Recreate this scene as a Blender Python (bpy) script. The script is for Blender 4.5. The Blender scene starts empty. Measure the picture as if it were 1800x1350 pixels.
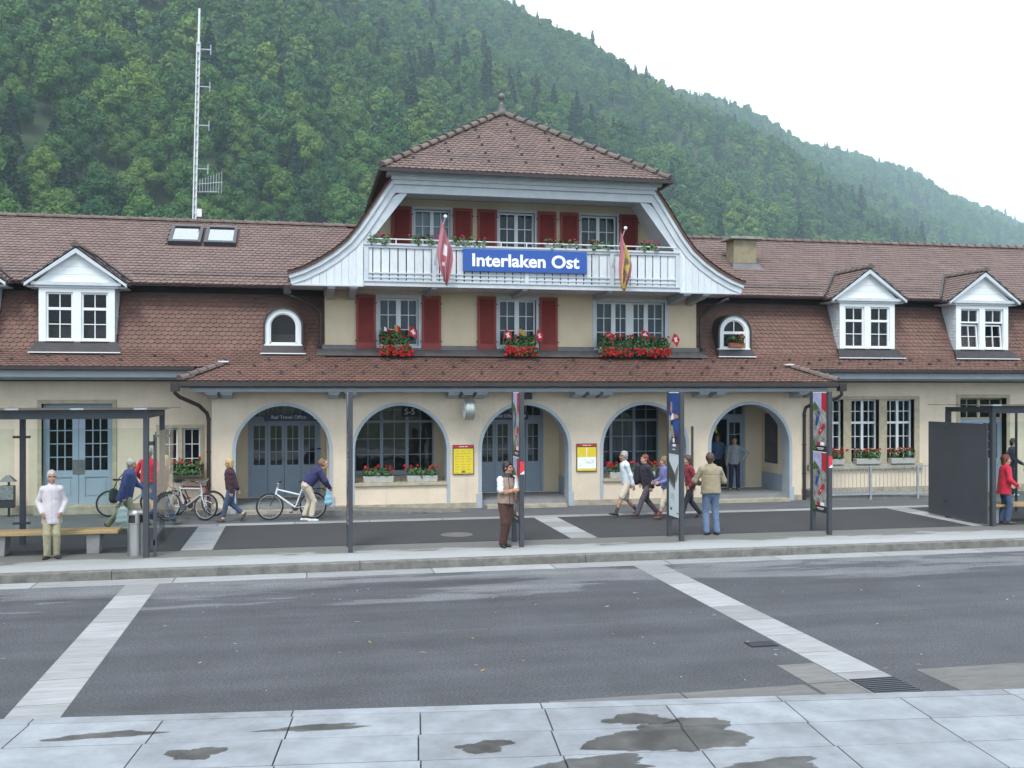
import bpy, bmesh, math, random
import numpy as np
from mathutils import Vector, Matrix, Euler

sc = bpy.context.scene
COL = sc.collection
R = math.radians
random.seed(7)
rng = np.random.default_rng(11)

# ------------------------------------------------------------------ camera
cam_d = bpy.data.cameras.new('camera')
cam_d.sensor_width = 36.0
cam_d.lens = 36.0 * 1760 / 1800
cam_d.shift_y = -(684 - 675) / 1800 * -1.0
cam_d.clip_start = 0.1
cam_d.clip_end = 9000
cam = bpy.data.objects.new('camera', cam_d)
cam.location = (0, -27, 3.4)
cam.rotation_euler = (R(90), 0, -R(11.78))
COL.objects.link(cam)
sc.camera = cam

# ------------------------------------------------------------------ world: bright overcast
world = bpy.data.worlds.new('World')
sc.world = world
world.use_nodes = True
wn = world.node_tree.nodes
wl = world.node_tree.links
wn.clear()
w_out = wn.new('ShaderNodeOutputWorld')
w_bg = wn.new('ShaderNodeBackground')
w_sky = wn.new('ShaderNodeTexSky')
w_sky.sky_type = 'NISHITA'
w_sky.sun_disc = False
w_sky.sun_elevation = R(56)
w_sky.sun_rotation = R(205)
w_mul = wn.new('ShaderNodeVectorMath'); w_mul.operation = 'SCALE'; w_mul.inputs['Scale'].default_value = 0.10
w_tc = wn.new('ShaderNodeTexCoord')
w_noise = wn.new('ShaderNodeTexNoise'); w_noise.inputs['Scale'].default_value = 2.2; w_noise.inputs['Detail'].default_value = 5
w_ramp = wn.new('ShaderNodeValToRGB')
w_ramp.color_ramp.elements[0].position = 0.25; w_ramp.color_ramp.elements[0].color = (0.87, 0.97, 1.10, 1)
w_ramp.color_ramp.elements[1].position = 0.75; w_ramp.color_ramp.elements[1].color = (0.99, 1.06, 1.14, 1)
w_mix = wn.new('ShaderNodeMix'); w_mix.data_type = 'RGBA'; w_mix.inputs['Factor'].default_value = 0.88
wl.new(w_sky.outputs['Color'], w_mul.inputs[0])
wl.new(w_tc.outputs['Generated'], w_noise.inputs['Vector'])
wl.new(w_noise.outputs['Fac'], w_ramp.inputs['Fac'])
wl.new(w_mul.outputs['Vector'], w_mix.inputs['A'])
wl.new(w_ramp.outputs['Color'], w_mix.inputs['B'])
wl.new(w_mix.outputs['Result'], w_bg.inputs['Color'])
w_bg.inputs['Strength'].default_value = 1.0
wl.new(w_bg.outputs['Background'], w_out.inputs['Surface'])

sun_d = bpy.data.lights.new('sun', 'SUN')
sun_d.energy = 1.5
sun_d.angle = R(18)
sun_d.color = (1.0, 0.97, 0.93)
sun = bpy.data.objects.new('sun', sun_d)
sun.rotation_euler = (R(34), 0, R(-25))
sun.location = (0, -40, 60)
COL.objects.link(sun)

vs = sc.view_settings
vs.view_transform = 'Standard'
vs.look = 'None'
vs.gamma = 1.0
vs.use_curve_mapping = False
vs.exposure = 1.0
cy = sc.cycles
cy.use_denoising = True
cy.max_bounces = 6
cy.diffuse_bounces = 3
cy.glossy_bounces = 3
cy.transmission_bounces = 4
cy.transparent_max_bounces = 10
cy.volume_bounces = 2
cy.caustics_reflective = False
cy.caustics_refractive = False
cy.sample_clamp_indirect = 6

# ------------------------------------------------------------------ materials
MATS = {}
def mat(name, col, rough=0.7, var=0.0, vscale=6.0, bump=0.0, bscale=60.0, metal=0.0, spec=0.5, col2=None, tint=0.0, rand=0.0,
        stretch=None, sheen=0.0, contrast=(0.3, 0.7), bump_detail=4, streak=0.0):
    """procedural material: two-tone noise colour, noise bump, optional per-face 'tint' attribute and per-object random"""
    if name in MATS:
        return MATS[name]
    m = bpy.data.materials.new(name)
    m.use_nodes = True
    nt = m.node_tree
    n, l = nt.nodes, nt.links
    b = n['Principled BSDF']
    b.inputs['Roughness'].default_value = rough
    b.inputs['Metallic'].default_value = metal
    b.inputs['Specular IOR Level'].default_value = spec
    if sheen:
        b.inputs['Sheen Weight'].default_value = sheen
    c = (*col[:3], 1)
    tc = n.new('ShaderNodeTexCoord')
    vec = tc.outputs['Object']
    if stretch:
        mp = n.new('ShaderNodeMapping')
        mp.inputs['Scale'].default_value = stretch
        l.new(vec, mp.inputs['Vector'])
        vec = mp.outputs['Vector']
    cur = None
    if var > 0 or col2 is not None:
        if col2 is None:
            c2 = tuple(max(0, x * (1 - var)) for x in col[:3])
            c1 = tuple(min(1, x * (1 + var * 0.6)) for x in col[:3])
        else:
            c1, c2 = col[:3], col2[:3]
        nz = n.new('ShaderNodeTexNoise')
        nz.inputs['Scale'].default_value = vscale
        nz.inputs['Detail'].default_value = 7
        nz.inputs['Roughness'].default_value = 0.65
        l.new(vec, nz.inputs['Vector'])
        rp = n.new('ShaderNodeValToRGB')
        rp.color_ramp.elements[0].position = contrast[0]
        rp.color_ramp.elements[1].position = contrast[1]
        rp.color_ramp.elements[0].color = (*c2, 1)
        rp.color_ramp.elements[1].color = (*c1, 1)
        l.new(nz.outputs['Fac'], rp.inputs['Fac'])
        cur = rp.outputs['Color']
    if tint or rand:
        hs = n.new('ShaderNodeHueSaturation')
        if cur is None:
            hs.inputs['Color'].default_value = c
        else:
            l.new(cur, hs.inputs['Color'])
        mr = n.new('ShaderNodeMapRange')
        a = tint or rand
        mr.inputs['To Min'].default_value = 1 - a
        mr.inputs['To Max'].default_value = 1 + a
        if tint:
            at = n.new('ShaderNodeAttribute'); at.attribute_name = 'tint'
            l.new(at.outputs['Fac'], mr.inputs['Value'])
        else:
            oi = n.new('ShaderNodeObjectInfo')
            l.new(oi.outputs['Random'], mr.inputs['Value'])
        l.new(mr.outputs['Result'], hs.inputs['Value'])
        cur = hs.outputs['Color']
    if cur is None:
        b.inputs['Base Color'].default_value = c
    else:
        l.new(cur, b.inputs['Base Color'])
    if streak > 0:
        ms = n.new('ShaderNodeMapping'); ms.inputs['Scale'].default_value = (2.6, 2.6, 0.22); l.new(tc.outputs['Object'], ms.inputs['Vector'])
        ns_ = n.new('ShaderNodeTexNoise'); ns_.inputs['Scale'].default_value = 1.0; ns_.inputs['Detail'].default_value = 6; ns_.inputs['Roughness'].default_value = 0.7; l.new(ms.outputs['Vector'], ns_.inputs['Vector'])
        rs = n.new('ShaderNodeMapRange'); rs.inputs['From Min'].default_value = 0.50; rs.inputs['From Max'].default_value = 0.78; rs.inputs['To Min'].default_value = 0.0; rs.inputs['To Max'].default_value = streak
        l.new(ns_.outputs['Fac'], rs.inputs['Value'])
        mxs = n.new('ShaderNodeMix'); mxs.data_type = 'RGBA'; l.new(rs.outputs['Result'], mxs.inputs['Factor']); l.new(cur, mxs.inputs['A']); mxs.inputs['B'].default_value = (c[0] * .52, c[1] * .50, c[2] * .48, 1)
        l.new(mxs.outputs['Result'], b.inputs['Base Color'])
    if bump > 0:
        nb = n.new('ShaderNodeTexNoise')
        nb.inputs['Scale'].default_value = bscale
        nb.inputs['Detail'].default_value = bump_detail
        l.new(tc.outputs['Object'], nb.inputs['Vector'])
        bp = n.new('ShaderNodeBump')
        bp.inputs['Strength'].default_value = min(1.0, bump)
        bp.inputs['Distance'].default_value = 0.02
        l.new(nb.outputs['Fac'], bp.inputs['Height'])
        l.new(bp.outputs['Normal'], b.inputs['Normal'])
    MATS[name] = m
    return m

def glass_mat(name, tintc=(0.75, 0.82, 0.85), ior=1.45, body=0.0, bodycol=(0.05, 0.07, 0.09)):
    m = bpy.data.materials.new(name)
    m.use_nodes = True
    nt = m.node_tree; n, l = nt.nodes, nt.links
    n.clear()
    o = n.new('ShaderNodeOutputMaterial')
    tr = n.new('ShaderNodeBsdfTransparent'); tr.inputs['Color'].default_value = (*tintc, 1)
    gl = n.new('ShaderNodeBsdfGlossy'); gl.inputs['Roughness'].default_value = 0.02
    fr = n.new('ShaderNodeFresnel'); fr.inputs['IOR'].default_value = ior
    nz = n.new('ShaderNodeTexNoise'); nz.inputs['Scale'].default_value = 1.6
    bp = n.new('ShaderNodeBump'); bp.inputs['Strength'].default_value = 0.05; bp.inputs['Distance'].default_value = 0.05
    tc = n.new('ShaderNodeTexCoord')
    l.new(tc.outputs['Object'], nz.inputs['Vector']); l.new(nz.outputs['Fac'], bp.inputs['Height'])
    l.new(bp.outputs['Normal'], gl.inputs['Normal'])
    mx = n.new('ShaderNodeMixShader')
    ge = n.new('ShaderNodeNewGeometry'); sb = n.new('ShaderNodeMath'); sb.operation = 'SUBTRACT'; sb.inputs[0].default_value = 1.0; ml = n.new('ShaderNodeMath'); ml.operation = 'MULTIPLY'
    l.new(ge.outputs['Backfacing'], sb.inputs[1]); l.new(fr.outputs['Fac'], ml.inputs[0]); l.new(sb.outputs[0], ml.inputs[1])
    l.new(ml.outputs[0], mx.inputs['Fac']); l.new(tr.outputs['BSDF'], mx.inputs[1]); l.new(gl.outputs['BSDF'], mx.inputs[2])
    l.new(mx.outputs['Shader'], o.inputs['Surface'])
    MATS[name] = m
    return m

# ------------------------------------------------------------------ object helpers
def tag(o, label=None, cat=None, group=None, kind=None):
    if label: o['label'] = label
    if cat: o['category'] = cat
    if group: o['group'] = group
    if kind: o['kind'] = kind
    return o

def empty(name, loc=(0, 0, 0), rz=0.0, parent=None):
    o = bpy.data.objects.new(name, None)
    o.empty_display_size = 0.2
    o.location = loc
    o.rotation_euler = (0, 0, rz)
    COL.objects.link(o)
    if parent: o.parent = parent
    return o

def thing(name, label, cat, loc=(0, 0, 0), rz=0.0, group=None):
    return tag(empty(name, loc, rz), label, cat, group)

def link(name, me, parent=None, loc=None, rot=None, scale=None):
    o = bpy.data.objects.new(name, me)
    COL.objects.link(o)
    if parent: o.parent = parent
    if loc is not None: o.location = loc
    if rot is not None: o.rotation_euler = rot
    if scale is not None: o.scale = scale
    return o

def copy_tree(o, parent=None):
    c = o.copy()
    COL.objects.link(c)
    c.parent = parent
    for ch in list(o.children):
        copy_tree(ch, c)
    return c

class MB:
    """collects polygons and builds ONE mesh object"""
    def __init__(s):
        s.v = []; s.f = []; s.mi = []; s.t = []; s.cm = 0; s.ct = 0.5
    def add(s, verts, faces):
        o = len(s.v)
        s.v.extend(verts)
        for f in faces:
            s.f.append(tuple(i + o for i in f)); s.mi.append(s.cm); s.t.append(s.ct)
        return s
    def box(s, x0, x1, y0, y1, z0, z1):
        if x1 < x0: x0, x1 = x1, x0
        if y1 < y0: y0, y1 = y1, y0
        if z1 < z0: z0, z1 = z1, z0
        v = [(x0, y0, z0), (x1, y0, z0), (x1, y1, z0), (x0, y1, z0), (x0, y0, z1), (x1, y0, z1), (x1, y1, z1), (x0, y1, z1)]
        return s.add(v, [(0, 3, 2, 1), (4, 5, 6, 7), (0, 1, 5, 4), (1, 2, 6, 5), (2, 3, 7, 6), (3, 0, 4, 7)])
    def bar(s, a, b, w, h, up=(0, 0, 1)):
        """rectangular bar from a to b; w sideways, h along up"""
        a, b = Vector(a), Vector(b)
        d = (b - a).normalized(); u = Vector(up)
        sd = d.cross(u)
        if sd.length < 1e-5: sd = d.cross(Vector((1, 0, 0)))
        sd.normalize(); u = sd.cross(d).normalized()
        v = []
        for p in (a, b):
            for q in ((-1, -1), (1, -1), (1, 1), (-1, 1)):
                v.append(tuple(p + sd * (w / 2 * q[0]) + u * (h / 2 * q[1])))
        return s.add(v, [(0, 1, 2, 3), (7, 6, 5, 4), (0, 4, 5, 1), (1, 5, 6, 2), (2, 6, 7, 3), (3, 7, 4, 0)])
    def tube(s, pts, r, n=8, caps=True):
        pts = [Vector(p) for p in pts]
        rs = r if isinstance(r, (list, tuple)) else [r] * len(pts)
        v = []; fc = []
        prev = None
        for i, p in enumerate(pts):
            d = (pts[min(i + 1, len(pts) - 1)] - pts[max(i - 1, 0)]).normalized()
            if prev is None:
                a = d.cross(Vector((0, 0, 1)))
                if a.length < 1e-3: a = d.cross(Vector((1, 0, 0)))
            else:
                a = prev - d * prev.dot(d)
            a.normalize(); prev = a
            b = d.cross(a)
            for k in range(n):
                an = 2 * math.pi * k / n
                v.append(tuple(p + (a * math.cos(an) + b * math.sin(an)) * rs[i]))
        for i in range(len(pts) - 1):
            for k in range(n):
                k2 = (k + 1) % n
                fc.append((i * n + k, i * n + k2, (i + 1) * n + k2, (i + 1) * n + k))
        if caps:
            fc.append(tuple(range(n - 1, -1, -1)))
            fc.append(tuple((len(pts) - 1) * n + k for k in range(n)))
        return s.add(v, fc)
    def prism(s, poly, axis, a, b):
        """poly: 2D points; axis 'x': poly=(y,z), 'y': poly=(x,z), 'z': poly=(x,y); extruded from a to b"""
        def P(p, t):
            return {'x': (t, p[0], p[1]), 'y': (p[0], t, p[1]), 'z': (p[0], p[1], t)}[axis]
        n = len(poly)
        v = [P(p, a) for p in poly] + [P(p, b) for p in poly]
        fc = [tuple(range(n)), tuple(range(2 * n - 1, n - 1, -1))]
        for i in range(n):
            j = (i + 1) % n
            fc.append((i, i + n, j + n, j))
        return s.add(v, fc)
    def lathe(s, prof, c=(0, 0, 0), n=16):
        v = []; fc = []
        for r, z in prof:
            for k in range(n):
                a = 2 * math.pi * k / n
                v.append((c[0] + r * math.cos(a), c[1] + r * math.sin(a), c[2] + z))
        for i in range(len(prof) - 1):
            for k in range(n):
                k2 = (k + 1) % n
                fc.append((i * n + k, i * n + k2, (i + 1) * n + k2, (i + 1) * n + k))
        fc.append(tuple(range(n - 1, -1, -1)))
        fc.append(tuple((len(prof) - 1) * n + k for k in range(n)))
        return s.add(v, fc)
    def torus(s, c, R_, r, axis='y', n=28, m=8):
        v = []; fc = []
        for i in range(n):
            a = 2 * math.pi * i / n
            for k in range(m):
                b = 2 * math.pi * k / m
                q = R_ + r * math.cos(b); h = r * math.sin(b)
                if axis == 'y': p = (c[0] + q * math.cos(a), c[1] + h, c[2] + q * math.sin(a))
                elif axis == 'x': p = (c[0] + h, c[1] + q * math.cos(a), c[2] + q * math.sin(a))
                else: p = (c[0] + q * math.cos(a), c[1] + q * math.sin(a), c[2] + h)
                v.append(p)
        for i in range(n):
            for k in range(m):
                i2 = (i + 1) % n; k2 = (k + 1) % m
                fc.append((i * m + k, i2 * m + k, i2 * m + k2, i * m + k2))
        return s.add(v, fc)
    def mesh(s, name, mats):
        me = bpy.data.meshes.new(name)
        me.from_pydata([tuple(p) for p in s.v], [], s.f)
        if not isinstance(mats, (list, tuple)): mats = [mats]
        for m in mats: me.materials.append(m)
        if any(s.mi): me.polygons.foreach_set('material_index', s.mi)
        if any(t != 0.5 for t in s.t):
            at = me.attributes.new('tint', 'FLOAT', 'FACE')
            at.data.foreach_set('value', s.t)
        bm = bmesh.new(); bm.from_mesh(me)
        bmesh.ops.recalc_face_normals(bm, faces=bm.faces)
        bm.to_mesh(me); bm.free()
        return me
    def build(s, name, mats, parent=None, smooth=False, bevel=0.0):
        me = s.mesh(name, mats)
        if smooth:
            me.polygons.foreach_set('use_smooth', [True] * len(me.polygons))
        o = link(name, me, parent)
        if bevel:
            bv = o.modifiers.new('bevel', 'BEVEL'); bv.width = bevel; bv.segments = 2; bv.limit_method = 'ANGLE'; bv.angle_limit = R(40)
        return o

def curve_slab(name, outer, holes, y0, y1, material, parent=None, tri=None):
    """flat slab in the XZ plane with holes, between depths y0 (front) and y1 (back)"""
    cu = bpy.data.curves.new(name, 'CURVE')
    cu.dimensions = '2D'; cu.fill_mode = 'BOTH'
    cu.extrude = abs(y1 - y0) / 2
    for poly in [outer] + list(holes):
        sp = cu.splines.new('POLY')
        sp.points.add(len(poly) - 1)
        for i, p in enumerate(poly): sp.points[i].co = (p[0], p[1], 0, 1)
        sp.use_cyclic_u = True
    t = bpy.data.objects.new('tmp', cu)
    COL.objects.link(t)
    dg = bpy.context.evaluated_depsgraph_get()
    me = bpy.data.meshes.new_from_object(t.evaluated_get(dg))
    COL.objects.unlink(t)
    bpy.data.objects.remove(t); bpy.data.curves.remove(cu)
    me.transform(Matrix.Translation((0, (y0 + y1) / 2, 0)) @ Matrix.Rotation(R(90), 4, 'X'))
    me.name = name
    me.materials.clear()
    me.materials.append(material)
    return link(name, me, parent)

def rect(x0, x1, z0, z1):
    return [(x0, z0), (x1, z0), (x1, z1), (x0, z1)]

def arch_poly(cx, w, z0, zs, n=24):
    r = w / 2
    p = [(cx - r, z0), (cx + r, z0)]
    for i in range(n + 1):
        a = math.pi * i / n
        p.append((cx + r * math.cos(a), zs + r * math.sin(a)))
    return p

def text_mesh(name, txt, size, material, parent=None, extrude=0.004, bold=0.0, align='CENTER', loc=(0, 0, 0), rot=(R(90), 0, 0), xs=1.0):
    cu = bpy.data.curves.new(name, 'FONT')
    cu.body = txt; cu.size = size; cu.extrude = extrude; cu.offset = bold
    cu.align_x = align; cu.align_y = 'CENTER'; cu.resolution_u = 4
    t = bpy.data.objects.new('tmp', cu)
    COL.objects.link(t)
    dg = bpy.context.evaluated_depsgraph_get()
    me = bpy.data.meshes.new_from_object(t.evaluated_get(dg))
    COL.objects.unlink(t); bpy.data.objects.remove(t); bpy.data.curves.remove(cu)
    me.transform(Matrix.Diagonal((xs, 1, 1, 1)))
    me.materials.clear(); me.materials.append(material)
    o = link(name, me, parent, loc, rot)
    return o
# ------------------------------------------------------------------ the palette
M_PLASTER = mat('cream_roughcast', (0.70, 0.59, 0.455), 0.95, var=0.13, vscale=0.9, streak=0.22, bump=0.7, bscale=38, bump_detail=6)
M_PLASTER_UP = mat('cream_render', (0.67, 0.56, 0.40), 0.95, var=0.11, vscale=1.1, streak=0.18, bump=0.45, bscale=45, bump_detail=6)
M_STONE = mat('sandstone', (0.42, 0.37, 0.26), 0.9, var=0.22, vscale=5, bump=0.35, bscale=70)
M_PLINTH = mat('plinth_stone', (0.38, 0.34, 0.26), 0.92, var=0.35, vscale=4, bump=0.5, bscale=50)
M_BLUEGREY = mat('blue_grey_paint', (0.365, 0.41, 0.45), 0.6, var=0.10, vscale=3)
M_BLUEDOOR = mat('door_blue_paint', (0.28, 0.345, 0.42), 0.5, var=0.08, vscale=3)
M_TRIM = mat('pale_grey_blue_paint', (0.53, 0.575, 0.61), 0.6, var=0.12, vscale=4)
M_BOARD = mat('whitewashed_board', (0.64, 0.68, 0.71), 0.7, var=0.14, vscale=6, stretch=(6, 6, 0.6), rand=0.07)
M_WHITE = mat('white_window_paint', (0.74, 0.77, 0.78), 0.5, var=0.05, vscale=8)
M_SHINGLE = mat('white_shingle', (0.62, 0.68, 0.72), 0.7, var=0.12, vscale=9, tint=0.12)
M_SHUTTER = mat('oxblood_shutter_paint', (0.245, 0.034, 0.028), 0.6, var=0.18, vscale=5)
M_TILE = mat('brown_clay_tile', (0.155, 0.104, 0.090), 0.75, var=0.16, vscale=1.4, tint=0.11, bump=0.2, bscale=90)
M_TILE_RED = mat('red_brown_clay_tile', (0.150, 0.080, 0.062), 0.75, var=0.18, vscale=1.2, tint=0.11, bump=0.2, bscale=90)
M_RIDGE = mat('ridge_clay', (0.135, 0.098, 0.088), 0.8, var=0.25, vscale=6, rand=0.18, bump=0.2, bscale=60)
M_LEAD = mat('dark_sheet_metal', (0.045, 0.04, 0.042), 0.5, var=0.2, vscale=3, metal=0.3)
M_FLASH = mat('grey_flashing', (0.16, 0.15, 0.15), 0.55, var=0.3, vscale=2.5, metal=0.3)
M_GUTTER = mat('brown_gutter_metal', (0.035, 0.026, 0.026), 0.45, var=0.2, vscale=4, metal=0.2)
M_SOFFIT = mat('soffit_board', (0.52, 0.54, 0.55), 0.8, var=0.12, vscale=4, stretch=(1, 6, 1))
M_UNDEREAVE = mat('eave_wood_and_shade', (0.045, 0.028, 0.025), 0.85, var=0.2, vscale=4)  # dark wood; on the upper eave it also stands in for shadow
M_DARK = mat('painted_room_dark', (0.022, 0.022, 0.026), 0.9)  # near-black colour stands in for the darkness inside the rooms
M_CURTAIN = mat('reflection_tinted_curtain', (0.20, 0.235, 0.27), 0.9, var=0.15, vscale=4, stretch=(10, 10, 0.5))  # curtain cloth; its blue-grey colour stands in for reflection in the panes
M_GLASS = glass_mat('window_glass', (0.66, 0.74, 0.79), 1.37)
M_GLASS_LOW = glass_mat('shop_glass', (0.66, 0.74, 0.79), 1.75)
M_GLASS_SKY = glass_mat('skylight_glass', (0.5, 0.55, 0.6), 14.0)
M_GLASS_CLEAR = glass_mat('shelter_glass', (0.90, 0.95, 0.93), 1.25)
M_STEEL_DK = mat('anthracite_steel', (0.055, 0.06, 0.07), 0.45, var=0.15, vscale=3, metal=0.2)
M_PANEL_DK = mat('anthracite_panel', (0.062, 0.068, 0.076), 0.38, var=0.12, vscale=2, metal=0.1)
M_STEEL = mat('brushed_steel', (0.50, 0.50, 0.50), 0.32, metal=0.9, var=0.1, vscale=5, stretch=(8, 8, 0.4))
M_GALV = mat('galvanised_steel', (0.42, 0.44, 0.46), 0.5, metal=0.5, var=0.15, vscale=8)
M_ALU = mat('white_painted_metal', (0.72, 0.74, 0.76), 0.5, var=0.1, vscale=6)
M_WOOD = mat('bench_wood', (0.34, 0.235, 0.11), 0.7, var=0.3, vscale=5, stretch=(0.6, 9, 9), rand=0.12)
M_CONC = mat('bench_concrete', (0.25, 0.25, 0.245), 0.9, var=0.18, vscale=6, bump=0.25, bscale=70)
M_FLOOR = mat('porch_floor_stone', (0.22, 0.225, 0.23), 0.7, var=0.2, vscale=2)
M_SIGNBLUE = mat('sign_blue_enamel', (0.012, 0.075, 0.34), 0.3, var=0.05, vscale=2)
M_SIGNWHITE = mat('sign_white_enamel', (0.85, 0.87, 0.88), 0.4)
M_SIGNNAVY = mat('sign_navy', (0.015, 0.025, 0.10), 0.4)
M_YELLOW = mat('timetable_yellow', (0.72, 0.56, 0.03), 0.6, var=0.08, vscale=9)
M_RED = mat('flag_red', (0.55, 0.02, 0.03), 0.8, var=0.1, vscale=6)
M_REDFADE = mat('faded_flag_red', (0.42, 0.15, 0.18), 0.85, var=0.12, vscale=5)
M_FLAGYEL = mat('flag_yellow', (0.52, 0.36, 0.10), 0.85, var=0.12, vscale=5)
M_FLAGDK = mat('flag_dark', (0.17, 0.13, 0.09), 0.85)
M_CLOTHWHITE = mat('flag_white', (0.8, 0.8, 0.8), 0.85)
M_PRINTDK = mat('print_black', (0.015, 0.015, 0.018), 0.6)
M_PRINTGREY = mat('print_grey', (0.17, 0.175, 0.18), 0.5, var=0.3, vscale=5)
M_LEAF = mat('geranium_leaf', (0.045, 0.115, 0.022), 0.55, var=0.45, vscale=14, tint=0.4)
M_PETAL = mat('geranium_red', (0.58, 0.012, 0.012), 0.6, var=0.3, vscale=25, tint=0.25)
M_PINK = mat('geranium_pink', (0.55, 0.02, 0.12), 0.6, var=0.3, vscale=25, tint=0.25)
M_BOXGREY = mat('planter_fibre_cement', (0.44, 0.44, 0.41), 0.9, var=0.15, vscale=8, bump=0.2, bscale=60)
M_TERRA = mat('terracotta', (0.38, 0.13, 0.06), 0.8, var=0.15, vscale=8)
M_RUBBER = mat('tyre_rubber', (0.018, 0.018, 0.019), 0.8)
M_ASPH_DK = mat('dark_asphalt', (0.042, 0.041, 0.044), 0.85, var=0.14, vscale=3, bump=0.35, bscale=160)
M_ASPH = mat('grey_asphalt', (0.098, 0.102, 0.109), 0.85, var=0.18, vscale=1.4, bump=0.3, bscale=150)
M_PAVE = mat('pale_pavement_concrete', (0.32, 0.33, 0.33), 0.85, var=0.14, vscale=2.2, bump=0.2, bscale=120)
M_KERB = mat('kerb_concrete', (0.17, 0.166, 0.15), 0.9, var=0.42, vscale=5, bump=0.4, bscale=45, rand=0.06)
M_STRIP = mat('strip_concrete', (0.28, 0.285, 0.285), 0.85, var=0.22, vscale=3, bump=0.2, bscale=100, rand=0.20, stretch=(0.6, 3, 1))
M_CHAN = mat('channel_concrete', (0.150, 0.147, 0.140), 0.85, var=0.3, vscale=3, bump=0.2, bscale=80, rand=0.15, stretch=(0.7, 3, 1))
M_SLAB = mat('pale_slab_concrete', (0.245, 0.262, 0.282), 0.6, var=0.30, vscale=2.4, bump=0.15, bscale=90, rand=0.11)

def road_material():
    """asphalt with drier pale traffic bands and fine aggregate"""
    m = bpy.data.materials.new('road_asphalt')
    m.use_nodes = True
    nt = m.node_tree; n, l = nt.nodes, nt.links
    b = n['Principled BSDF']
    tc = n.new('ShaderNodeTexCoord')
    # long streaks running with the traffic (x)
    mp = n.new('ShaderNodeMapping'); mp.inputs['Scale'].default_value = (0.22, 1.25, 1)
    l.new(tc.outputs['Object'], mp.inputs['Vector'])
    n1 = n.new('ShaderNodeTexNoise'); n1.inputs['Scale'].default_value = 1.0; n1.inputs['Detail'].default_value = 8; n1.inputs['Roughness'].default_value = 0.62
    n1.inputs['Distortion'].default_value = 0.3
    l.new(mp.outputs['Vector'], n1.inputs['Vector'])
    # bands across y: drier strip beside the kerb
    sx = n.new('ShaderNodeSeparateXYZ'); l.new(tc.outputs['Object'], sx.inputs['Vector'])
    mr = n.new('ShaderNodeMapRange'); mr.inputs['From Min'].default_value = -11.9; mr.inputs['From Max'].default_value = -9.6
    mr.interpolation_type = 'SMOOTHSTEP'
    mr.inputs['To Min'].default_value = -0.17; mr.inputs['To Max'].default_value = 0.075
    l.new(sx.outputs['Y'], mr.inputs['Value'])
    ad = n.new('ShaderNodeMath'); ad.operation = 'ADD'
    l.new(n1.outputs['Fac'], ad.inputs[0]); l.new(mr.outputs['Result'], ad.inputs[1])
    rp = n.new('ShaderNodeValToRGB')
    e = rp.color_ramp.elements
    e[0].position = 0.50; e[0].color = (0.050, 0.052, 0.057, 1)
    e[1].position = 0.60; e[1].color = (0.112, 0.115, 0.120, 1)
    e2 = rp.color_ramp.elements.new(0.545); e2.color = (0.090, 0.093, 0.098, 1)
    e3 = rp.color_ramp.elements.new(0.535); e3.color = (0.060, 0.062, 0.067, 1)
    l.new(ad.outputs[0], rp.inputs['Fac'])
    # aggregate
    n2 = n.new('ShaderNodeTexNoise'); n2.inputs['Scale'].default_value = 34; n2.inputs['Detail'].default_value = 3
    l.new(tc.outputs['Object'], n2.inputs['Vector'])
    r2 = n.new('ShaderNodeMapRange'); r2.inputs['From Min'].default_value = 0.3; r2.inputs['From Max'].default_value = 0.75
    r2.inputs['To Min'].default_value = 0.55; r2.inputs['To Max'].default_value = 1.7
    l.new(n2.outputs['Fac'], r2.inputs['Value'])
    mx = n.new('ShaderNodeVectorMath'); mx.operation = 'SCALE'
    l.new(rp.outputs['Color'], mx.inputs[0]); l.new(r2.outputs['Result'], mx.inputs['Scale'])
    m3 = n.new('ShaderNodeMapping'); m3.inputs['Scale'].default_value = (0.035, 1.5, 1); l.new(tc.outputs['Object'], m3.inputs['Vector'])
    n3 = n.new('ShaderNodeTexNoise'); n3.inputs['Scale'].default_value = 1.0; n3.inputs['Detail'].default_value = 5; l.new(m3.outputs['Vector'], n3.inputs['Vector'])
    n4 = n.new('ShaderNodeTexNoise'); n4.inputs['Scale'].default_value = 0.8; n4.inputs['Detail'].default_value = 7; n4.inputs['Roughness'].default_value = 0.7; l.new(tc.outputs['Object'], n4.inputs['Vector'])
    a4 = n.new('ShaderNodeMath'); a4.operation = 'ADD'; l.new(n3.outputs['Fac'], a4.inputs[0]); l.new(n4.outputs['Fac'], a4.inputs[1])
    r3 = n.new('ShaderNodeMapRange'); r3.inputs['From Min'].default_value = 0.75; r3.inputs['From Max'].default_value = 1.25; r3.inputs['To Min'].default_value = 0.74; r3.inputs['To Max'].default_value = 1.32; l.new(a4.outputs[0], r3.inputs['Value'])
    mx2 = n.new('ShaderNodeVectorMath'); mx2.operation = 'SCALE'; l.new(mx.outputs['Vector'], mx2.inputs[0]); l.new(r3.outputs['Result'], mx2.inputs['Scale'])
    l.new(mx2.outputs['Vector'], b.inputs['Base Color'])
    bp = n.new('ShaderNodeBump'); bp.inputs['Strength'].default_value = 0.35; bp.inputs['Distance'].default_value = 0.01
    l.new(n2.outputs['Fac'], bp.inputs['Height']); l.new(bp.outputs['Normal'], b.inputs['Normal'])
    b.inputs['Roughness'].default_value = 0.8
    return m
M_ROAD = road_material()
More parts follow.
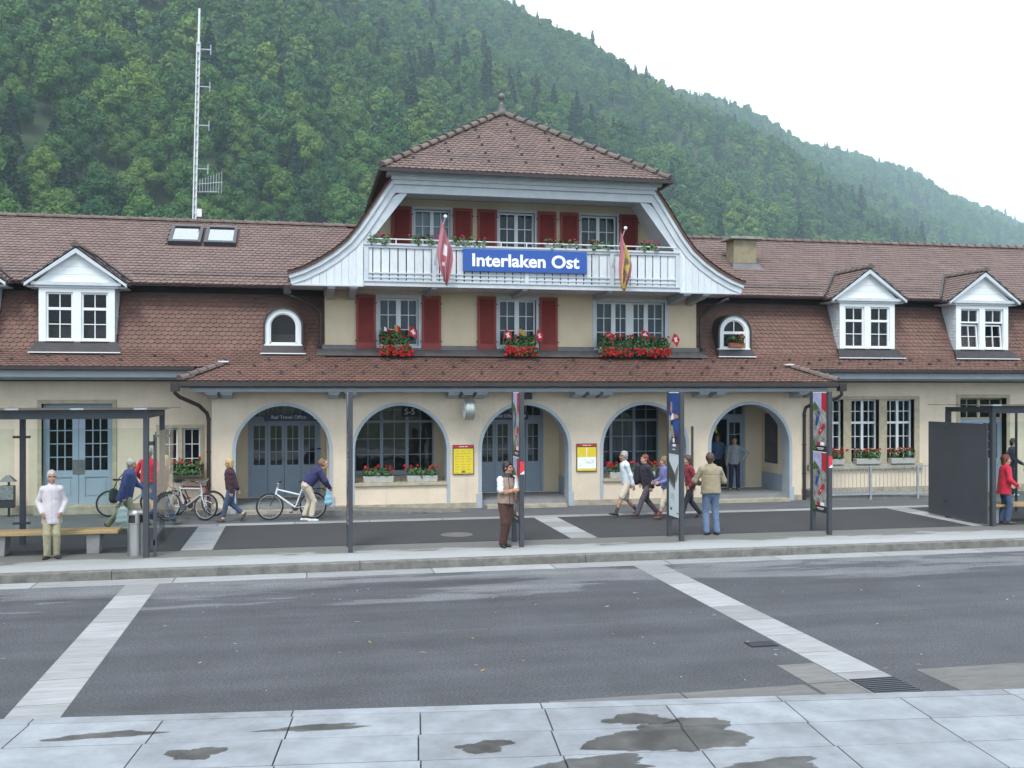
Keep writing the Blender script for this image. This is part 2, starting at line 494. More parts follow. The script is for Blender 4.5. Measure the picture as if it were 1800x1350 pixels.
def damp_edge_material():
    """pale concrete whose rear part is damp, with a ragged drying line"""
    m = bpy.data.materials.new('half_damp_concrete'); m.use_nodes = True
    nt = m.node_tree; n, l = nt.nodes, nt.links; b = n['Principled BSDF']; tc = n.new('ShaderNodeTexCoord')
    mp = n.new('ShaderNodeMapping'); mp.inputs['Scale'].default_value = (0.9, 2.4, 1); l.new(tc.outputs['Object'], mp.inputs['Vector'])
    nz = n.new('ShaderNodeTexNoise'); nz.inputs['Scale'].default_value = 1.0; nz.inputs['Detail'].default_value = 8; nz.inputs['Roughness'].default_value = 0.6; l.new(mp.outputs['Vector'], nz.inputs['Vector'])
    sx = n.new('ShaderNodeSeparateXYZ'); l.new(tc.outputs['Object'], sx.inputs['Vector'])
    mr = n.new('ShaderNodeMapRange'); mr.inputs['From Min'].default_value = -7.6; mr.inputs['From Max'].default_value = -6.1; mr.inputs['To Min'].default_value = 0.42; mr.inputs['To Max'].default_value = -0.42; l.new(sx.outputs['Y'], mr.inputs['Value'])
    ad = n.new('ShaderNodeMath'); ad.operation = 'ADD'; l.new(nz.outputs['Fac'], ad.inputs[0]); l.new(mr.outputs['Result'], ad.inputs[1])
    rp = n.new('ShaderNodeValToRGB'); e = rp.color_ramp.elements; e[0].position = 0.44; e[0].color = (0.135, 0.135, 0.125, 1); e[1].position = 0.80; e[1].color = (0.33, 0.34, 0.34, 1); e2 = e.new(0.52); e2.color = (0.27, 0.275, 0.27, 1)
    l.new(ad.outputs[0], rp.inputs['Fac'])
    n2 = n.new('ShaderNodeTexNoise'); n2.inputs['Scale'].default_value = 45; n2.inputs['Detail'].default_value = 3; l.new(tc.outputs['Object'], n2.inputs['Vector'])
    r2 = n.new('ShaderNodeMapRange'); r2.inputs['From Min'].default_value = 0.3; r2.inputs['From Max'].default_value = 0.7; r2.inputs['To Min'].default_value = 0.84; r2.inputs['To Max'].default_value = 1.14; l.new(n2.outputs['Fac'], r2.inputs['Value'])
    mx = n.new('ShaderNodeVectorMath'); mx.operation = 'SCALE'; l.new(rp.outputs['Color'], mx.inputs[0]); l.new(r2.outputs['Result'], mx.inputs['Scale']); l.new(mx.outputs['Vector'], b.inputs['Base Color'])
    b.inputs['Roughness'].default_value = 0.75
    return m
M_DAMP = damp_edge_material()
def water_film():
    m = bpy.data.materials.new('water_film'); m.use_nodes = True
    nt = m.node_tree; n, l = nt.nodes, nt.links; n.clear(); o = n.new('ShaderNodeOutputMaterial'); tr = n.new('ShaderNodeBsdfTransparent'); gl = n.new('ShaderNodeBsdfGlossy'); gl.inputs['Roughness'].default_value = 0.16
    tc = n.new('ShaderNodeTexCoord'); nz = n.new('ShaderNodeTexNoise'); nz.inputs['Scale'].default_value = 3.5; nz.inputs['Detail'].default_value = 6; l.new(tc.outputs['Object'], nz.inputs['Vector'])
    rp = n.new('ShaderNodeValToRGB'); rp.color_ramp.elements[0].position = .35; rp.color_ramp.elements[0].color = (.54, .52, .49, 1); rp.color_ramp.elements[1].position = .7; rp.color_ramp.elements[1].color = (.70, .68, .65, 1); l.new(nz.outputs['Fac'], rp.inputs['Fac']); l.new(rp.outputs['Color'], tr.inputs['Color'])
    mx = n.new('ShaderNodeMixShader'); mx.inputs['Fac'].default_value = 0.05; l.new(tr.outputs[0], mx.inputs[1]); l.new(gl.outputs[0], mx.inputs[2]); l.new(mx.outputs[0], o.inputs['Surface'])
    return m
# ------------------------------------------------------------------ ground, road, pavements
def sheet(name, poly, z, m, parent=None, kind='structure'):
    mb = MB(); mb.add([(p[0], p[1], z) for p in poly], [tuple(range(len(poly)))])
    o = mb.build(name, m, parent)
    if kind and not parent: tag(o, kind=kind)
    return o
M_EARTH = mat('meadow_earth', (0.06, 0.085, 0.03), 0.95, var=0.4, vscale=0.3)
sheet('ground', [(-1500, -1000), (3200, -1000), (3200, 3000), (-1500, 3000)], -0.06, M_EARTH)
road = sheet('road', [(-70, -34), (90, -34), (90, -7.98), (-70, -7.98)], 0.0, M_ROAD)

# station forecourt: raised island from the kerb back to the building
mb = MB(); mb.box(-70, 90, -7.9, 12, -0.05, 0.15)
pavement = tag(mb.build('pavement', M_ASPH), kind='structure')
x = -34.0
while x < 46:
    L = 4.38
    mb = MB(); mb.box(x + 0.004, x + L - 0.004, -8.10, -7.86, -0.04, 0.156)
    mb.build('kerb_stone', M_KERB, pavement, bevel=0.012)
    x += L
sheet('pale_strip', [(-70, -7.857), (90, -7.857), (90, -5.99), (-70, -5.99)], 0.1530, M_DAMP, pavement)
# dark asphalt fields between the pale cross strips, thin edge strips either side
for (a, b) in ((-34, -2.42), (-1.80, 5.70), (6.30, 15.55), (16.15, 46)):
    sheet('asphalt_field', [(a, -5.92), (b, -5.92), (b, -2.36), (a, -2.36)], 0.1545, M_ASPH_DK, pavement)
def slab_run(xa, xb, ya, yb, z, n, along, m, parent, name, gap=0.011, th=0.03, jit=0.0):
    for i in range(n):
        t0, t1 = i / n, (i + 1) / n
        q = MB()
        dz = random.uniform(-jit, jit)
        if along == 'y':
            q.box(xa, xb, ya + (yb - ya) * t0 + gap, ya + (yb - ya) * t1 - gap, z - th, z + dz)
        else:
            q.box(xa + (xb - xa) * t0 + gap, xa + (xb - xa) * t1 - gap, ya, yb, z - th, z + dz)
        q.build(name, m, parent, bevel=0.004)
for (a, b) in ((-2.42, -1.80), (5.70, 6.30), (15.55, 16.15)):
    slab_run(a, b, -5.95, -2.33, 0.158, 4, 'y', M_STRIP, pavement, 'concrete_slab')
slab_run(-20, 34, -2.33, -1.98, 0.158, 30, 'x', M_STRIP, pavement, 'edging_slab')
# thin steel slot between wet asphalt and dark fields
q = MB(); q.box(-34, 46, -5.985, -5.955, 0.13, 0.1535); q.build('drain_slot', M_STEEL_DK, pavement)
# low ramp slab in front of the first piers
q = MB(); q.add([(0.2, -0.95, 0.15), (4.1, -0.95, 0.155), (4.1, -0.06, 0.155), (0.2, -0.06, 0.15), (0.2, -0.95, 0.31), (4.1, -0.95, 0.157), (4.1, -0.06, 0.157), (0.2, -0.06, 0.31)],
      [(4, 5, 6, 7), (0, 1, 5, 4), (1, 2, 6, 5), (2, 3, 7, 6), (3, 0, 4, 7)])
q.build('ramp', M_KERB, pavement)
# ramp behind the railing on the right
q = MB(); q.add([(14.9, -0.25, 0.15), (19.6, -0.25, 0.155), (19.6, 0.95, 0.155), (14.9, 0.95, 0.15), (14.9, -0.25, 0.36), (19.6, -0.25, 0.158), (19.6, 0.95, 0.158), (14.9, 0.95, 0.36)],
      [(4, 5, 6, 7), (0, 1, 5, 4), (1, 2, 6, 5), (2, 3, 7, 6), (3, 0, 4, 7)])
q.build('ramp', M_CONC, pavement)
# manhole cover in the dark field
q = MB(); q.lathe([(0.36, 0.0), (0.36, 0.004)], (3.35, -4.9, 0.1555), 28); q.build('manhole_cover', M_FLASH, pavement)

# road: pale gutter run and two concrete cross strips of slabs
slab_run(-30, 44, -8.60, -8.105, 0.006, 32, 'x', M_STRIP, road, 'gutter_slab')
slab_run(-3.02, -2.46, -16.4, -8.61, 0.006, 8, 'y', M_STRIP, road, 'concrete_slab')
slab_run(6.22, 6.82, -17.0, -8.61, 0.006, 9, 'y', M_STRIP, road, 'concrete_slab')
# drain channel by the near pavement, with grates
slab_run(2.6, 5.65, -17.2, -16.42, 0.006, 2, 'x', M_CHAN, road, 'channel_slab')
slab_run(5.7, 6.2, -17.2, -15.6, 0.006, 2, 'y', M_CHAN, road, 'channel_slab')
slab_run(7.25, 24, -17.2, -16.12, 0.006, 7, 'x', M_CHAN, road, 'channel_slab')
def grate(x0, x1, y0, y1, n, vertical=False):
    q = MB(); q.box(x0, x1, y0, y1, 0.002, 0.010)
    g = q.build('drain_dark_plate', M_PRINTDK, road)  # black plate laid on the road, standing in for shade down the drain
    for i in range(n):
        t = (i + 0.5) / n
        q = MB()
        if vertical: q.box(x0 + (x1 - x0) * t - 0.012, x0 + (x1 - x0) * t + 0.012, y0 + .01, y1 - .01, 0.010, 0.018)
        else: q.box(x0 + .01, x1 - .01, y0 + (y1 - y0) * t - 0.012, y0 + (y1 - y0) * t + 0.012, 0.010, 0.018)
        q.build('grate_bar', M_STEEL_DK, g)
grate(6.24, 6.82, -16.96, -16.35, 9)
grate(5.78, 6.16, -14.75, -14.5, 5)

# near pavement (on a slight angle to the road), pale wet slabs
ang = math.atan2(-1.19, 10.7)
np_root = tag(empty('near_pavement', (-2.95, -16.21, 0.0), ang), kind='structure')
q = MB(); q.box(-26, 34, -14, -0.012, -0.04, 0.085); q.build('bed', M_ASPH, np_root)
rows = [(-0.19, 0.0)] + [(-0.19 - 0.66 * (i + 1), -0.19 - 0.66 * i) for i in range(13)]
for r_, (ya, yb) in enumerate(rows):
    w = 1.27 if r_ else 2.54
    x = -6.0 * w + (0.35 if r_ % 2 else 0.33)
    while x < 17:
        q = MB(); q.box(x + 0.007, x + w - 0.007, ya + 0.007, yb - 0.007, 0.03, 0.12 + random.uniform(-0.0015, 0.0015))
        q.build('paving_slab', M_SLAB, np_root, bevel=0.004)
        x += w
M_PUD = water_film()
def puddle(cx, cy_, rx, ry, seed):
    r2 = random.Random(seed)
    ph = [r2.uniform(0, 6.28) for _ in range(6)]
    pts = []
    for i in range(140):
        a = 2 * math.pi * i / 140
        k = 1 + 0.16 * math.sin(2 * a + ph[0]) + 0.17 * math.sin(3 * a + ph[1]) + 0.10 * math.sin(5 * a + ph[2]) + 0.05 * math.sin(9 * a + ph[3]) + 0.035 * math.sin(15 * a + ph[4]) + 0.02 * math.sin(27 * a + ph[5]) + 0.015 * math.sin(44 * a + ph[2]) + r2.uniform(-.012, .012)
        pts.append((cx + rx * k * math.cos(a), cy_ + ry * k * math.sin(a)))
    o = sheet('puddle', pts, 0.1232, M_PUD, None, kind='structure')
    return o
for args in ((-1.84, -16.93, 0.44, 0.10, 3), (-0.95, -17.60, 0.22, 0.17, 8), (0.12, -17.12, 0.50, 0.085, 5), (1.63, -17.96, 0.25, 0.15, 2),
             (3.45, -18.05, 0.66, 0.46, 21), (3.25, -17.52, 0.34, 0.16, 33), (2.35, -18.62, 0.62, 0.22, 14), (4.0, -18.95, 0.5, 0.16, 6)):
    puddle(*args)

# grit, chips and a few fallen leaves on the carriageway
q = MB(); rr = random.Random(5)
for _ in range(170):
    x, y = rr.uniform(-7, 14), rr.uniform(-16.2, -8.7)
    if -3.1 < x < -2.4 or 6.1 < x < 6.9: continue
    s_ = rr.choice((0.012, 0.015, 0.02, 0.03)); a = rr.uniform(0, 3.14); c_, d_ = math.cos(a), math.sin(a)
    q.cm = rr.choice((0, 0, 0, 1)); el_ = rr.uniform(1, 2.2)
    q.add([(x + c_ * s_ * el_, y + d_ * s_ * el_, 0.004), (x - d_ * s_ * .6, y + c_ * s_ * .6, 0.009), (x - c_ * s_ * el_, y - d_ * s_ * el_, 0.004), (x + d_ * s_ * .6, y - c_ * s_ * .6, 0.006)], [(0, 1, 2, 3)])
q.build('road_grit', [mat('pale_chip', (0.30, 0.30, 0.29), .9), mat('dry_leaf', (0.30, 0.20, 0.06), .8)], road)['kind'] = 'stuff'

# longitudinal joint in the asphalt
q = MB(); rr = random.Random(9); x = 0.4; v_ = []
while x < 9.5:
    y = -13.0 - 0.012 * (x - 0.4) + rr.uniform(-.006, .006); v_.append((x, y)); x += 0.22
for (a, b) in zip(v_[:-1], v_[1:]):
    if rr.random() < 0.8: q.add([(a[0], a[1] - .009, .003), (b[0], b[1] - .009, .003), (b[0], b[1] + .007, .003), (a[0], a[1] + .007, .003)], [(0, 1, 2, 3)])
q.build('asphalt_joint', mat('joint_sand', (0.13, 0.13, 0.13), .9), road)['kind'] = 'stuff'
# ------------------------------------------------------------------ the station building
station = thing('station_building', 'long cream station building with brown tiled roofs, arcade and balconied central gable', 'building', (0, 0, 0))
CX = 5.95
ZG = 0.15

def B(name, mb, m, parent=station, **k):
    return mb.build(name, m, parent, **k)

# ---- windows ------------------------------------------------------------------
def window(parent, x0, x1, z0, z1, y, cas=2, nx=2, ny=3, fr=0.05, mun=0.022, m=None, depth=0.07, transom=None, ny_top=1, mid=0.09,
           glass=None, name='window', back=True, curtain=False, sill=None, post=0.0, room=0.3, curtain_m=None):
    """casement window at depth y (outer face); frame mesh with pane children"""
    m = m or M_WHITE; glass = glass or M_GLASS
    q = MB(); panes = []
    q.box(x0, x0 + fr, y, y + depth, z0, z1); q.box(x1 - fr, x1, y, y + depth, z0, z1)
    q.box(x0 + fr, x1 - fr, y, y + depth, z0, z0 + fr); q.box(x0 + fr, x1 - fr, y, y + depth, z1 - fr, z1)
    xa, xb = x0 + fr, x1 - fr
    lev = [(z0 + fr, z1 - fr, ny)]
    if transom:
        lev = [(z0 + fr, transom - 0.035, ny), (transom + 0.035, z1 - fr, ny_top)]
        q.box(xa, xb, y - 0.012, y + depth, transom - 0.035, transom + 0.035)
    for i in range(cas):
        ca = xa + (xb - xa) * i / cas; cb = xa + (xb - xa) * (i + 1) / cas
        g0 = mid / 2 if i else 0.0; g1 = mid / 2 if i < cas - 1 else 0.0
        if post and cas == 4 and i in (1, 2):
            if i == 1: g1 = post / 2
            else: g0 = post / 2
        if g1:
            for (za, zb, _) in lev: q.box(cb - g1, cb, y - 0.004, y + depth, za, zb)
        if g0:
            for (za, zb, _) in lev: q.box(ca, ca + g0, y - 0.004, y + depth, za, zb)
        a, b = ca + g0, cb - g1
        for (za, zb, nyy) in lev:
            for k in range(1, nx):
                xx = a + (b - a) * k / nx
                q.box(xx - mun / 2, xx + mun / 2, y + 0.012, y + depth - 0.01, za, zb)
            for k in range(1, nyy):
                zz = za + (zb - za) * k / nyy
                q.box(a, b, y + 0.014, y + depth - 0.012, zz - mun / 2, zz + mun / 2)
            for kx in range(nx):
                for kz in range(nyy):
                    panes.append((a + (b - a) * kx / nx, a + (b - a) * (kx + 1) / nx, za + (zb - za) * kz / nyy, za + (zb - za) * (kz + 1) / nyy))
    w = q.build(name, m, parent)
    return finish_window(w, panes, x0, x1, z0, z1, y, depth, glass, back, curtain, sill, parent, room, curtain_m)

def finish_window(w, panes, x0, x1, z0, z1, y, depth, glass, back, curtain, sill, parent, room, curtain_m=None):
    sub = w if w.parent == station else parent       # never a fourth level
    for (a, b, c, d) in panes:
        p = MB(); p.box(a, b, y + depth * 0.45, y + depth * 0.45 + 0.006, c, d); p.build('pane', glass, sub)
    if back:
        p = MB()   # shallow near-black box standing in for the darkness of the room: five sides
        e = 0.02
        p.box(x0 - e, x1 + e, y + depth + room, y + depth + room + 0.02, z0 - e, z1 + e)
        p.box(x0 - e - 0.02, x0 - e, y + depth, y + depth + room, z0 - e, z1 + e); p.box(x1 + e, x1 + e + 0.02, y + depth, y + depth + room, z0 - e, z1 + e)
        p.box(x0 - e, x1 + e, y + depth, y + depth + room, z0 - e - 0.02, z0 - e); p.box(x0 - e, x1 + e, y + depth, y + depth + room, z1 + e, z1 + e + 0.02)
        p.build('room_darkness', M_DARK, sub)
    if curtain:
        p = MB(); n = 26
        for (ca, cb) in curtain:
            for i in range(n):
                t0, t1 = i / n, (i + 1) / n
                xa, xb = ca + (cb - ca) * t0, ca + (cb - ca) * t1
                ya = y + depth + 0.06 + 0.02 * math.sin(i * 1.3); yb = y + depth + 0.06 + 0.02 * math.sin((i + 1) * 1.3)
                p.add([(xa, ya, z0 + 0.02), (xb, yb, z0 + 0.02), (xb, yb, z1), (xa, ya, z1)], [(0, 1, 2, 3)])
        p.build('curtain', curtain_m or M_CURTAIN, sub)
    if sill:
        p = MB(); p.box(x0 - 0.07, x1 + 0.07, y - sill[1], y + 0.05, z0 - sill[0], z0 - 0.002); p.build('sill', sill[2], sub)
    return w

def surround(parent, x0, x1, z0, z1, y, w, m, proud=0.02, back=0.12, bottom=False, name='window_surround'):
    q = MB()
    q.box(x0 - w, x0, y - proud, y + back, z0, z1 + w); q.box(x1, x1 + w, y - proud, y + back, z0, z1 + w)
    q.box(x0, x1, y - proud, y + back, z1, z1 + w)
    if bottom: q.box(x0 - w, x1 + w, y - proud - 0.04, y + back, z0 - w, z0 - 0.001)
    return q.build(name, m, parent)

def shutter(x0, x1, z0, z1, y, tilt=0.0):
    q = MB(); f = 0.07
    q.box(x0, x0 + f, y, y + 0.04, z0, z1); q.box(x1 - f, x1, y, y + 0.04, z0, z1)
    q.box(x0 + f, x1 - f, y, y + 0.04, z0, z0 + 0.16); q.box(x0 + f, x1 - f, y, y + 0.04, z1 - 0.09, z1)
    s = B('shutter', q, M_SHUTTER)
    q = MB(); n = int((z1 - z0 - 0.25) / 0.055); za = z0 + 0.16; h = (z1 - z0 - 0.25) / n
    for i in range(n):
        zc = za + h * (i + 0.5)
        q.add([(x0 + f, y + 0.004, zc - h * 0.5), (x1 - f, y + 0.004, zc - h * 0.5), (x1 - f, y + 0.034, zc + h * 0.42), (x0 + f, y + 0.034, zc + h * 0.42),
               (x0 + f, y + 0.010, zc - h * 0.5 - 0.004), (x1 - f, y + 0.010, zc - h * 0.5 - 0.004), (x1 - f, y + 0.040, zc + h * 0.38), (x0 + f, y + 0.040, zc + h * 0.38)],
              [(0, 1, 2, 3), (4, 7, 6, 5), (0, 4, 5, 1), (2, 6, 7, 3)])
    q.box(x0 + f, x1 - f, y + 0.041, y + 0.046, z0 + 0.14, z1 - 0.08)
    q.build('louvre_slats', M_SHUTTER, s)
    q = MB()
    for zz in (z0 + 0.22, z1 - 0.22):
        q.box(x0 - 0.035, x0 + 0.02, y - 0.012, y - 0.001, zz - 0.015, zz + 0.015); q.box(x1 - 0.02, x1 + 0.035, y - 0.012, y - 0.001, zz - 0.015, zz + 0.015)
    q.build('hinges', M_LEAD, s)['kind'] = 'stuff'
    return s

# ---- arcade ground floor ------------------------------------------------------
AX0, AX1 = -2.32, 14.30
ARCH = [(-0.52, 2.42), (2.58, 2.50), (6.01, 2.48), (9.48, 2.50), (12.69, 2.46)]
ZS = 1.77
holes = []
for i, (c, w) in enumerate(ARCH):
    holes.append(arch_poly(c, w, 0.86 if i in (1, 3) else 0.152, 2.97 - w / 2))
outer = [(AX0, 0.15), (AX1, 0.15), (AX1, 3.62), (AX0, 3.62)]
# openings that reach the ground are cut into the outline, the two with a parapet are holes
out = [(AX0, 0.15)]
for i in (0, 2, 4):
    c, w = ARCH[i]; r = w / 2; zs = 2.97 - r
    out += [(c - r, 0.15), (c - r, zs)] + [(c - r * math.cos(math.pi * k / 24), zs + r * math.sin(math.pi * k / 24)) for k in range(1, 24)] + [(c + r, zs), (c + r, 0.15)]
out += [(AX1, 0.15), (AX1, 3.62), (AX0, 3.62)]
curve_slab('arcade_wall', out, [holes[1], holes[3]], 0.0, 0.42, M_PLASTER, station)
q = MB()
for (a, b) in ((AX0, 0.42), (0.42 + 0.0, 0.42)): pass
pier_edges = [(AX0, ARCH[0][0] - ARCH[0][1] / 2 - 0.11), (ARCH[0][0] + ARCH[0][1] / 2 + 0.11, ARCH[2][0] - ARCH[2][1] / 2 - 0.11),
              (ARCH[2][0] + ARCH[2][1] / 2 + 0.11, ARCH[4][0] - ARCH[4][1] / 2 - 0.11), (ARCH[4][0] + ARCH[4][1] / 2 + 0.11, AX1)]
for (a, b) in pier_edges:
    q = MB(); q.box(a - 0.01, b + 0.01, -0.03, 0.44, 0.14, 0.31); B('plinth', q, M_PLINTH, bevel=0.01)
# blue-grey painted trim and reveal of each arch
for i, (c, w) in enumerate(ARCH):
    r = w / 2; zs = 2.97 - r; z0 = 0.152 if i in (0, 2, 4) else 0.30
    zi = 0.152 if i in (0, 2, 4) else 0.86
    q = MB(); n = 28
    prof_o = [(c - r - 0.075, z0)] + [(c - (r + 0.075) * math.cos(math.pi * k / n), zs + (r + 0.075) * math.sin(math.pi * k / n)) for k in range(n + 1)] + [(c + r + 0.075, z0)]
    prof_i = [(c - r + 0.012, z0)] + [(c - (r - 0.012) * math.cos(math.pi * k / n), zs + (r - 0.012) * math.sin(math.pi * k / n)) for k in range(n + 1)] + [(c + r - 0.012, z0)]
    N = len(prof_o)
    v = [(p[0], -0.022, p[1]) for p in prof_o] + [(p[0], -0.022, p[1]) for p in prof_i] + [(p[0], 0.02, p[1]) for p in prof_o] + [(p[0], 0.43, p[1]) for p in prof_i]
    f = []
    for k in range(N - 1):
        f += [(k, k + 1, N + k + 1, N + k), (k, 2 * N + k, 2 * N + k + 1, k + 1), (N + k, N + k + 1, 3 * N + k + 1, 3 * N + k)]
    q.add(v, f)
    if i in (0, 2, 4):
        for s_ in (-1, 1):
            xa = c + s_ * (r - 0.02); xb = c + s_ * (r + 0.125)
            q.box(xa, xb, -0.045, 0.44, 0.152, 0.55)
    B('arch_trim', q, M_BLUEGREY)
for i in (1, 3):
    c, w = ARCH[i]
    q = MB(); q.box(c - w / 2 + 0.015, c + w / 2 - 0.015, -0.06, 0.46, 0.80, 0.885); B('parapet_sill', q, M_STONE, bevel=0.01)
    q = MB()
    q.tube([(c - w / 2 + 0.02, 0.02, 1.02), (c + w / 2 - 0.02, 0.02, 1.02)], 0.010, 6)
    for k in range(7):
        xx = c - w / 2 + 0.10 + (w - 0.2) * k / 6
        q.tube([(xx, 0.02, 0.88), (xx, 0.02, 1.02)], 0.007, 5)
    B('box_rail', q, M_LEAD)
# porch: floor, ceiling, side walls, inner wall
q = MB(); q.box(AX0 + 0.02, AX1 - 0.02, 0.02, 2.3, 0.10, 0.34); B('porch_floor', q, M_FLOOR)
for i in (0, 2, 4):
    c, w = ARCH[i]
    q = MB(); q.box(c - w / 2 + 0.12, c + w / 2 - 0.12, -0.30, 0.018, 0.13, 0.245); B('step', q, M_PLINTH, bevel=0.01)
q = MB(); q.box(AX0 + 0.02, AX1 - 0.02, 0.44, 2.3, 3.16, 3.26); B('porch_ceiling', q, mat('porch_ceiling_paint', (0.40, 0.41, 0.42), 0.85, var=0.1))
for (a, b) in ((AX0 + 0.03, AX0 + 0.33), (0.62, 1.02), (4.20, 4.55), (7.48, 7.82), (11.05, 11.28), (14.02, 14.27)):
    q = MB(); q.box(a, b, 0.43, 2.02, 0.345, 3.15); B('porch_wall', q, M_PLASTER_UP)
    q = MB(); q.box(a - 0.012, b + 0.012, 0.445, 2.0, 0.342, 0.85); B('dado', q, M_BLUEDOOR)
IY = 2.02
inner_open = []
doors = [(-0.52, 2.0), (6.01, 2.0), (12.62, 1.7)]
for (c, w) in doors: inner_open.append(rect(c - w / 2, c + w / 2, 0.345, 3.12))
wins = [(2.58, 2.3), (9.48, 2.3)]
for (c, w) in wins: inner_open.append(rect(c - w / 2, c + w / 2, 1.0, 3.12))
o_in = [(AX0, 0.10)]
curve_slab('inner_wall', rect(AX0 + 0.02, AX1 - 0.02, 0.341, 3.159), [[(p[0], max(p[1], 0.36)) for p in h] for h in inner_open], IY, IY + 0.25, M_PLASTER_UP, station)
M_GREYBLUE = M_BLUEDOOR
def glazed_door(c, w, z0, z1, y, leaves=4, leafh=2.12, open_leaf=None, m=None, nyl=3, panel=0.78, skip=()):
    """glazed entrance screen: leaves with lower panel, glass above, transom lights"""
    m = m or M_GREYBLUE
    x0, x1 = c - w / 2, c + w / 2
    zt = z0 + leafh
    q = MB()
    q.box(x0, x0 + 0.08, y, y + 0.10, z0, z1); q.box(x1 - 0.08, x1, y, y + 0.10, z0, z1)
    q.box(x0 + 0.08, x1 - 0.08, y - 0.01, y + 0.10, zt, zt + 0.16); q.box(x0 + 0.08, x1 - 0.08, y, y + 0.10, z1 - 0.08, z1)
    n = leaves
    panes = []
    xa, xb = x0 + 0.08, x1 - 0.08
    for i in range(n):
        a = xa + (xb - xa) * i / n; b = xa + (xb - xa) * (i + 1) / n
        if i: q.box(a - 0.03, a + 0.03, y, y + 0.09, zt + 0.16, z1 - 0.08)
        panes.append((a + 0.02, b - 0.02, zt + 0.16, z1 - 0.08))
        mx = (a + b) / 2
        q.box(mx - 0.012, mx + 0.012, y + 0.02, y + 0.08, zt + 0.16, z1 - 0.08)
        if i in skip: continue
        s = 0.075
        q.box(a + 0.006, a + s, y + 0.012, y + 0.07, z0 + 0.01, zt); q.box(b - s, b - 0.006, y + 0.012, y + 0.07, z0 + 0.01, zt)
        q.box(a + s, b - s, y + 0.012, y + 0.07, zt - 0.10, zt); q.box(a + s, b - s, y + 0.012, y + 0.07, z0 + 0.01, z0 + 0.22)
        q.box(a + s, b - s, y + 0.012, y + 0.07, z0 + panel, z0 + panel + 0.13)
        q.box(a + s, b - s, y + 0.030, y + 0.055, z0 + 0.22, z0 + panel)
        for k in range(1, 2):
            q.box(mx - 0.01, mx + 0.01, y + 0.02, y + 0.065, z0 + panel + 0.13, zt - 0.10)
        za, zb = z0 + panel + 0.13, zt - 0.10
        for k in range(1, nyl):
            zz = za + (zb - za) * k / nyl
            q.box(a + s, b - s, y + 0.022, y + 0.062, zz - 0.01, zz + 0.01)
        for k in range(nyl):
            panes.append((a + s, mx, za + (zb - za) * k / nyl, za + (zb - za) * (k + 1) / nyl)); panes.append((mx, b - s, za + (zb - za) * k / nyl, za + (zb - za) * (k + 1) / nyl))
    d = q.build('entrance_door', m, station)
    for (a, b, c2, d2) in panes:
        p = MB(); p.box(a, b, y + 0.040, y + 0.046, c2, d2); p.build('pane', M_GLASS_LOW, d)
    p = MB()
    for i in range(1, n):
        if i % 2 == 0 or n == 2:
            a = xa + (xb - xa) * i / n
            p.tube([(a - 0.05, y - 0.03, z0 + 0.95), (a - 0.05, y - 0.03, z0 + 1.25)], 0.012, 6)
            p.box(a - 0.06, a - 0.04, y - 0.03, y + 0.02, z0 + 1.24, z0 + 1.26); p.box(a - 0.06, a - 0.04, y - 0.03, y + 0.02, z0 + 0.94, z0 + 0.96)
    if p.v: p.build('handle', M_STEEL, d)
    return d
glazed_door(-0.52, 2.0, 0.345, 3.12, IY + 0.03)
glazed_door(6.01, 2.0, 0.345, 3.12, IY + 0.03)
glazed_door(12.62, 1.7, 0.345, 3.12, IY + 0.03, leaves=3, skip=(0, 1))
for (c, w) in wins:
    window(station, c - w / 2, c + w / 2, 1.0, 3.12, IY + 0.03, cas=3, nx=2, ny=3, m=M_GREYBLUE, transom=2.46, ny_top=2, back=False, sill=(0.07, 0.12, M_BLUEDOOR), glass=M_GLASS_LOW)
# the hall behind: floor, back wall with pale band so that the glass shows depth
q = MB(); q.box(AX0, AX1, 6.2, 6.3, 0.3, 3.2); q.box(AX0, AX1, 2.3, 6.2, 3.2, 3.3); q.box(AX0 - 0.1, AX0, 2.3, 6.2, 0.3, 3.2); q.box(AX1, AX1 + 0.1, 2.3, 6.2, 0.3, 3.2)
B('hall_wall', q, mat('hall_paint', (0.16, 0.15, 0.13), 0.9, var=0.2))
q = MB(); q.box(AX0, AX1, 2.3, 6.2, 0.24, 0.34); B('hall_floor', q, M_FLOOR)
# curtains in the second arcade window
q = MB()
for i in range(40):
    t0, t1 = i / 40, (i + 1) / 40
    xa, xb = 8.4 + 2.15 * t0, 8.4 + 2.15 * t1
    ya, yb = IY + 0.22 + 0.025 * math.sin(i * 1.4), IY + 0.22 + 0.025 * math.sin((i + 1) * 1.4)
    q.add([(xa, ya, 1.05), (xb, yb, 1.05), (xb, yb, 2.42), (xa, ya, 2.42)], [(0, 1, 2, 3)])
B('curtain', q, mat('dark_net_curtain', (0.14, 0.17, 0.18), 0.9, var=0.2, vscale=4, stretch=(10, 10, 0.5)))

# ---- wings, ground floor ------------------------------------------------------
WY = 1.0
LX0, RX1 = -16.0, 32.0
ldoor = (-6.66, -4.92, 0.36, 3.02)
lwin = (-3.74, -2.70, 1.10, 2.36)
rw = [(15.28, 16.22), (16.49, 17.43), (17.70, 18.64)]
rdoor = (20.25, 21.92, 0.30, 3.12)
curve_slab('wing_wall', rect(LX0, AX0 + 0.01, 0.15, 3.75), [rect(*ldoor), rect(*lwin)], WY, WY + 0.4, M_PLASTER, station)
curve_slab('wing_wall', rect(AX1 - 0.01, RX1, 0.15, 3.75), [rect(a, b, 1.10, 3.08) for a, b in rw] + [rect(*rdoor)], WY, WY + 0.4, M_PLASTER, station)
for (a, b) in ((LX0, AX0), (AX1, RX1)):
    q = MB(); q.box(a, b, WY - 0.035, WY + 0.02, 0.14, 0.38); B('plinth', q, M_PLINTH)
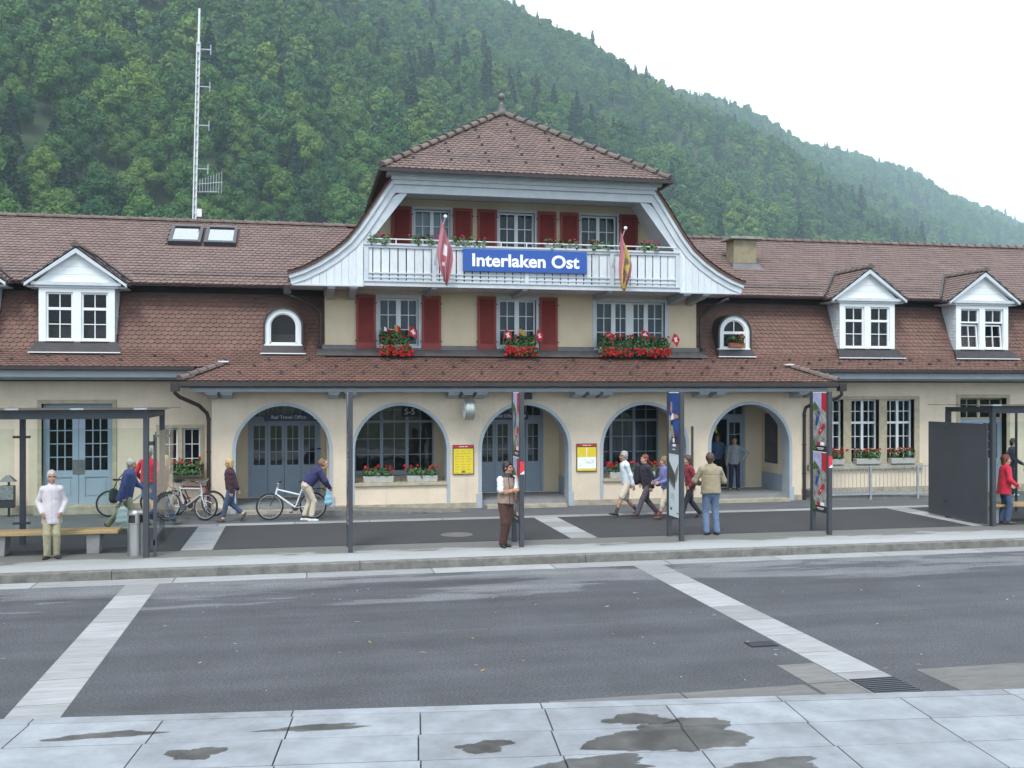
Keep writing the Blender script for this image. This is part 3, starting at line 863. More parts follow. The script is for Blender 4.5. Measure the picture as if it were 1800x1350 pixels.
# left double door with stone frame
surround(station, ldoor[0], ldoor[1], 0.36, 3.02, WY, 0.10, M_STONE, proud=0.03, back=0.3, name='door_surround')
q = MB(); q.box(ldoor[0] - 0.14, ldoor[1] + 0.14, WY - 0.30, WY + 0.36, 0.14, 0.355); B('door_step', q, M_PLINTH, bevel=0.012)
def big_door(x0, x1, z0, z1, y, m, top=0.28):
    q = MB(); q.box(x0, x1, y, y + 0.09, z1 - top, z1); xm = (x0 + x1) / 2
    d = None; panes = []
    for (a, b) in ((x0, xm - 0.006), (xm + 0.006, x1)):
        s = 0.15
        q.box(a, a + s, y, y + 0.08, z0, z1 - top); q.box(b - s, b, y, y + 0.08, z0, z1 - top)
        q.box(a + s, b - s, y, y + 0.08, z0, z0 + 0.18); q.box(a + s, b - s, y, y + 0.08, z1 - top - 0.08, z1 - top)
        q.box(a + s, b - s, y, y + 0.08, z0 + 0.72, z0 + 0.90)
        q.box(a + s, b - s, y + 0.022, y + 0.06, z0 + 0.18, z0 + 0.72)
        q.box(a + s + 0.05, b - s - 0.05, y + 0.010, y + 0.03, z0 + 0.24, z0 + 0.66)
        za, zb = z0 + 0.90, z1 - top - 0.08
        for k in range(1, 3):
            xx = a + s + (b - a - 2 * s) * k / 3
            q.box(xx - 0.013, xx + 0.013, y + 0.015, y + 0.07, za, zb)
        for k in range(1, 4):
            zz = za + (zb - za) * k / 4
            q.box(a + s, b - s, y + 0.017, y + 0.068, zz - 0.013, zz + 0.013)
        for i in range(3):
            for k in range(4):
                panes.append((a + s + (b - a - 2 * s) * i / 3, a + s + (b - a - 2 * s) * (i + 1) / 3, za + (zb - za) * k / 4, za + (zb - za) * (k + 1) / 4))
    d = q.build('double_door', m, station)
    for (a, b, c, e) in panes:
        p = MB(); p.box(a, b, y + 0.038, y + 0.044, c, e); p.build('pane', M_GLASS, d)
    p = MB(); p.box(xm - 0.15, xm + 0.15, y - 0.012, y - 0.001, z0 + 0.80, z0 + 1.18); p.build('lock_plate', mat('worn_lock_plate', (0.17, 0.18, 0.19), 0.4, metal=0.5, var=0.3, vscale=9), d)
    p = MB()
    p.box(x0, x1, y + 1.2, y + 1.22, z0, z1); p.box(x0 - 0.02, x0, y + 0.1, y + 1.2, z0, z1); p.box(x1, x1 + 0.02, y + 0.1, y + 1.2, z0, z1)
    p.box(x0, x1, y + 0.1, y + 1.2, z1, z1 + 0.02); p.box(x0, x1, y + 0.1, y + 1.2, z0 - 0.02, z0); p.build('room_darkness', M_DARK, d)
    return d
big_door(ldoor[0], ldoor[1], 0.36, 3.02, WY + 0.16, M_BLUEDOOR)
# left twin window
xm = (lwin[0] + lwin[1]) / 2
surround(station, lwin[0], lwin[1], lwin[2], lwin[3], WY, 0.09, M_STONE, proud=0.025, back=0.2, bottom=True)
q = MB(); q.box(xm - 0.06, xm + 0.06, WY - 0.01, WY + 0.2, lwin[2], lwin[3]); B('window_mullion', q, M_STONE)
window(station, lwin[0], xm - 0.062, lwin[2], lwin[3], WY + 0.12, cas=1, nx=2, ny=3)
window(station, xm + 0.062, lwin[1], lwin[2], lwin[3], WY + 0.12, cas=1, nx=2, ny=3)
# right triple window in a stone frame
q = MB()
zb_, zt_ = 1.10, 3.08
q.box(15.10, 15.28, WY - 0.03, WY + 0.25, zb_, zt_ + 0.10); q.box(18.64, 18.82, WY - 0.03, WY + 0.25, zb_, zt_ + 0.10)
q.box(15.28, 18.64, WY - 0.03, WY + 0.25, zt_, zt_ + 0.10)
q.box(15.02, 18.90, WY - 0.10, WY + 0.25, zb_ - 0.16, zb_ - 0.002)
q.box(16.22, 16.49, WY - 0.02, WY + 0.25, zb_, zt_); q.box(17.43, 17.70, WY - 0.02, WY + 0.25, zb_, zt_)
B('window_surround', q, M_STONE, bevel=0.008)
for (a, b) in rw:
    window(station, a, b, zb_, zt_, WY + 0.17, cas=2, nx=2, ny=3, transom=2.36, ny_top=2, mid=0.08)
# right door
surround(station, rdoor[0], rdoor[1], rdoor[2], rdoor[3], WY, 0.11, M_STONE, proud=0.03, back=0.3, name='door_surround')
window(station, rdoor[0], rdoor[1], 2.45, rdoor[3], WY + 0.22, cas=2, nx=2, ny=1, m=M_STONE, room=0.6)
big_door(rdoor[0], rdoor[1], 0.30, 2.44, WY + 0.22, M_BLUEDOOR, top=0.05)
# shell of the wings (back and end walls)
q = MB(); q.box(LX0, RX1, 8.6, 8.9, 0.15, 6.2); q.box(LX0, LX0 + 0.3, WY + 0.4, 8.6, 0.15, 6.2); q.box(RX1 - 0.3, RX1, WY + 0.4, 8.6, 0.15, 6.2)
B('rear_wall', q, M_PLASTER_UP)

# ---- central block, upper storeys ----------------------------------------------
ff = [(2.06, 3.16, 4.62, 5.93), (5.46, 6.54, 4.62, 5.95), (8.34, 10.44, 4.60, 5.94)]
tf = [(3.04, 4.06), (5.46, 6.50), (7.88, 8.96)]
outer = [(0.58, 4.2), (11.43, 4.2), (11.43, 6.4), (10.55, 7.25), (9.55, 8.72), (2.35, 8.72), (1.35, 7.25), (0.58, 6.4)]
curve_slab('front_wall', outer, [rect(*w) for w in ff] + [rect(a, b, 6.32, 8.44) for a, b in tf], 1.0, 1.35, M_PLASTER_UP, station)
q = MB(); q.box(0.58, 0.88, 1.352, 4.5, 4.2, 6.4); q.box(11.13, 11.43, 1.352, 4.5, 4.2, 6.4); B('side_wall', q, M_PLASTER_UP)
for i, (x0, x1, z0, z1) in enumerate(ff):
    surround(station, x0, x1, z0, z1, 1.0, 0.11, M_TRIM, proud=0.025, back=0.15)
    window(station, x0, x1, z0, z1, 1.10, cas=4 if i == 2 else 2, nx=2, ny=3, mid=0.13, post=0.24, curtain=((x0, x1),), sill=(0.07, 0.16, M_TRIM))
    if i < 2:
        shutter(x0 - 0.63, x0 - 0.09, z0 - 0.10, z1 + 0.08, 0.93); shutter(x1 + 0.09, x1 + 0.63, z0 - 0.10, z1 + 0.08, 0.93)
for i, (x0, x1) in enumerate(tf):
    surround(station, x0, x1, 6.32, 8.44, 1.0, 0.08, M_TRIM, proud=0.02, back=0.15)
    window(station, x0, x1, 6.32, 8.44, 1.10, cas=2, nx=2, ny=5, mid=0.10, curtain=((x0, x0 + 0.5), (x1 - 0.5, x1)) if i else ((x0, x1),), curtain_m=None if i else mat('plain_white_sheet', (0.80, 0.82, 0.84), 0.8))  # first window: one full-width white sheet behind the panes
    shutter(x0 - 0.63, x0 - 0.07, 6.36, 8.50, 0.93); shutter(x1 + 0.07, x1 + 0.63, 6.36, 8.50, 0.93)
# flashing where the skirt roof meets the wall
q = MB(); q.box(0.50, 11.51, 0.955, 1.0, 4.30, 4.62); q.add([(0.40, 0.955, 4.50), (11.6, 0.955, 4.50), (11.68, 0.62, 4.315), (0.32, 0.62, 4.315)], [(0, 1, 2, 3)])
B('wall_flashing', q, M_FLASH)
# ------------------------------------------------------------------ roofs
def tile_rows(mb, P, smax, ranges, w=0.165, e=0.13, lift=0.030, s_start=0.0, seed=1, cut=0.035, tintv=1.0):
    """P(x, s) -> (point, up-slope tangent, normal); ranges(s) -> [(x0, x1)]; one hexagon-ended tile after another"""
    rr = random.Random(seed)
    n = int((smax - s_start) / e)
    for k in range(n + 1):
        s0 = s_start + k * e
        s1 = min(s0 + e * 1.2, smax + 0.02)
        if s1 - s0 < 0.04: continue
        for (xa, xb) in ranges(s0 + e * 0.5):
            i0 = math.floor(xa / w); i1 = math.ceil(xb / w)
            for i in range(i0, i1 + 1):
                a = (i + 0.5 * (k % 2)) * w + 0.003; b = a + w - 0.006
                a = max(a, xa); b = min(b, xb)
                if b - a < 0.03: continue
                j = rr.uniform(-0.004, 0.004); lj = lift + rr.uniform(-0.004, 0.005)
                p0, t0, n0 = P(a, s0); p1, t1, n1 = P(a, s1); ex = P(b, s0)[0] - p0
                L = ex.length; ex = ex / L
                up = (p1 - p0)
                c = cut
                A = p1 + n1 * 0.008
                low = p0 + n0 * lj + t0 * j
                def q(u, v, dn=0.0): return tuple(low + ex * (u * L) + t0 * v - n0 * dn)
                vs_ = [tuple(A + ex * L), tuple(A), q(0, c), q(0.28, 0), q(0.72, 0), q(1, c), q(0, c, .022), q(0.28, 0, .022), q(0.72, 0, .022), q(1, c, .022)]
                mb.ct = 0.5 + tintv * rr.uniform(-0.5, 0.5)
                mb.add(vs_, [(0, 1, 2, 3, 4, 5), (2, 6, 7, 3), (3, 7, 8, 4), (4, 8, 9, 5)])
    mb.ct = 0.5

def prof_fn(pts, xdir=Vector((1, 0, 0)), org=Vector((0, 0, 0)), out=Vector((0, 1, 0))):
    """profile pts (depth, z) polyline, arclength parameter"""
    seg = []; L = 0
    for (a, b) in zip(pts[:-1], pts[1:]):
        l = math.hypot(b[0] - a[0], b[1] - a[1]); seg.append((L, L + l, a, b)); L += l
    def P(x, s):
        for (l0, l1, a, b) in seg:
            if s <= l1 or (l0, l1, a, b) == seg[-1]:
                t = (s - l0) / (l1 - l0)
                y = a[0] + (b[0] - a[0]) * t; z = a[1] + (b[1] - a[1]) * t
                tv = (out * (b[0] - a[0]) + Vector((0, 0, b[1] - a[1]))).normalized()
                nv = (Vector((0, 0, 1)) * abs(b[0] - a[0]) - out * (b[1] - a[1])).normalized()
                return org + xdir * x + out * y + Vector((0, 0, z)), tv, nv
    def Yof(s): return (P(0, s)[0] - org).dot(out)
    return P, L, Yof

roof = B('roof', MB().add([(0, 5.1, 8.4), (0.01, 5.1, 8.4), (0, 5.11, 8.4)], [(0, 1, 2)]), M_TILE_RED)
# the solid decks under the tiles
LOW = [(-0.85, 3.60), (0.75, 4.318), (0.97, 4.47), (1.16, 4.83), (1.68, 6.00)]
UP = [(1.10, 6.22), (5.10, 8.53)]
DORM = [(-8.72, 0), (-5.78, 0), (16.98, 1), (20.98, 1)]
ARCHD = [(-0.53, 0), (12.58, 1)]
def cutlist(x0, x1, cuts):
    out_ = [(x0, x1)]
    for (a, b) in cuts:
        nxt = []
        for (p, q_) in out_:
            if b <= p or a >= q_: nxt.append((p, q_)); continue
            if p < a: nxt.append((p, a))
            if b < q_: nxt.append((b, q_))
        out_ = nxt
    return out_
q = MB()
d = 0.012
def deck(pts, x0, x1):
    for (a, b) in zip(pts[:-1], pts[1:]):
        q.add([(x0, a[0], a[1] - d), (x1, a[0], a[1] - d), (x1, b[0], b[1] - d), (x0, b[0], b[1] - d)], [(0, 1, 2, 3)])
wing_eave = 0.05; ze = 3.60 + (wing_eave + 0.85) * (4.318 - 3.60) / 1.6
deck([(-0.85, 3.60), (wing_eave, ze)], -2.1, 14.05)
q.add([(-3.0, -0.85, 3.588), (-2.1, -0.85, 3.588), (-2.1, wing_eave, ze - d)], [(0, 1, 2)])
q.add([(14.95, -0.85, 3.588), (14.05, -0.85, 3.588), (14.05, wing_eave, ze - d)], [(0, 1, 2)])
q.add([(-3.0, -0.85, 3.588), (-2.1, wing_eave, ze - d), (-3.0, wing_eave, 3.62)], [(0, 1, 2)])
q.add([(14.95, -0.85, 3.588), (14.05, wing_eave, ze - d), (14.95, wing_eave, 3.62)], [(0, 1, 2)])
for (a, b) in ((LX0, 0.58), (11.43, RX1)):
    deck([(wing_eave, ze)] + LOW[1:], a, b)
deck([(wing_eave, ze), LOW[1], (1.0, 4.44)], 0.58, 11.43)
for (a, b) in ((LX0, 2.2), (9.7, RX1)):
    deck(UP + [(9.1, 6.22)], a, b)
q.build('roof_deck', M_TILE_RED, roof)
# lower mansard + skirt tiles
P, L, Yof = prof_fn(LOW)
def r_low(s):
    y = Yof(s)
    if y < wing_eave - 0.03:
        return [(-2.97 + (y + 0.85), 14.92 - (y + 0.85))]
    cuts = []
    for (c, k) in DORM:
        if y > 0.80: cuts.append((c - 0.93, c + 0.93))
    for (c, k) in ARCHD:
        if y > 0.76: cuts.append((c - 0.47, c + 0.47))
    if y > 0.60: cuts.append((0.58, 11.43))
    return cutlist(LX0 + 4, 27, cuts)
mb = MB(); tile_rows(mb, P, L, r_low, e=0.128, seed=3)
tag(mb.build('roof_tiles', M_TILE_RED, roof), kind='stuff')
# upper slope tiles
P, L, Yof = prof_fn(UP)
def r_up(s):
    y = Yof(s)
    cuts = [(2.6 - 0.25 * y, 9.3 + 0.25 * y)]
    for (c, k) in DORM:
        z = 6.22 + (y - 1.1) * 0.5775
        hw = 1.24 * (7.12 - z) / 0.92
        if hw > 0.05: cuts.append((c - hw, c + hw))
    if 3.4 < y < 4.65: cuts += [(-3.88, -1.88)]
    if 2.95 < y < 3.75: cuts.append((13.48, 14.42))
    return cutlist(LX0 + 4, 30, cuts)
mb = MB(); tile_rows(mb, P, L, r_up, e=0.185, w=0.17, seed=4)
tag(mb.build('roof_tiles', M_TILE, roof), kind='stuff')
# ridge tiles, one by one
def ridge_mesh(L, r=0.105):
    m = MB(); n = 7
    ring = []
    for (x, rr_) in ((0, r * 1.26), (0.06, r * 1.26), (0.065, r * 1.04), (L, r * 0.92)):
        for k in range(n):
            a = math.pi * k / (n - 1)
            m.v.append((x, -math.cos(a) * rr_, math.sin(a) * rr_ * 0.95 - 0.02))
    for i in range(3):
        for k in range(n - 1):
            m.f.append((i * n + k, i * n + k + 1, (i + 1) * n + k + 1, (i + 1) * n + k)); m.mi.append(0); m.t.append(0.5)
    m.f.append(tuple(range(n))); m.mi.append(0); m.t.append(0.5)
    me = m.mesh('ridge_tile', M_RIDGE)
    return me
RM = ridge_mesh(0.36)
def ridge_run(a, b, parent, step=0.34, sc_=1.0, drop=0.0):
    a, b = Vector(a), Vector(b)
    dv = (b - a); n = max(1, round(dv.length / (step * sc_))); dv.normalize()
    zx = Vector((0, 0, 1)); yv = zx.cross(dv).normalized(); zv = dv.cross(yv)
    rot = Matrix((dv, yv, zv)).transposed().to_euler()
    ln = (b - a).length / n
    for i in range(n):
        link('ridge_tile', RM, parent, a + dv * (ln * i) + Vector((0, 0, random.uniform(-.004, .004))), rot, (ln / step, sc_, sc_))
ridge_run((-11.4, 5.1, 8.555), (2.0, 5.1, 8.555), roof)
ridge_run((9.9, 5.1, 8.555), (28.2, 5.1, 8.555), roof)
ridge_run((-3.02, -0.87, 3.66), (-2.06, 0.09, 4.07), roof, 0.30)
ridge_run((14.97, -0.87, 3.66), (14.01, 0.09, 4.07), roof, 0.30)
q = MB(); q.box(-2.16, -1.90, -0.01, 0.12, 4.10, 4.135); q.box(13.80, 14.06, -0.01, 0.12, 4.10, 4.135); q.build('hip_cap_flashing', M_ALU, roof)
# soffit board between mansard and upper slope, near-black to stand in for eave shadow; lead strip
for (a, b) in ((LX0, 0.55), (11.46, RX1)):
    q = MB(); q.add([(a, 1.12, 6.205), (b, 1.12, 6.205), (b, 1.80, 6.20), (a, 1.80, 6.20), (a, 1.80, 5.85), (b, 1.80, 5.85)], [(0, 1, 2, 3), (3, 2, 5, 4)])
    q.box(a, b, 1.12, 1.15, 6.165, 6.20)
    q.build('eave_shade_lining', M_UNDEREAVE, roof)
    q = MB(); q.box(a, b, 1.62, 1.76, 5.985, 6.02); q.build('lead_strip', M_LEAD, roof)
# wing eaves: gutter, fascia, soffit
for (a, b, s_) in ((LX0, -2.75, 1), (14.70, RX1, -1)):
    q = MB(); q.box(a, b, -0.02, 0.06, ze - 0.12, ze - 0.02); q.box(a, b, -0.10, -0.02, ze - 0.11, ze - 0.035); B('gutter', q, M_GUTTER)
    q = MB(); q.box(a, b, 0.10, 0.30, ze - 0.30, ze - 0.125); q.box(a, b, 0.30, 1.02, ze - 0.26, ze - 0.20); B('eave_fascia', q, M_BLUEGREY)
    q = MB(); q.box(a, b, 0.60, 1.0, ze - 0.36, ze - 0.262); B('eave_moulding', q, M_SOFFIT)
    q = MB(); q.box(a, b, 0.93, 0.998, ze - 0.40, ze - 0.362); B('eave_moulding', q, M_LEAD)
# arcade eaves
q = MB(); q.box(-3.02, 14.97, -0.98, -0.86, 3.47, 3.575); B('gutter', q, M_LEAD)
q = MB(); q.box(-3.0, 14.95, -0.86, -0.80, 3.44, 3.56); q.box(-3.0, -2.94, -0.80, 0.1, 3.44, 3.56); q.box(14.89, 14.95, -0.80, 0.1, 3.44, 3.56); B('gutter_board', q, M_UNDEREAVE)
q = MB(); q.box(-2.80, 14.75, -0.72, -0.55, 3.33, 3.45); q.box(-2.80, 14.75, -0.55, 0.0, 3.38, 3.44); q.box(-2.80, -2.6, -0.55, 0.95, 3.33, 3.45); q.box(14.55, 14.75, -0.55, 0.95, 3.33, 3.45); B('eave_fascia', q, M_BLUEGREY)
for xx in (-2.28, -1.91, 0.78, 1.21, 3.93, 4.31, 4.68, 7.41, 7.81, 8.20, 11.02, 11.53, 14.05, 14.45):
    q = MB(); q.prism([(-0.62, 3.375), (0.0, 3.375), (0.0, 3.14), (-0.22, 3.17), (-0.42, 3.235), (-0.60, 3.25)], 'x', xx - 0.13, xx + 0.13)
    q.box(xx - 0.16, xx + 0.16, -0.66, 0.0, 3.29, 3.325)
    B('eave_corbel', q, M_BLUEGREY)
# downpipes
def downpipe(pts, r=0.05, boxtop=None):
    q = MB(); q.tube(pts, r, 10)
    if boxtop:
        x, y, z = boxtop; q.box(x - 0.10, x + 0.10, y - 0.10, y + 0.10, z - 0.16, z + 0.06)
    p = B('downpipe', q, M_GUTTER, smooth=False)
    z = 2.6
    q = MB(); x, y = pts[-1][0], pts[-1][1]
    while z > 0.6 and len(pts) > 4:
        q.lathe([(r + 0.012, 0), (r + 0.012, 0.04)], (x, y, z), 10); z -= 0.85
    if q.v: q.build('pipe_clamp', M_GUTTER, p)
downpipe([(-3.12, -0.92, 3.5), (-3.12, -0.92, 3.30), (-3.02, -0.8, 3.20), (-2.62, -0.2, 2.98), (-2.44, -0.02, 2.78), (-2.40, 0.02, 2.62), (-2.40, 0.02, 0.16)], 0.05, (-3.12, -0.92, 3.5))
downpipe([(15.06, -0.92, 3.5), (15.06, -0.92, 3.24), (14.96, -0.8, 3.12), (14.60, -0.2, 2.98), (14.44, 0.0, 2.86), (14.40, 0.02, 2.7), (14.40, 0.02, 0.16)], 0.05, (15.06, -0.92, 3.5))
downpipe([(-0.42, 1.0, 6.18), (-0.42, 1.0, 5.98), (-0.1, 0.9, 5.86), (0.3, 0.92, 5.66), (0.46, 0.95, 5.50), (0.47, 0.95, 4.68), (0.42, 0.90, 4.55)], 0.045, (-0.42, 1.0, 6.15))
downpipe([(12.45, 1.0, 6.10), (12.2, 0.97, 6.0), (11.8, 0.95, 5.8), (11.54, 0.95, 5.5), (11.54, 0.95, 4.66), (11.62, 0.90, 4.55)], 0.045)
# snow guards
for (a, b) in ((-11, -7.1), (-4.5, 0.2), (12.2, 15.8), (18.3, 19.7)):
    q = MB()
    for zz in (0.06, 0.14):
        yy = 1.55; z0 = 6.22 + (yy - 1.1) * 0.5775
        q.tube([(a, yy, z0 + zz), (b, yy, z0 + zz)], 0.010, 5)
    x = a
    while x <= b:
        q.tube([(x, yy, z0), (x, yy, z0 + 0.16)], 0.008, 4); x += 0.8
    q.build('snow_guard', M_FLASH, roof)

# skylights
sl = math.atan2(8.53 - 6.22, 4.0)
for (a, b) in ((-3.84, -2.93), (-2.84, -1.94)):
    y0, y1 = 3.46, 4.58
    def S(x, s, h): 
        y = y0 + s * math.cos(sl) - h * math.sin(sl); z = 6.22 + (y0 - 1.1) * 0.5775 + s * math.sin(sl) + h * math.cos(sl)
        return (x, y, z)
    Ls = (y1 - y0) / math.cos(sl)
    def sbox(mb, xa, xb, sa, sb, ha, hb):
        v = [S(xa, sa, ha), S(xb, sa, ha), S(xb, sb, ha), S(xa, sb, ha), S(xa, sa, hb), S(xb, sa, hb), S(xb, sb, hb), S(xa, sb, hb)]
        mb.add(v, [(0, 3, 2, 1), (4, 5, 6, 7), (0, 1, 5, 4), (1, 2, 6, 5), (2, 3, 7, 6), (3, 0, 4, 7)])
    q = MB(); f = 0.09
    sbox(q, a, a + f, 0, Ls, -0.05, 0.13); sbox(q, b - f, b, 0, Ls, -0.05, 0.13); sbox(q, a + f, b - f, 0, f * 1.5, -0.05, 0.135); sbox(q, a + f, b - f, Ls - f, Ls, -0.05, 0.13)
    w_ = B('skylight', q, M_STEEL_DK)
    q = MB(); sbox(q, a + f, b - f, f * 1.5, Ls - f, 0.08, 0.09); q.build('pane', M_GLASS_SKY, w_)
    q = MB(); sbox(q, a + f, b - f, f * 1.5, Ls - f, 0.0, 0.02); q.build('sky_reflection_sheet', mat('skylight_reflection_white', (0.75, 0.77, 0.8), 0.8), w_)  # white sheet under the pane stands in for the reflected sky
# chimney
q = MB(); q.box(13.55, 14.34, 3.05, 3.65, 7.1, 8.22); ch = q.build('chimney', mat('chimney_render', (0.30, 0.26, 0.17), 0.95, var=0.3, vscale=3, bump=0.4, bscale=40), roof, bevel=0.01)
q = MB(); q.box(13.40, 14.50, 2.90, 3.80, 8.221, 8.30); q.build('chimney_cap', mat('chimney_cap_slab', (0.27, 0.28, 0.25), 0.9, var=0.3, vscale=4), roof, bevel=0.01)
q = MB(); q.add([(13.42, 2.80, 7.225), (14.47, 2.80, 7.225), (14.40, 3.02, 7.45), (13.49, 3.02, 7.45), (13.49, 3.02, 7.36), (14.40, 3.02, 7.36)], [(0, 1, 2, 3), (3, 2, 5, 4)]); q.box(13.50, 14.39, 3.0, 3.70, 7.2, 7.47); q.build('chimney_flashing', M_FLASH, roof)

# ---- dormers -------------------------------------------------------------------
def dormer(c, open_sash=False):
    yf = 0.90
    q = MB()   # front frame: posts, mullion, head and sill apron, with openings
    ow = 0.66; m0 = 0.20; x0 = c - 0.93; x1 = c + 0.93
    zb, zt = 4.68, 5.93
    q.box(x0, c - m0 / 2 - ow, yf, yf + 0.10, 4.62, 6.10); q.box(c + m0 / 2 + ow, x1, yf, yf + 0.10, 4.62, 6.10)
    q.box(c - m0 / 2, c + m0 / 2, yf, yf + 0.10, 4.62, 6.10)
    for s_ in (-1, 1):
        xa, xb = sorted((c + s_ * m0 / 2, c + s_ * (m0 / 2 + ow)))
        q.box(xa, xb, yf, yf + 0.10, zt, 6.10); q.box(xa, xb, yf, yf + 0.10, 4.62, zb)
    dm = q.build('dormer', M_WHITE, station)
    # cornice and pediment
    q = MB(); q.box(c - 1.10, c + 1.10, yf - 0.10, yf + 0.14, 6.101, 6.19); q.box(c - 1.02, c + 1.02, yf - 0.05, yf + 0.12, 6.04, 6.10)
    q.build('cornice', M_TRIM, dm)
    hb = 0.24
    for k in range(4):
        z0 = 6.19 + 0.20 * k; z1 = z0 + 0.196
        wa = 1.0 * (7.02 - z0) / 0.83; wb = max(0.0, 1.0 * (7.02 - z1) / 0.83)
        q = MB(); q.prism([(c - wa, z0), (c + wa, z0), (c + wb, z1), (c - wb, z1)], 'y', yf - 0.01, yf + 0.05); q.build('pediment_board', M_WHITE, dm)
    # raking boards
    q = MB()
    for s_ in (-1, 1):
        q.prism([(c, 7.13), (c + s_ * 1.25, 6.20), (c + s_ * 1.25, 6.06), (c + s_ * 1.08, 6.185), (c, 6.94)] if s_ > 0 else [(c, 6.94), (c + s_ * 1.08, 6.185), (c + s_ * 1.25, 6.06), (c + s_ * 1.25, 6.20), (c, 7.13)], 'y', yf - 0.16, yf - 0.02)
    q.build('raking_board', M_TRIM, dm)
    # side eave boards and soffit
    for s_ in (-1, 1):
        xa, xb = sorted((c + s_ * 0.95, c + s_ * 1.22))
        q = MB(); q.box(xa, xb, yf - 0.02, 1.6, 6.045, 6.09); q.build('soffit', M_SOFFIT, dm)
    # cheeks with shingles: follow the mansard
    for s_ in (-1, 1):
        x = c + s_ * 0.93
        q = MB(); q.prism([(yf + 0.10, 4.62), (1.05, 4.62), (1.16, 4.83), (1.72, 6.10), (yf + 0.10, 6.10)], 'x', x - s_ * 0.05, x)
        q.build('cheek', M_SHINGLE, dm)
        q = MB(); rr = random.Random(int(c * 10) + s_)
        for r_ in range(15):
            z0 = 4.64 + r_ * 0.098
            ymax = 1.05 if z0 < 4.62 else (1.05 + (z0 - 4.62) * 0.5)
            y = yf + 0.02 + 0.05 * (r_ % 2)
            while y < ymax:
                ye = min(y + 0.095, ymax)
                q.ct = rr.random()
                xo = x + s_ * 0.016; xi = x + s_ * 0.002
                q.add([(xo, y, z0), (xo, ye, z0), (xi, ye, z0 + 0.12), (xi, y, z0 + 0.12), (xi, y, z0 - 0.001), (xi, ye, z0 - 0.001)], [(0, 1, 2, 3), (0, 4, 5, 1)])
                y += 0.10
        q.build('shingles', M_SHINGLE, dm)['kind'] = 'stuff'
        # dark flashing along the cheek
        q = MB(); q.tube([(x + s_ * 0.03, 1.0, 4.60), (x + s_ * 0.03, 1.18, 4.86), (x + s_ * 0.03, 1.72, 6.10)], 0.03, 5); q.build('cheek_flashing', M_LEAD, dm)
    # roof slopes
    run = 1.28; zr, z_e = 7.12, 6.17
    yb = 2.75
    for s_ in (-1, 1):
        q = MB(); q.add([(c, yf - 0.16, zr), (c, yb, zr), (c + s_ * run, yb - 1.65, z_e), (c + s_ * run, yf - 0.16, z_e), (c, yf - 0.16, zr - 0.05), (c + s_ * run, yf - 0.16, z_e - 0.05)], [(0, 1, 2, 3), (0, 3, 5, 4)])
        q.build('dormer_roof', M_TILE, dm)
        Pd, Ld, Yd = prof_fn([(-run, z_e), (0, zr)], xdir=Vector((0, 1, 0)), org=Vector((c, 0, 0)), out=Vector((-s_, 0, 0)))
        mb = MB(); tile_rows(mb, Pd, Ld, lambda s: [(yf - 0.18, yb - 1.65 * (1 - s / Ld))], e=0.15, w=0.165, seed=int(c * 7) + s_)
        mb.build('dormer_tiles', M_TILE, dm)['kind'] = 'stuff'
        q = MB(); q.tube([(c + s_ * (run + 0.02), yf - 0.1, z_e - 0.03), (c + s_ * (run + 0.02), 1.25, z_e - 0.03)], 0.04, 6); q.build('dormer_gutter', M_LEAD, dm)
        q = MB(); q.tube([(c + s_ * (run + 0.03), 1.12, 6.27), (c + s_ * 0.02, yb + 0.02, 7.22)], 0.045, 5); q.build('valley_flashing', M_LEAD, dm)
    ridge_run((c, yf - 0.20, zr + 0.01), (c, yb - 0.05, zr + 0.01), dm, 0.34)
    # windows
    for s_ in (-1, 1):
        xa, xb = sorted((c + s_ * m0 / 2, c + s_ * (m0 / 2 + ow)))
        if open_sash:
            window(dm, xa, xb, 5.48, zt, yf + 0.06, cas=1, nx=2, ny=1, fr=0.05, room=0.25)
            zz0 = zb
            q = MB(); pl = []
            lean = 0.10
            def T(x, z): return (x, yf + 0.05 + lean * (z - zb) * 0.9, z)
            def tb(mb, xa_, xb_, za_, zb_):
                mb.add([T(xa_, za_), T(xb_, za_), T(xb_, zb_), T(xa_, zb_)] + [tuple(Vector(T(*p)) + Vector((0, 0.05, 0))) for p in ((xa_, za_), (xb_, za_), (xb_, zb_), (xa_, zb_))],
                       [(0, 1, 2, 3), (7, 6, 5, 4), (0, 4, 5, 1), (1, 5, 6, 2), (2, 6, 7, 3), (3, 7, 4, 0)])
            tb(q, xa + .02, xa + .06, zb, 5.44); tb(q, xb - .06, xb - .02, zb, 5.44); tb(q, xa + .06, xb - .06, zb, zb + .05); tb(q, xa + .06, xb - .06, 5.39, 5.44)
            xm_ = (xa + xb) / 2; tb(q, xm_ - .011, xm_ + .011, zb + .05, 5.39); tb(q, xa + .06, xb - .06, 5.05, 5.072)
            q.build('tilted_sash', M_WHITE, dm)
            q = MB(); q.add([T(xa + .06, zb + .05), T(xb - .06, zb + .05), T(xb - .06, 5.39), T(xa + .06, 5.39)], [(0, 1, 2, 3)])
            for v_i in range(4): q.v[v_i] = tuple(Vector(q.v[v_i]) + Vector((0, 0.025, 0)))
            q.build('pane', M_GLASS, dm)
            q = MB(); q.box(xa, xb, yf + 0.40, yf + 0.42, zb, 5.48); q.build('room_darkness', M_DARK, dm)
        else:
            window(dm, xa, xb, zb, zt, yf + 0.05, cas=1, nx=2, ny=2, fr=0.05, transom=5.50, ny_top=1, room=0.25)
        q = MB(); q.box(xa - 0.02, xb + 0.02, yf - 0.06, yf + 0.02, zb - 0.035, zb); q.build('sill', M_WHITE, dm)
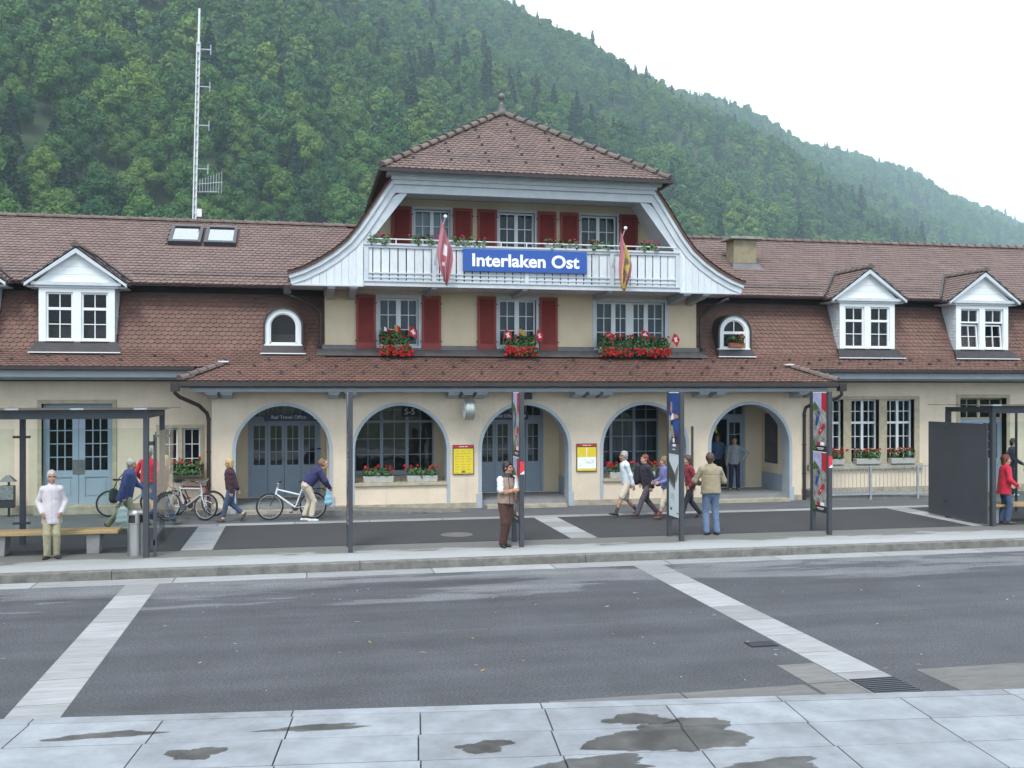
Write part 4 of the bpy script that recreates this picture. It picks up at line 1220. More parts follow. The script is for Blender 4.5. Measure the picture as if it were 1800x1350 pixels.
    q = MB(); q.add([(c - 1.0, yf - 0.01, 4.64), (c + 1.0, yf - 0.01, 4.64), (c + 1.12, 0.62, 4.375), (c - 1.12, 0.62, 4.375), (c - 1.12, 0.60, 4.345), (c + 1.12, 0.60, 4.345)], [(0, 1, 2, 3), (3, 2, 5, 4)]); q.box(c - 0.96, c + 0.96, yf - 0.02, yf + 0.2, 4.30, 4.64); q.build('apron_flashing', M_LEAD, dm)
    q = MB(); q.box(c - 1.12, c + 1.12, 0.585, 0.62, 4.335, 4.36); q.build('apron_edge', M_ALU, dm)
    return dm
for (c, k) in DORM: dormer(c, open_sash=(c > 20))

def arched_dormer(c, split):
    yf = 0.86; ro = 0.49; ri = 0.36; zs = 5.10; zb = 4.62; n = 20
    def arc(r): return [(c - r, zb)] + [(c - r * math.cos(math.pi * k / n), zs + r * math.sin(math.pi * k / n)) for k in range(n + 1)] + [(c + r, zb)]
    o_, i_ = arc(ro), arc(ri); N = len(o_)
    q = MB(); v = [(p[0], yf, p[1]) for p in o_] + [(p[0], yf, p[1]) for p in i_] + [(p[0], yf + 0.09, p[1]) for p in o_] + [(p[0], yf + 0.09, p[1]) for p in i_]
    f = []
    for k in range(N - 1): f += [(k, k + 1, N + k + 1, N + k), (N + k, N + k + 1, 3 * N + k + 1, 3 * N + k), (k, 2 * N + k, 2 * N + k + 1, k + 1)]
    q.add(v, f); q.box(c - ro - 0.02, c + ro + 0.02, yf - 0.03, yf + 0.09, zb - 0.05, zb + 0.01)
    dm = q.build('arched_dormer', M_WHITE, station)
    g = arc(ri + 0.01)
    q = MB(); q.prism(g, 'y', yf + 0.06, yf + 0.066); q.build('pane', M_GLASS, dm)
    q = MB(); q.prism(arc(ri + 0.03), 'y', yf + 0.34, yf + 0.36); q.build('room_darkness', M_DARK, dm)
    q = MB()
    fo, fi = arc(ri + 0.01), arc(ri - 0.035)
    v = [(p[0], yf + 0.03, p[1]) for p in fo] + [(p[0], yf + 0.03, p[1]) for p in fi] + [(p[0], yf + 0.07, p[1]) for p in fi]
    q.add(v, [t for k in range(N - 1) for t in ((k, k + 1, N + k + 1, N + k), (N + k, N + k + 1, 2 * N + k + 1, 2 * N + k))])
    q.box(c - ri, c + ri, yf + 0.03, yf + 0.08, zb, zb + 0.05)
    if split:
        q.box(c - ri, c + ri, yf + 0.025, yf + 0.08, zs - 0.06, zs + 0.02); q.box(c - 0.012, c + 0.012, yf + 0.03, yf + 0.075, zs + 0.02, zs + ri)
    q.build('sash', M_WHITE, dm)
    # barrel roof back to the mansard
    ol = arc(ro + 0.045); N2 = len(ol)
    v = []; 
    for p in ol: v.append((p[0], yf - 0.05, p[1]))
    for p in ol: v.append((p[0], max(yf + 0.05, 1.16 + (p[1] - 4.83) * 0.441 + 0.06), p[1]))
    for p in arc(ro - 0.01): v.append((p[0], yf - 0.05, p[1]))
    q = MB(); q.add(v, [t for k in range(N2 - 1) for t in ((k, k + 1, N2 + k + 1, N2 + k), (k, 2 * N2 + k, 2 * N2 + k + 1, k + 1))]); q.build('barrel_roof', M_LEAD, dm)
    q = MB(); q.add([(c - 0.53, yf - 0.02, 4.59), (c + 0.53, yf - 0.02, 4.59), (c + 0.58, 0.66, 4.385), (c - 0.58, 0.66, 4.385), (c - 0.58, 0.64, 4.35), (c + 0.58, 0.64, 4.35)], [(0, 1, 2, 3), (3, 2, 5, 4)]); q.box(c - 0.5, c + 0.5, yf - 0.01, yf + 0.2, 4.3, 4.58); q.build('apron_flashing', M_LEAD, dm)
    q = MB(); q.box(c - 0.6, c + 0.6, 0.62, 0.655, 4.345, 4.372); q.build('apron_edge', M_ALU, dm)
for (c, k) in ARCHD: arched_dormer(c, k)

# ---- central gable --------------------------------------------------------------
GY = -0.40
GP = [(6.33, 6.36), (5.95, 6.50), (5.55, 6.71), (5.15, 6.98), (4.79, 7.29), (4.50, 7.66), (4.22, 8.08), (3.90, 8.57), (3.56, 9.05)]   # (half width, z)
def offs(pts, w):
    """inward offset of the profile (towards the building)"""
    out_ = []
    for i, p in enumerate(pts):
        a = pts[max(i - 1, 0)]; b = pts[min(i + 1, len(pts) - 1)]
        tx, tz = b[0] - a[0], b[1] - a[1]; l = math.hypot(tx, tz)
        nx, nz = -tz / l, tx / l          # for the right half, points inward/down
        out_.append((p[0] + nx * -w * -1 if False else p[0] - abs(tz) / l * w, p[1] - abs(tx) / l * w))
    return out_
def band(mb, pa, pb, y0, y1, s_):
    N = len(pa)
    v = [(CX + s_ * p[0], y0, p[1]) for p in pa] + [(CX + s_ * p[0], y0, p[1]) for p in pb] + [(CX + s_ * p[0], y1, p[1]) for p in pa] + [(CX + s_ * p[0], y1, p[1]) for p in pb]
    f = []
    for k in range(N - 1):
        f += [(k, k + 1, N + k + 1, N + k), (2 * N + k, 3 * N + k, 3 * N + k + 1, 2 * N + k + 1), (k, 2 * N + k, 2 * N + k + 1, k + 1), (N + k, N + k + 1, 3 * N + k + 1, 3 * N + k)]
    f += [(0, N, 3 * N, 2 * N), (N - 1, 3 * N - 1, 4 * N - 1, 2 * N - 1)]
    mb.add(v, f)
q = MB()
for s_ in (-1, 1):
    band(q, offs(GP, 0.03), offs(GP, 0.26), GY - 0.05, GY + 0.05, s_)
    band(q, offs(GP, 0.0), offs(GP, 0.10), GY - 0.10, GY - 0.052, s_)
# top beam: three stepped mouldings
q.prism([(CX - 3.84, 8.60), (CX + 3.84, 8.60), (CX + 3.56, 9.06), (CX - 3.56, 9.06)], 'y', GY - 0.046, GY + 0.10)
q.box(CX - 3.60, CX + 3.60, GY - 0.12, GY - 0.047, 8.82, 8.93); q.box(CX - 3.68, CX + 3.68, GY - 0.18, GY - 0.047, 8.93, 9.02); q.box(CX - 3.80, CX + 3.80, GY - 0.26, GY + 0.10, 9.021, 9.11)
gable = B('gable_front', q, M_TRIM)
inn = offs(GP, 0.24)
# inner cheek boards beside the opening
for s_ in (-1, 1):
    q = MB()
    q.prism([(CX + s_ * p[0], p[1]) for p in ([(4.42, 7.05), (4.62, 7.22)] + inn[5:8] + [(3.40, 8.62), (3.22, 8.62)])], 'y', GY - 0.005, GY + 0.04)
    q.build('cheek_board', M_TRIM, gable)
# vertical boards of the spandrels, one by one
def z_in(dx):
    for (a, b) in zip(inn[:-1], inn[1:]):
        if b[0] <= dx <= a[0]: return a[1] + (b[1] - a[1]) * (a[0] - dx) / (a[0] - b[0])
    return inn[0][1] if dx > inn[0][0] else inn[-1][1]
for s_ in (-1, 1):
    x = 4.40
    while x < 6.2:
        xb = min(x + 0.19, 6.22)
        pts = [(CX + s_ * (x + 0.003), 6.13), (CX + s_ * (xb - 0.003), 6.13), (CX + s_ * (xb - 0.003), max(6.15, z_in(xb) + 0.06)), (CX + s_ * (x + 0.003), max(6.16, z_in(x) + 0.06))]
        q = MB(); yj = random.uniform(-0.003, 0.003); q.prism(pts, 'y', GY - 0.02 + yj, GY + 0.02); q.build('board', M_BOARD, gable)
        x = xb
    xa, xb = sorted((CX + s_ * 4.395, CX + s_ * 6.24))
    q = MB(); q.box(xa, xb, GY - 0.035, GY + 0.05, 6.095, 6.135); q.build('bottom_rail', M_TRIM, gable)
# gable roof skins (deck + tile edge), extruded back over the wing
for s_ in (-1, 1):
    q = MB(); band(q, [(p[0] + 0.02, p[1] + 0.075) for p in GP], GP, GY - 0.13, 5.0, s_); q.build('gable_roof', M_TILE_RED, roof)
    Pg, Lg, Yg = prof_fn([(-p[0] - 0.02, p[1] + 0.07) for p in GP], xdir=Vector((0, 1, 0)), org=Vector((CX, 0, 0)), out=Vector((-s_, 0, 0)) if s_ > 0 else Vector((1, 0, 0)))
    mb = MB(); tile_rows(mb, Pg, Lg, lambda s: [(GY - 0.17, 4.6)], e=0.16, seed=20 + s_)
    tag(mb.build('roof_tiles', M_TILE_RED, roof), kind='stuff')
# soffits: under spandrels, over balcony, sloping linings
for s_ in (-1, 1):
    xa, xb = sorted((CX + s_ * 4.3, CX + s_ * 6.3)); q = MB(); q.box(xa, xb, GY + 0.02, 1.25, 6.14, 6.17); B('soffit', q, M_SOFFIT)
q = MB(); q.box(CX - 3.7, CX + 3.7, GY + 0.1, 1.02, 8.73, 8.77); B('balcony_ceiling', q, M_SOFFIT)
for s_ in (-1, 1):
    n = 8
    for k in range(n):
        ya, yb = GY + 0.06 + (1.0 - GY - 0.06) * k / n, GY + 0.06 + (1.0 - GY - 0.06) * (k + 1) / n
        v = [(CX + s_ * 3.42, ya + .003, 8.74), (CX + s_ * 3.42, yb - .003, 8.74), (CX + s_ * 4.44, yb - .003, 7.15), (CX + s_ * 4.44, ya + .003, 7.15)]
        q = MB(); q.add(v + [(p[0] + s_ * 0.03, p[1], p[2] + 0.02) for p in v], [(0, 1, 2, 3), (7, 6, 5, 4), (0, 4, 5, 1), (1, 5, 6, 2), (2, 6, 7, 3), (3, 7, 4, 0)]); q.build('lining_board', M_BOARD, gable)
# hip roof on top
PK = (CX, 3.1, 11.80); EH = 3.93; EY0, EY1 = 3.1 - 3.95, 3.1 + 3.95; EZ = 9.16
q = MB(); q.add([(CX - EH, EY0, EZ), (CX + EH, EY0, EZ), (CX + EH, EY1, EZ), (CX - EH, EY1, EZ), PK], [(0, 1, 4), (1, 2, 4), (2, 3, 4), (3, 0, 4), (3, 2, 1, 0)]); q.build('hip_deck', M_UNDEREAVE, roof)
Lh = math.hypot(3.95, PK[2] - EZ)
for (org, xd, od, sd) in ((Vector((CX, EY0, 0)), Vector((1, 0, 0)), Vector((0, 1, 0)), 31), (Vector((CX - EH, 3.1, 0)), Vector((0, 1, 0)), Vector((1, 0, 0)), 32), (Vector((CX + EH, 3.1, 0)), Vector((0, 1, 0)), Vector((-1, 0, 0)), 33)):
    Ph, L_, Y_ = prof_fn([(-0.06, EZ - 0.01), (3.95, PK[2])], xdir=xd, org=org, out=od)
    mb = MB(); tile_rows(mb, Ph, L_, lambda s: [(-EH * (1 - s / L_) - 0.02, EH * (1 - s / L_) + 0.02)], e=0.165, w=0.17, seed=sd)
    tag(mb.build('roof_tiles', M_TILE, roof), kind='stuff')
for sx, yy in ((-1, EY0), (1, EY0)):
    ridge_run((CX + sx * (EH + 0.02), yy - 0.02, EZ + 0.06), (CX + sx * 0.08, 3.02, PK[2] + 0.03), roof, 0.42, 1.0)
q = MB(); q.box(CX - EH - 0.02, CX + EH + 0.02, EY0 - 0.10, EY0 - 0.02, EZ - 0.10, EZ - 0.01); q.box(CX - EH - 0.10, CX - EH - 0.02, EY0 - 0.10, 4.0, EZ - 0.10, EZ - 0.01); q.box(CX + EH + 0.02, CX + EH + 0.10, EY0 - 0.10, 4.0, EZ - 0.10, EZ - 0.01)
B('gutter', q, M_GUTTER)
yy = 0.0; zz = EZ + 0.62; 
q = MB()
for h in (0.05, 0.12): q.tube([(CX - 3.2, EY0 + 0.62, EZ + 0.42 + h), (CX + 3.2, EY0 + 0.62, EZ + 0.42 + h)], 0.009, 5)
for k in range(9): q.tube([(CX - 3.2 + 0.8 * k, EY0 + 0.62, EZ + 0.40), (CX - 3.2 + 0.8 * k, EY0 + 0.62, EZ + 0.56)], 0.008, 4)
q.build('snow_guard', M_FLASH, roof)
# small vent tiles on hip, lower slope
def vent_tiles(pts):
    me = MB().box(-0.035, 0.035, -0.06, 0.0, 0.0, 0.05).mesh('vent_tile', M_LEAD)
    for p in pts: link('vent_tile', me, roof, p)
vt = []
for r_ in range(6):
    t = 0.14 + 0.13 * r_; hw = EH * (1 - t) - 0.3; n = int(hw * 2 / 0.95)
    for k in range(n + 1): vt.append((CX - hw + 2 * hw * (k + 0.5 * (r_ % 2)) / max(n, 1), EY0 + 3.95 * t, EZ + 2.64 * t + 0.035)) if (k + 0.5 * (r_ % 2)) <= n else None
for r_ in range(3):
    y = -0.45 + 0.42 * r_
    x = -1.6 + 0.35 * r_
    while x < 13.6: vt.append((x, y, 3.60 + (y + 0.85) * 0.449 + 0.04)); x += 1.05
x = 14.2
while x < 25: vt.append((x, 0.55, 4.27)); vt.append((x + 0.5, 0.30, 4.155)); x += 1.0
x = -9.0
while x < -1.5: vt.append((x, 0.55, 4.27)); vt.append((x + 0.5, 0.30, 4.155)); x += 1.3
vent_tiles(vt)
# finial
q = MB(); q.lathe([(0.17, -0.05), (0.13, 0.12), (0.10, 0.30), (0.11, 0.33), (0.05, 0.36), (0.045, 0.46), (0.085, 0.50), (0.105, 0.56), (0.10, 0.62), (0.06, 0.67), (0.01, 0.69)], (PK[0], PK[1], PK[2] - 0.02), 14)
q.build('finial', M_FLASH, roof, smooth=True)

# ---- balcony --------------------------------------------------------------------
BX0, BX1 = CX - 4.40, CX + 4.40
q = MB()
q.box(BX0, BX1, GY - 0.03, 1.0, 6.13, 6.24)                       # floor
q.box(BX0, BX1, GY - 0.07, GY - 0.031, 6.12, 6.27); q.box(BX0, BX1, GY - 0.10, GY - 0.071, 6.235, 6.275)
balcony = B('balcony', q, M_TRIM)
q = MB(); q.box(BX0, BX1, GY - 0.06, GY + 0.07, 7.13, 7.20); q.box(BX0, BX1, GY - 0.09, GY + 0.10, 7.20, 7.25); q.build('handrail', M_TRIM, balcony)
q = MB(); q.box(BX0, BX1, GY - 0.055, GY - 0.026, 6.34, 6.375); q.build('rail', M_TRIM, balcony)
q = MB(); q.box(BX0, BX1, GY - 0.055, GY - 0.026, 6.45, 6.485); q.build('rail', M_TRIM, balcony)
for xx in (BX0 + 0.07, 3.42, 5.95, 8.36, BX1 - 0.07):
    q = MB(); q.box(xx - 0.055, xx + 0.055, GY - 0.065, GY + 0.05, 6.276, 7.128); q.build('post', M_TRIM, balcony)
x = BX0 + 0.02; k = 0
while x < BX1 - 0.1:
    q = MB(); yj = random.uniform(-0.004, 0.004); g = random.uniform(0.010, 0.022)
    q.box(x + g, x + 0.222 - g, GY - 0.022 + yj, GY + 0.004 + yj, 6.278, 7.127); q.build('board', M_BOARD, balcony)
    x += 0.222
q = MB(); q.tube([(BX0 + 0.1, GY - 0.02, 7.37), (BX1 - 0.1, GY - 0.02, 7.37)], 0.016, 6)
for k in range(13): xx = BX0 + 0.15 + (BX1 - BX0 - 0.3) * k / 12; q.box(xx - 0.012, xx + 0.012, GY - 0.03, GY - 0.01, 7.25, 7.37)
q.build('metal_rail', M_ALU, balcony)
for xx in (0.72, 1.30, 10.60, 11.18):
    q = MB(); q.prism([(-0.36, 6.13), (1.0, 6.13), (1.0, 5.86), (0.5, 5.93), (-0.05, 5.98), (-0.20, 6.03), (-0.36, 6.03)], 'x', xx - 0.09, xx + 0.09); q.box(xx - 0.11, xx + 0.11, -0.40, -0.30, 6.06, 6.125); B('bracket', q, M_BLUEGREY)
for xx in (3.42, 5.90, 8.32):
    q = MB(); q.prism([(-0.42, 6.128), (1.0, 6.128), (1.0, 5.98), (-0.25, 6.04), (-0.42, 6.08)], 'x', xx - 0.07, xx + 0.07); B('bracket', q, M_BLUEGREY)
# ------------------------------------------------------------------ flowers
def leaf_ball(mb, c, rx, ry, rz, n, size, rr, droop=0.0):
    for _ in range(n):
        while True:
            p = Vector((rr.uniform(-1, 1), rr.uniform(-1, 1), rr.uniform(-1, 1)))
            if 0.15 < p.length < 1: break
        p = p.normalized() * (p.length ** 0.45)
        pos = Vector((c[0] + p.x * rx, c[1] + p.y * ry, c[2] + p.z * rz - droop * abs(p.y)))
        nrm = (Vector((p.x, p.y, p.z + 0.5)) + Vector((rr.uniform(-.8, .8), rr.uniform(-.8, .8), rr.uniform(-.8, .8)))).normalized()
        a = nrm.orthogonal().normalized(); b = nrm.cross(a)
        s = size * rr.uniform(0.6, 1.3); th = rr.uniform(0, 6.28)
        pts = []
        for k in range(6):
            an = th + k * math.pi / 3
            pts.append(tuple(pos + a * (math.cos(an) * s) + b * (math.sin(an) * s) + nrm * (0.25 * s * (k % 2))))
        mb.ct = rr.random()
        mb.add(pts, [(0, 1, 2, 3, 4, 5)])
def blossom(mb, c, r, rr):
    for _ in range(9):
        d_ = Vector((rr.gauss(0, 1), rr.gauss(0, 1), rr.gauss(0, 1))).normalized()
        pos = Vector(c) + d_ * r * 0.7
        a = d_.orthogonal().normalized(); b = d_.cross(a); s = r * rr.uniform(0.55, 0.8)
        mb.ct = rr.random()
        mb.add([tuple(pos + a * s), tuple(pos + b * s + d_ * s * .2), tuple(pos - a * s), tuple(pos - b * s + d_ * s * .2)], [(0, 1, 2, 3)])
def flower_box(label, loc, L=0.8, h=0.17, dp=0.2, boxm=None, fol_h=0.2, nflow=26, nleaf=230, petal=None, hang=0.0, group=None, seed=1, name='flower_box', lowflow=False):
    rr = random.Random(seed)
    t = thing(name, label, 'flower box', loc, 0, group)
    q = MB()
    q.add([(-L / 2, -dp / 2, 0), (L / 2, -dp / 2, 0), (L / 2, dp / 2, 0), (-L / 2, dp / 2, 0), (-L / 2 - .02, -dp / 2 - .02, h), (L / 2 + .02, -dp / 2 - .02, h), (L / 2 + .02, dp / 2 + .02, h), (-L / 2 - .02, dp / 2 + .02, h)],
          [(0, 3, 2, 1), (4, 5, 6, 7), (0, 1, 5, 4), (1, 2, 6, 5), (2, 3, 7, 6), (3, 0, 4, 7)])
    q.build('planter', boxm or M_BOXGREY, t, bevel=0.008)
    q = MB()
    n = max(2, int(L / 0.22))
    for i in range(n):
        xx = -L / 2 + L * (i + 0.5) / n
        leaf_ball(q, (xx + rr.uniform(-.04, .04), rr.uniform(-.03, .03), h + fol_h * rr.uniform(0.30, 0.5)), 0.17, 0.15 + hang * .1, fol_h * 0.62, nleaf // n, 0.036, rr)
        if hang:
            leaf_ball(q, (xx, -0.12, h - hang * 0.45), 0.16, 0.12, hang * 0.6, int(nleaf * 0.8) // n, 0.036, rr)
    q.build('leaves', M_LEAF, t)['kind'] = 'stuff'
    q = MB()
    for i in range(nflow):
        if lowflow and rr.random() < 0.8:
            zz = h - hang * rr.uniform(0.1, 1.0); yy = -0.22 - rr.uniform(0, .06); xx = rr.uniform(-L / 2 - .06, L / 2 + .06)
        else:
            zz = h + fol_h * rr.uniform(0.5, 1.15); xx = rr.uniform(-L / 2 - .08, L / 2 + .08); yy = rr.uniform(-.16, .12)
        blossom(q, (xx, yy, zz), rr.uniform(0.028, 0.045), rr)
    q.build('blossoms', petal or M_PETAL, t)['kind'] = 'stuff'
    return t
flower_box('red geranium box spilling below the first-floor window above the first parapet arch', (2.48, 0.62, 4.46), 0.80, 0.16, 0.2, fol_h=0.34, nflow=80, nleaf=420, hang=0.3, lowflow=True, seed=1)
flower_box('box of trailing red geraniums under the middle first-floor window between oxblood shutters', (6.0, 0.62, 4.46), 0.88, 0.16, 0.2, fol_h=0.30, nflow=85, nleaf=440, hang=0.28, lowflow=True, seed=2)
flower_box('trailing red geranium box at the half of the wide first-floor window towards its middle post', (8.78, 0.62, 4.44), 0.92, 0.16, 0.2, fol_h=0.34, nflow=85, nleaf=460, hang=0.26, lowflow=True, seed=3)
flower_box('trailing red geranium box at the half of the wide first-floor window beside the wall corner', (9.86, 0.62, 4.44), 0.98, 0.16, 0.2, fol_h=0.32, nflow=90, nleaf=460, hang=0.26, lowflow=True, seed=4)
flower_box('grey box of red geraniums on the first parapet sill, beside the arch with the bicycle', (1.98, 0.12, 0.888), 0.78, 0.17, fol_h=0.24, nflow=16, seed=5)
flower_box('grey box of red geraniums on the first parapet sill, beside the plain yellow timetable', (3.16, 0.12, 0.888), 0.80, 0.17, fol_h=0.24, nflow=16, seed=6)
flower_box('grey box of red geraniums on the second parapet sill, beside the yellow route map', (8.86, 0.12, 0.888), 0.78, 0.17, fol_h=0.24, nflow=26, seed=7)
flower_box('grey box of red geraniums on the second parapet sill, beside the thin black post', (10.10, 0.12, 0.888), 0.78, 0.17, fol_h=0.24, nflow=26, seed=8)
flower_box('box of red geraniums on the small twin window beside the downpipe', (-3.02, 0.80, 1.08), 0.74, 0.15, fol_h=0.30, nflow=18, nleaf=280, hang=0.08, seed=9)
flower_box('grey geranium box on the stone sill of the triple window, nearest the arcade', (15.76, 0.92, 1.10), 0.78, 0.17, fol_h=0.28, nflow=26, seed=10)
flower_box('grey geranium box on the stone sill of the triple window, in the middle bay', (16.98, 0.92, 1.10), 0.80, 0.17, fol_h=0.28, nflow=22, seed=11)
flower_box('grey geranium box on the stone sill of the triple window, farthest from the arcade', (18.16, 0.92, 1.10), 0.80, 0.17, fol_h=0.28, nflow=22, seed=12)
flower_box('terracotta box with red geraniums in the arched dormer with a split sash', (12.62, 0.80, 4.64), 0.46, 0.13, 0.14, boxm=M_TERRA, fol_h=0.22, nflow=9, nleaf=110, seed=13)
for i, (xx, lab) in enumerate(((1.95, 'small pink geranium box on the balcony rail by the gable board beside the unlit skylights'), (3.15, 'small pink geranium box on the balcony rail beside the plain red flag'),
                 (4.38, 'pink geranium box on the balcony rail above the first letters of the blue sign'), (6.95, 'pink geranium box on the balcony rail above the last letters of the blue sign'),
                 (8.02, 'small pink geranium box on the balcony rail behind the yellow and red flag'), (9.45, 'small pink geranium box on the balcony rail by the gable board near the chimney'))):
    flower_box(lab, (xx, -0.30, 7.26), 0.62 if i not in (2, 3) else 0.9, 0.10, 0.14, boxm=M_BOXGREY, fol_h=0.16, nflow=7, nleaf=90, hang=0.16, petal=M_PINK, seed=30 + i)

# ------------------------------------------------------------------ signs, flags, boards
t = thing('station_name_sign', 'long blue station sign with white lettering Interlaken Ost on the balcony', 'sign', (5.90, -0.50, 6.56))
q = MB(); q.box(-1.72, 1.72, -0.03, 0.03, 0, 0.60); q.build('panel', M_SIGNBLUE, t, bevel=0.006)
text_mesh('lettering', 'Interlaken Ost', 0.47, M_SIGNWHITE, t, 0.004, 0.0125, loc=(0, -0.036, 0.285), xs=1.08)
def small_sign(label, x, y, z, txt, w=1.55, size=0.13, icon=True):
    t = thing('door_sign', label, 'sign', (x, y, z))
    q = MB(); q.box(-w / 2, w / 2, -0.02, 0.02, 0, 0.21); q.build('panel', M_SIGNNAVY, t)
    text_mesh('lettering', txt, size, M_SIGNWHITE, t, 0.002, 0.002, loc=(-0.10 if icon else 0, -0.024, 0.105), xs=1.05)
    if icon:
        q = MB(); q.v = []; q.tube([(w / 2 - 0.13, -0.021, 0.105), (w / 2 - 0.13, -0.024, 0.105)], 0.06, 18); q.build('info_disc', M_SIGNWHITE, t)
        text_mesh('info_letter', 'i', 0.11, M_SIGNNAVY, t, 0.002, 0.004, loc=(w / 2 - 0.13, -0.027, 0.105))
small_sign('navy Rail Travel Office sign over the doors in the arch with the white bicycle', -0.30, 1.98, 2.50, 'Rail Travel Office')
small_sign('navy Rail Travel Office sign over the doors in the arch between the yellow timetables', 5.75, 1.98, 2.50, 'Rail Travel Office')
small_sign('navy Rail Travel Office sign over the open doorway', 11.85, 1.98, 2.50, 'Rail Travel Office')
t = thing('window_number', 'white number 5-5 on a black plate in the parapet arch window', 'sign', (3.02, 2.00, 2.60))
q = MB(); q.box(-0.22, 0.22, 0, 0.02, 0, 0.28); q.build('plate', M_PRINTDK, t); text_mesh('lettering', '5-5', 0.24, M_SIGNWHITE, t, 0.002, 0.004, loc=(0, -0.004, 0.14))
t = thing('logo_plate', 'blue plate with white arrow marks above the travel office sign', 'sign', (0.20, 2.00, 2.82))
q = MB(); q.box(-0.5, 0.5, 0, 0.02, 0, 0.24); q.build('plate', M_SIGNBLUE, t)
q = MB()
for xx in (0.16, 0.38): q.prism([(xx - 0.07, 0.12), (xx - 0.01, 0.19), (xx - 0.01, 0.14), (xx + 0.07, 0.14), (xx + 0.07, 0.10), (xx - 0.01, 0.10), (xx - 0.01, 0.05)], 'y', -0.004, -0.001)
q.build('arrow_marks', M_SIGNWHITE, t)

def notice(label, x0, x1, z0, z1, style, seed):
    rr = random.Random(seed)
    t = thing('timetable_board', label, 'timetable', ((x0 + x1) / 2, 0.0, z0)); w = x1 - x0; h = z1 - z0
    q = MB(); q.box(-w / 2, w / 2, -0.045, -0.002, 0, h); q.build('frame', M_STEEL_DK, t, bevel=0.006)
    q = MB(); q.box(-w / 2 + .02, w / 2 - .02, -0.049, -0.046, 0.02, h - 0.10); q.build('sheet', M_YELLOW, t)
    q = MB(); q.box(-w / 2 + .02, w / 2 - .02, -0.049, -0.046, h - 0.075, h - 0.02); q.build('header', M_RED, t)
    q = MB(); q.box(-0.12, 0.02, -0.0505, -0.0492, h - 0.055, h - 0.04); q.box(0.04, 0.12, -0.0505, -0.0492, h - 0.055, h - 0.04); q.build('header_print', M_SIGNWHITE, t)
    q = MB(); q.box(-w / 2 + .02, w / 2 - .02, -0.049, -0.046, h - 0.10, h - 0.077); q.build('band', M_PRINTDK, t)
    q = MB()
    if style == 0:
        for r_ in range(9):
            for c_ in range(3):
                xx = -w / 2 + 0.06 + c_ * (w - 0.10) / 3; zz = 0.05 + (h - 0.22) * r_ / 8
                q.box(xx, xx + (w - 0.16) / 3 * rr.uniform(.6, 1), -0.0505, -0.0495, zz, zz + 0.008)
        q.box(-0.05, 0.05, -0.0505, -0.0495, 0.045, 0.10)
    else:
        for r_ in range(14):
            a = rr.uniform(-w / 2 + .08, w / 2 - .08); b = a + rr.uniform(-.15, .15); z_ = rr.uniform(0.12, 0.36)
            q.bar((max(-w / 2 + .05, min(w / 2 - .05, a)), -0.0525, z_), (max(-w / 2 + .05, min(w / 2 - .05, b)), -0.0525, z_ + rr.uniform(-.08, .08)), 0.001, 0.005)
    q.build('print', mat('print_olive', (0.16, 0.13, 0.02), 0.7) if style == 0 else M_PRINTGREY, t)
    if style == 1:
        q = MB(); q.box(-w / 2 + .03, w / 2 - .03, -0.0515, -0.0495, 0.08, 0.40); q.build('map_sheet', M_SIGNWHITE, t)
        q = MB(); q.box(-0.01, 0.01, -0.0515, -0.0495, 0.41, h - 0.11); q.build('divider', M_SIGNWHITE, t)
notice('plain yellow timetable board with red header on the arcade pier', 3.98, 4.56, 1.08, 1.88, 0, 1)
notice('yellow timetable board with a white route map below on the arcade pier', 7.46, 8.05, 1.10, 1.88, 1, 2)
def framed(label, x, y0, y1, z0, z1, m):
    t = thing('framed_poster', label, 'poster', (x, (y0 + y1) / 2, z0))
    w = y1 - y0; h = z1 - z0
    q = MB(); q.box(-0.03, -0.001, -w / 2, w / 2, 0, h); q.build('frame', M_STEEL_DK, t)
    q = MB(); q.box(-0.034, -0.031, -w / 2 + .04, w / 2 - .04, 0.04, h - .04); q.build('print', m, t)
framed('tall dark mountain poster on the side wall of the porch with the open doorway', 14.02, 0.95, 1.75, 1.15, 2.65, mat('dark_mountain_print', (0.06, 0.07, 0.09), 0.35, col2=(0.012, 0.013, 0.018), vscale=2.5))
framed('small framed notice on the porch side wall of the arch between the timetables', 7.47, 0.75, 1.2, 1.6, 2.2, mat('notice_print', (0.20, 0.20, 0.20), 0.4, col2=(0.03, 0.03, 0.05), vscale=5))

t = thing('hanging_sign', 'yellow pennant-shaped sign hanging inside the open doorway', 'sign', (12.46, 2.22, 2.02))
q = MB(); q.prism([(-0.14, 0.42), (0.12, 0.46), (0.16, 0.0), (0.02, 0.10), (-0.14, 0.16)], 'y', -0.008, 0.008); q.build('panel', M_YELLOW, t)
q = MB(); q.tube([(0, 0, 0.44), (0, 0, 1.1)], 0.006, 5); q.build('cord', M_STEEL_DK, t)
# round drum-shaped station clock seen edge-on, and small floodlight
t = thing('wall_clock', 'round silver double-faced clock projecting edge-on from the arcade wall', 'clock', (4.36, -0.42, 2.56))
q = MB(); q.tube([(-0.13, 0, 0.29), (-0.10, 0, 0.29), (0.10, 0, 0.29), (0.13, 0, 0.29)], [0.26, 0.285, 0.285, 0.26], 32); q.build('drum', mat('silver_green_metal', (0.40, 0.44, 0.42), 0.35, metal=0.6), t, smooth=False)
q = MB(); q.tube([(-0.136, 0, 0.29), (-0.131, 0, 0.29)], 0.245, 32); q.tube([(0.131, 0, 0.29), (0.136, 0, 0.29)], 0.245, 32); q.build('clock_face', M_SIGNWHITE, t)
q = MB(); q.box(-0.142, -0.138, -0.012, 0.012, 0.29, 0.48); q.box(-0.142, -0.138, -0.15, 0.0, 0.278, 0.302); q.build('hands', M_PRINTDK, t)
q = MB(); q.box(-0.03, 0.03, 0.28, 0.42, 0.26, 0.32); q.build('arm', M_STEEL, t)
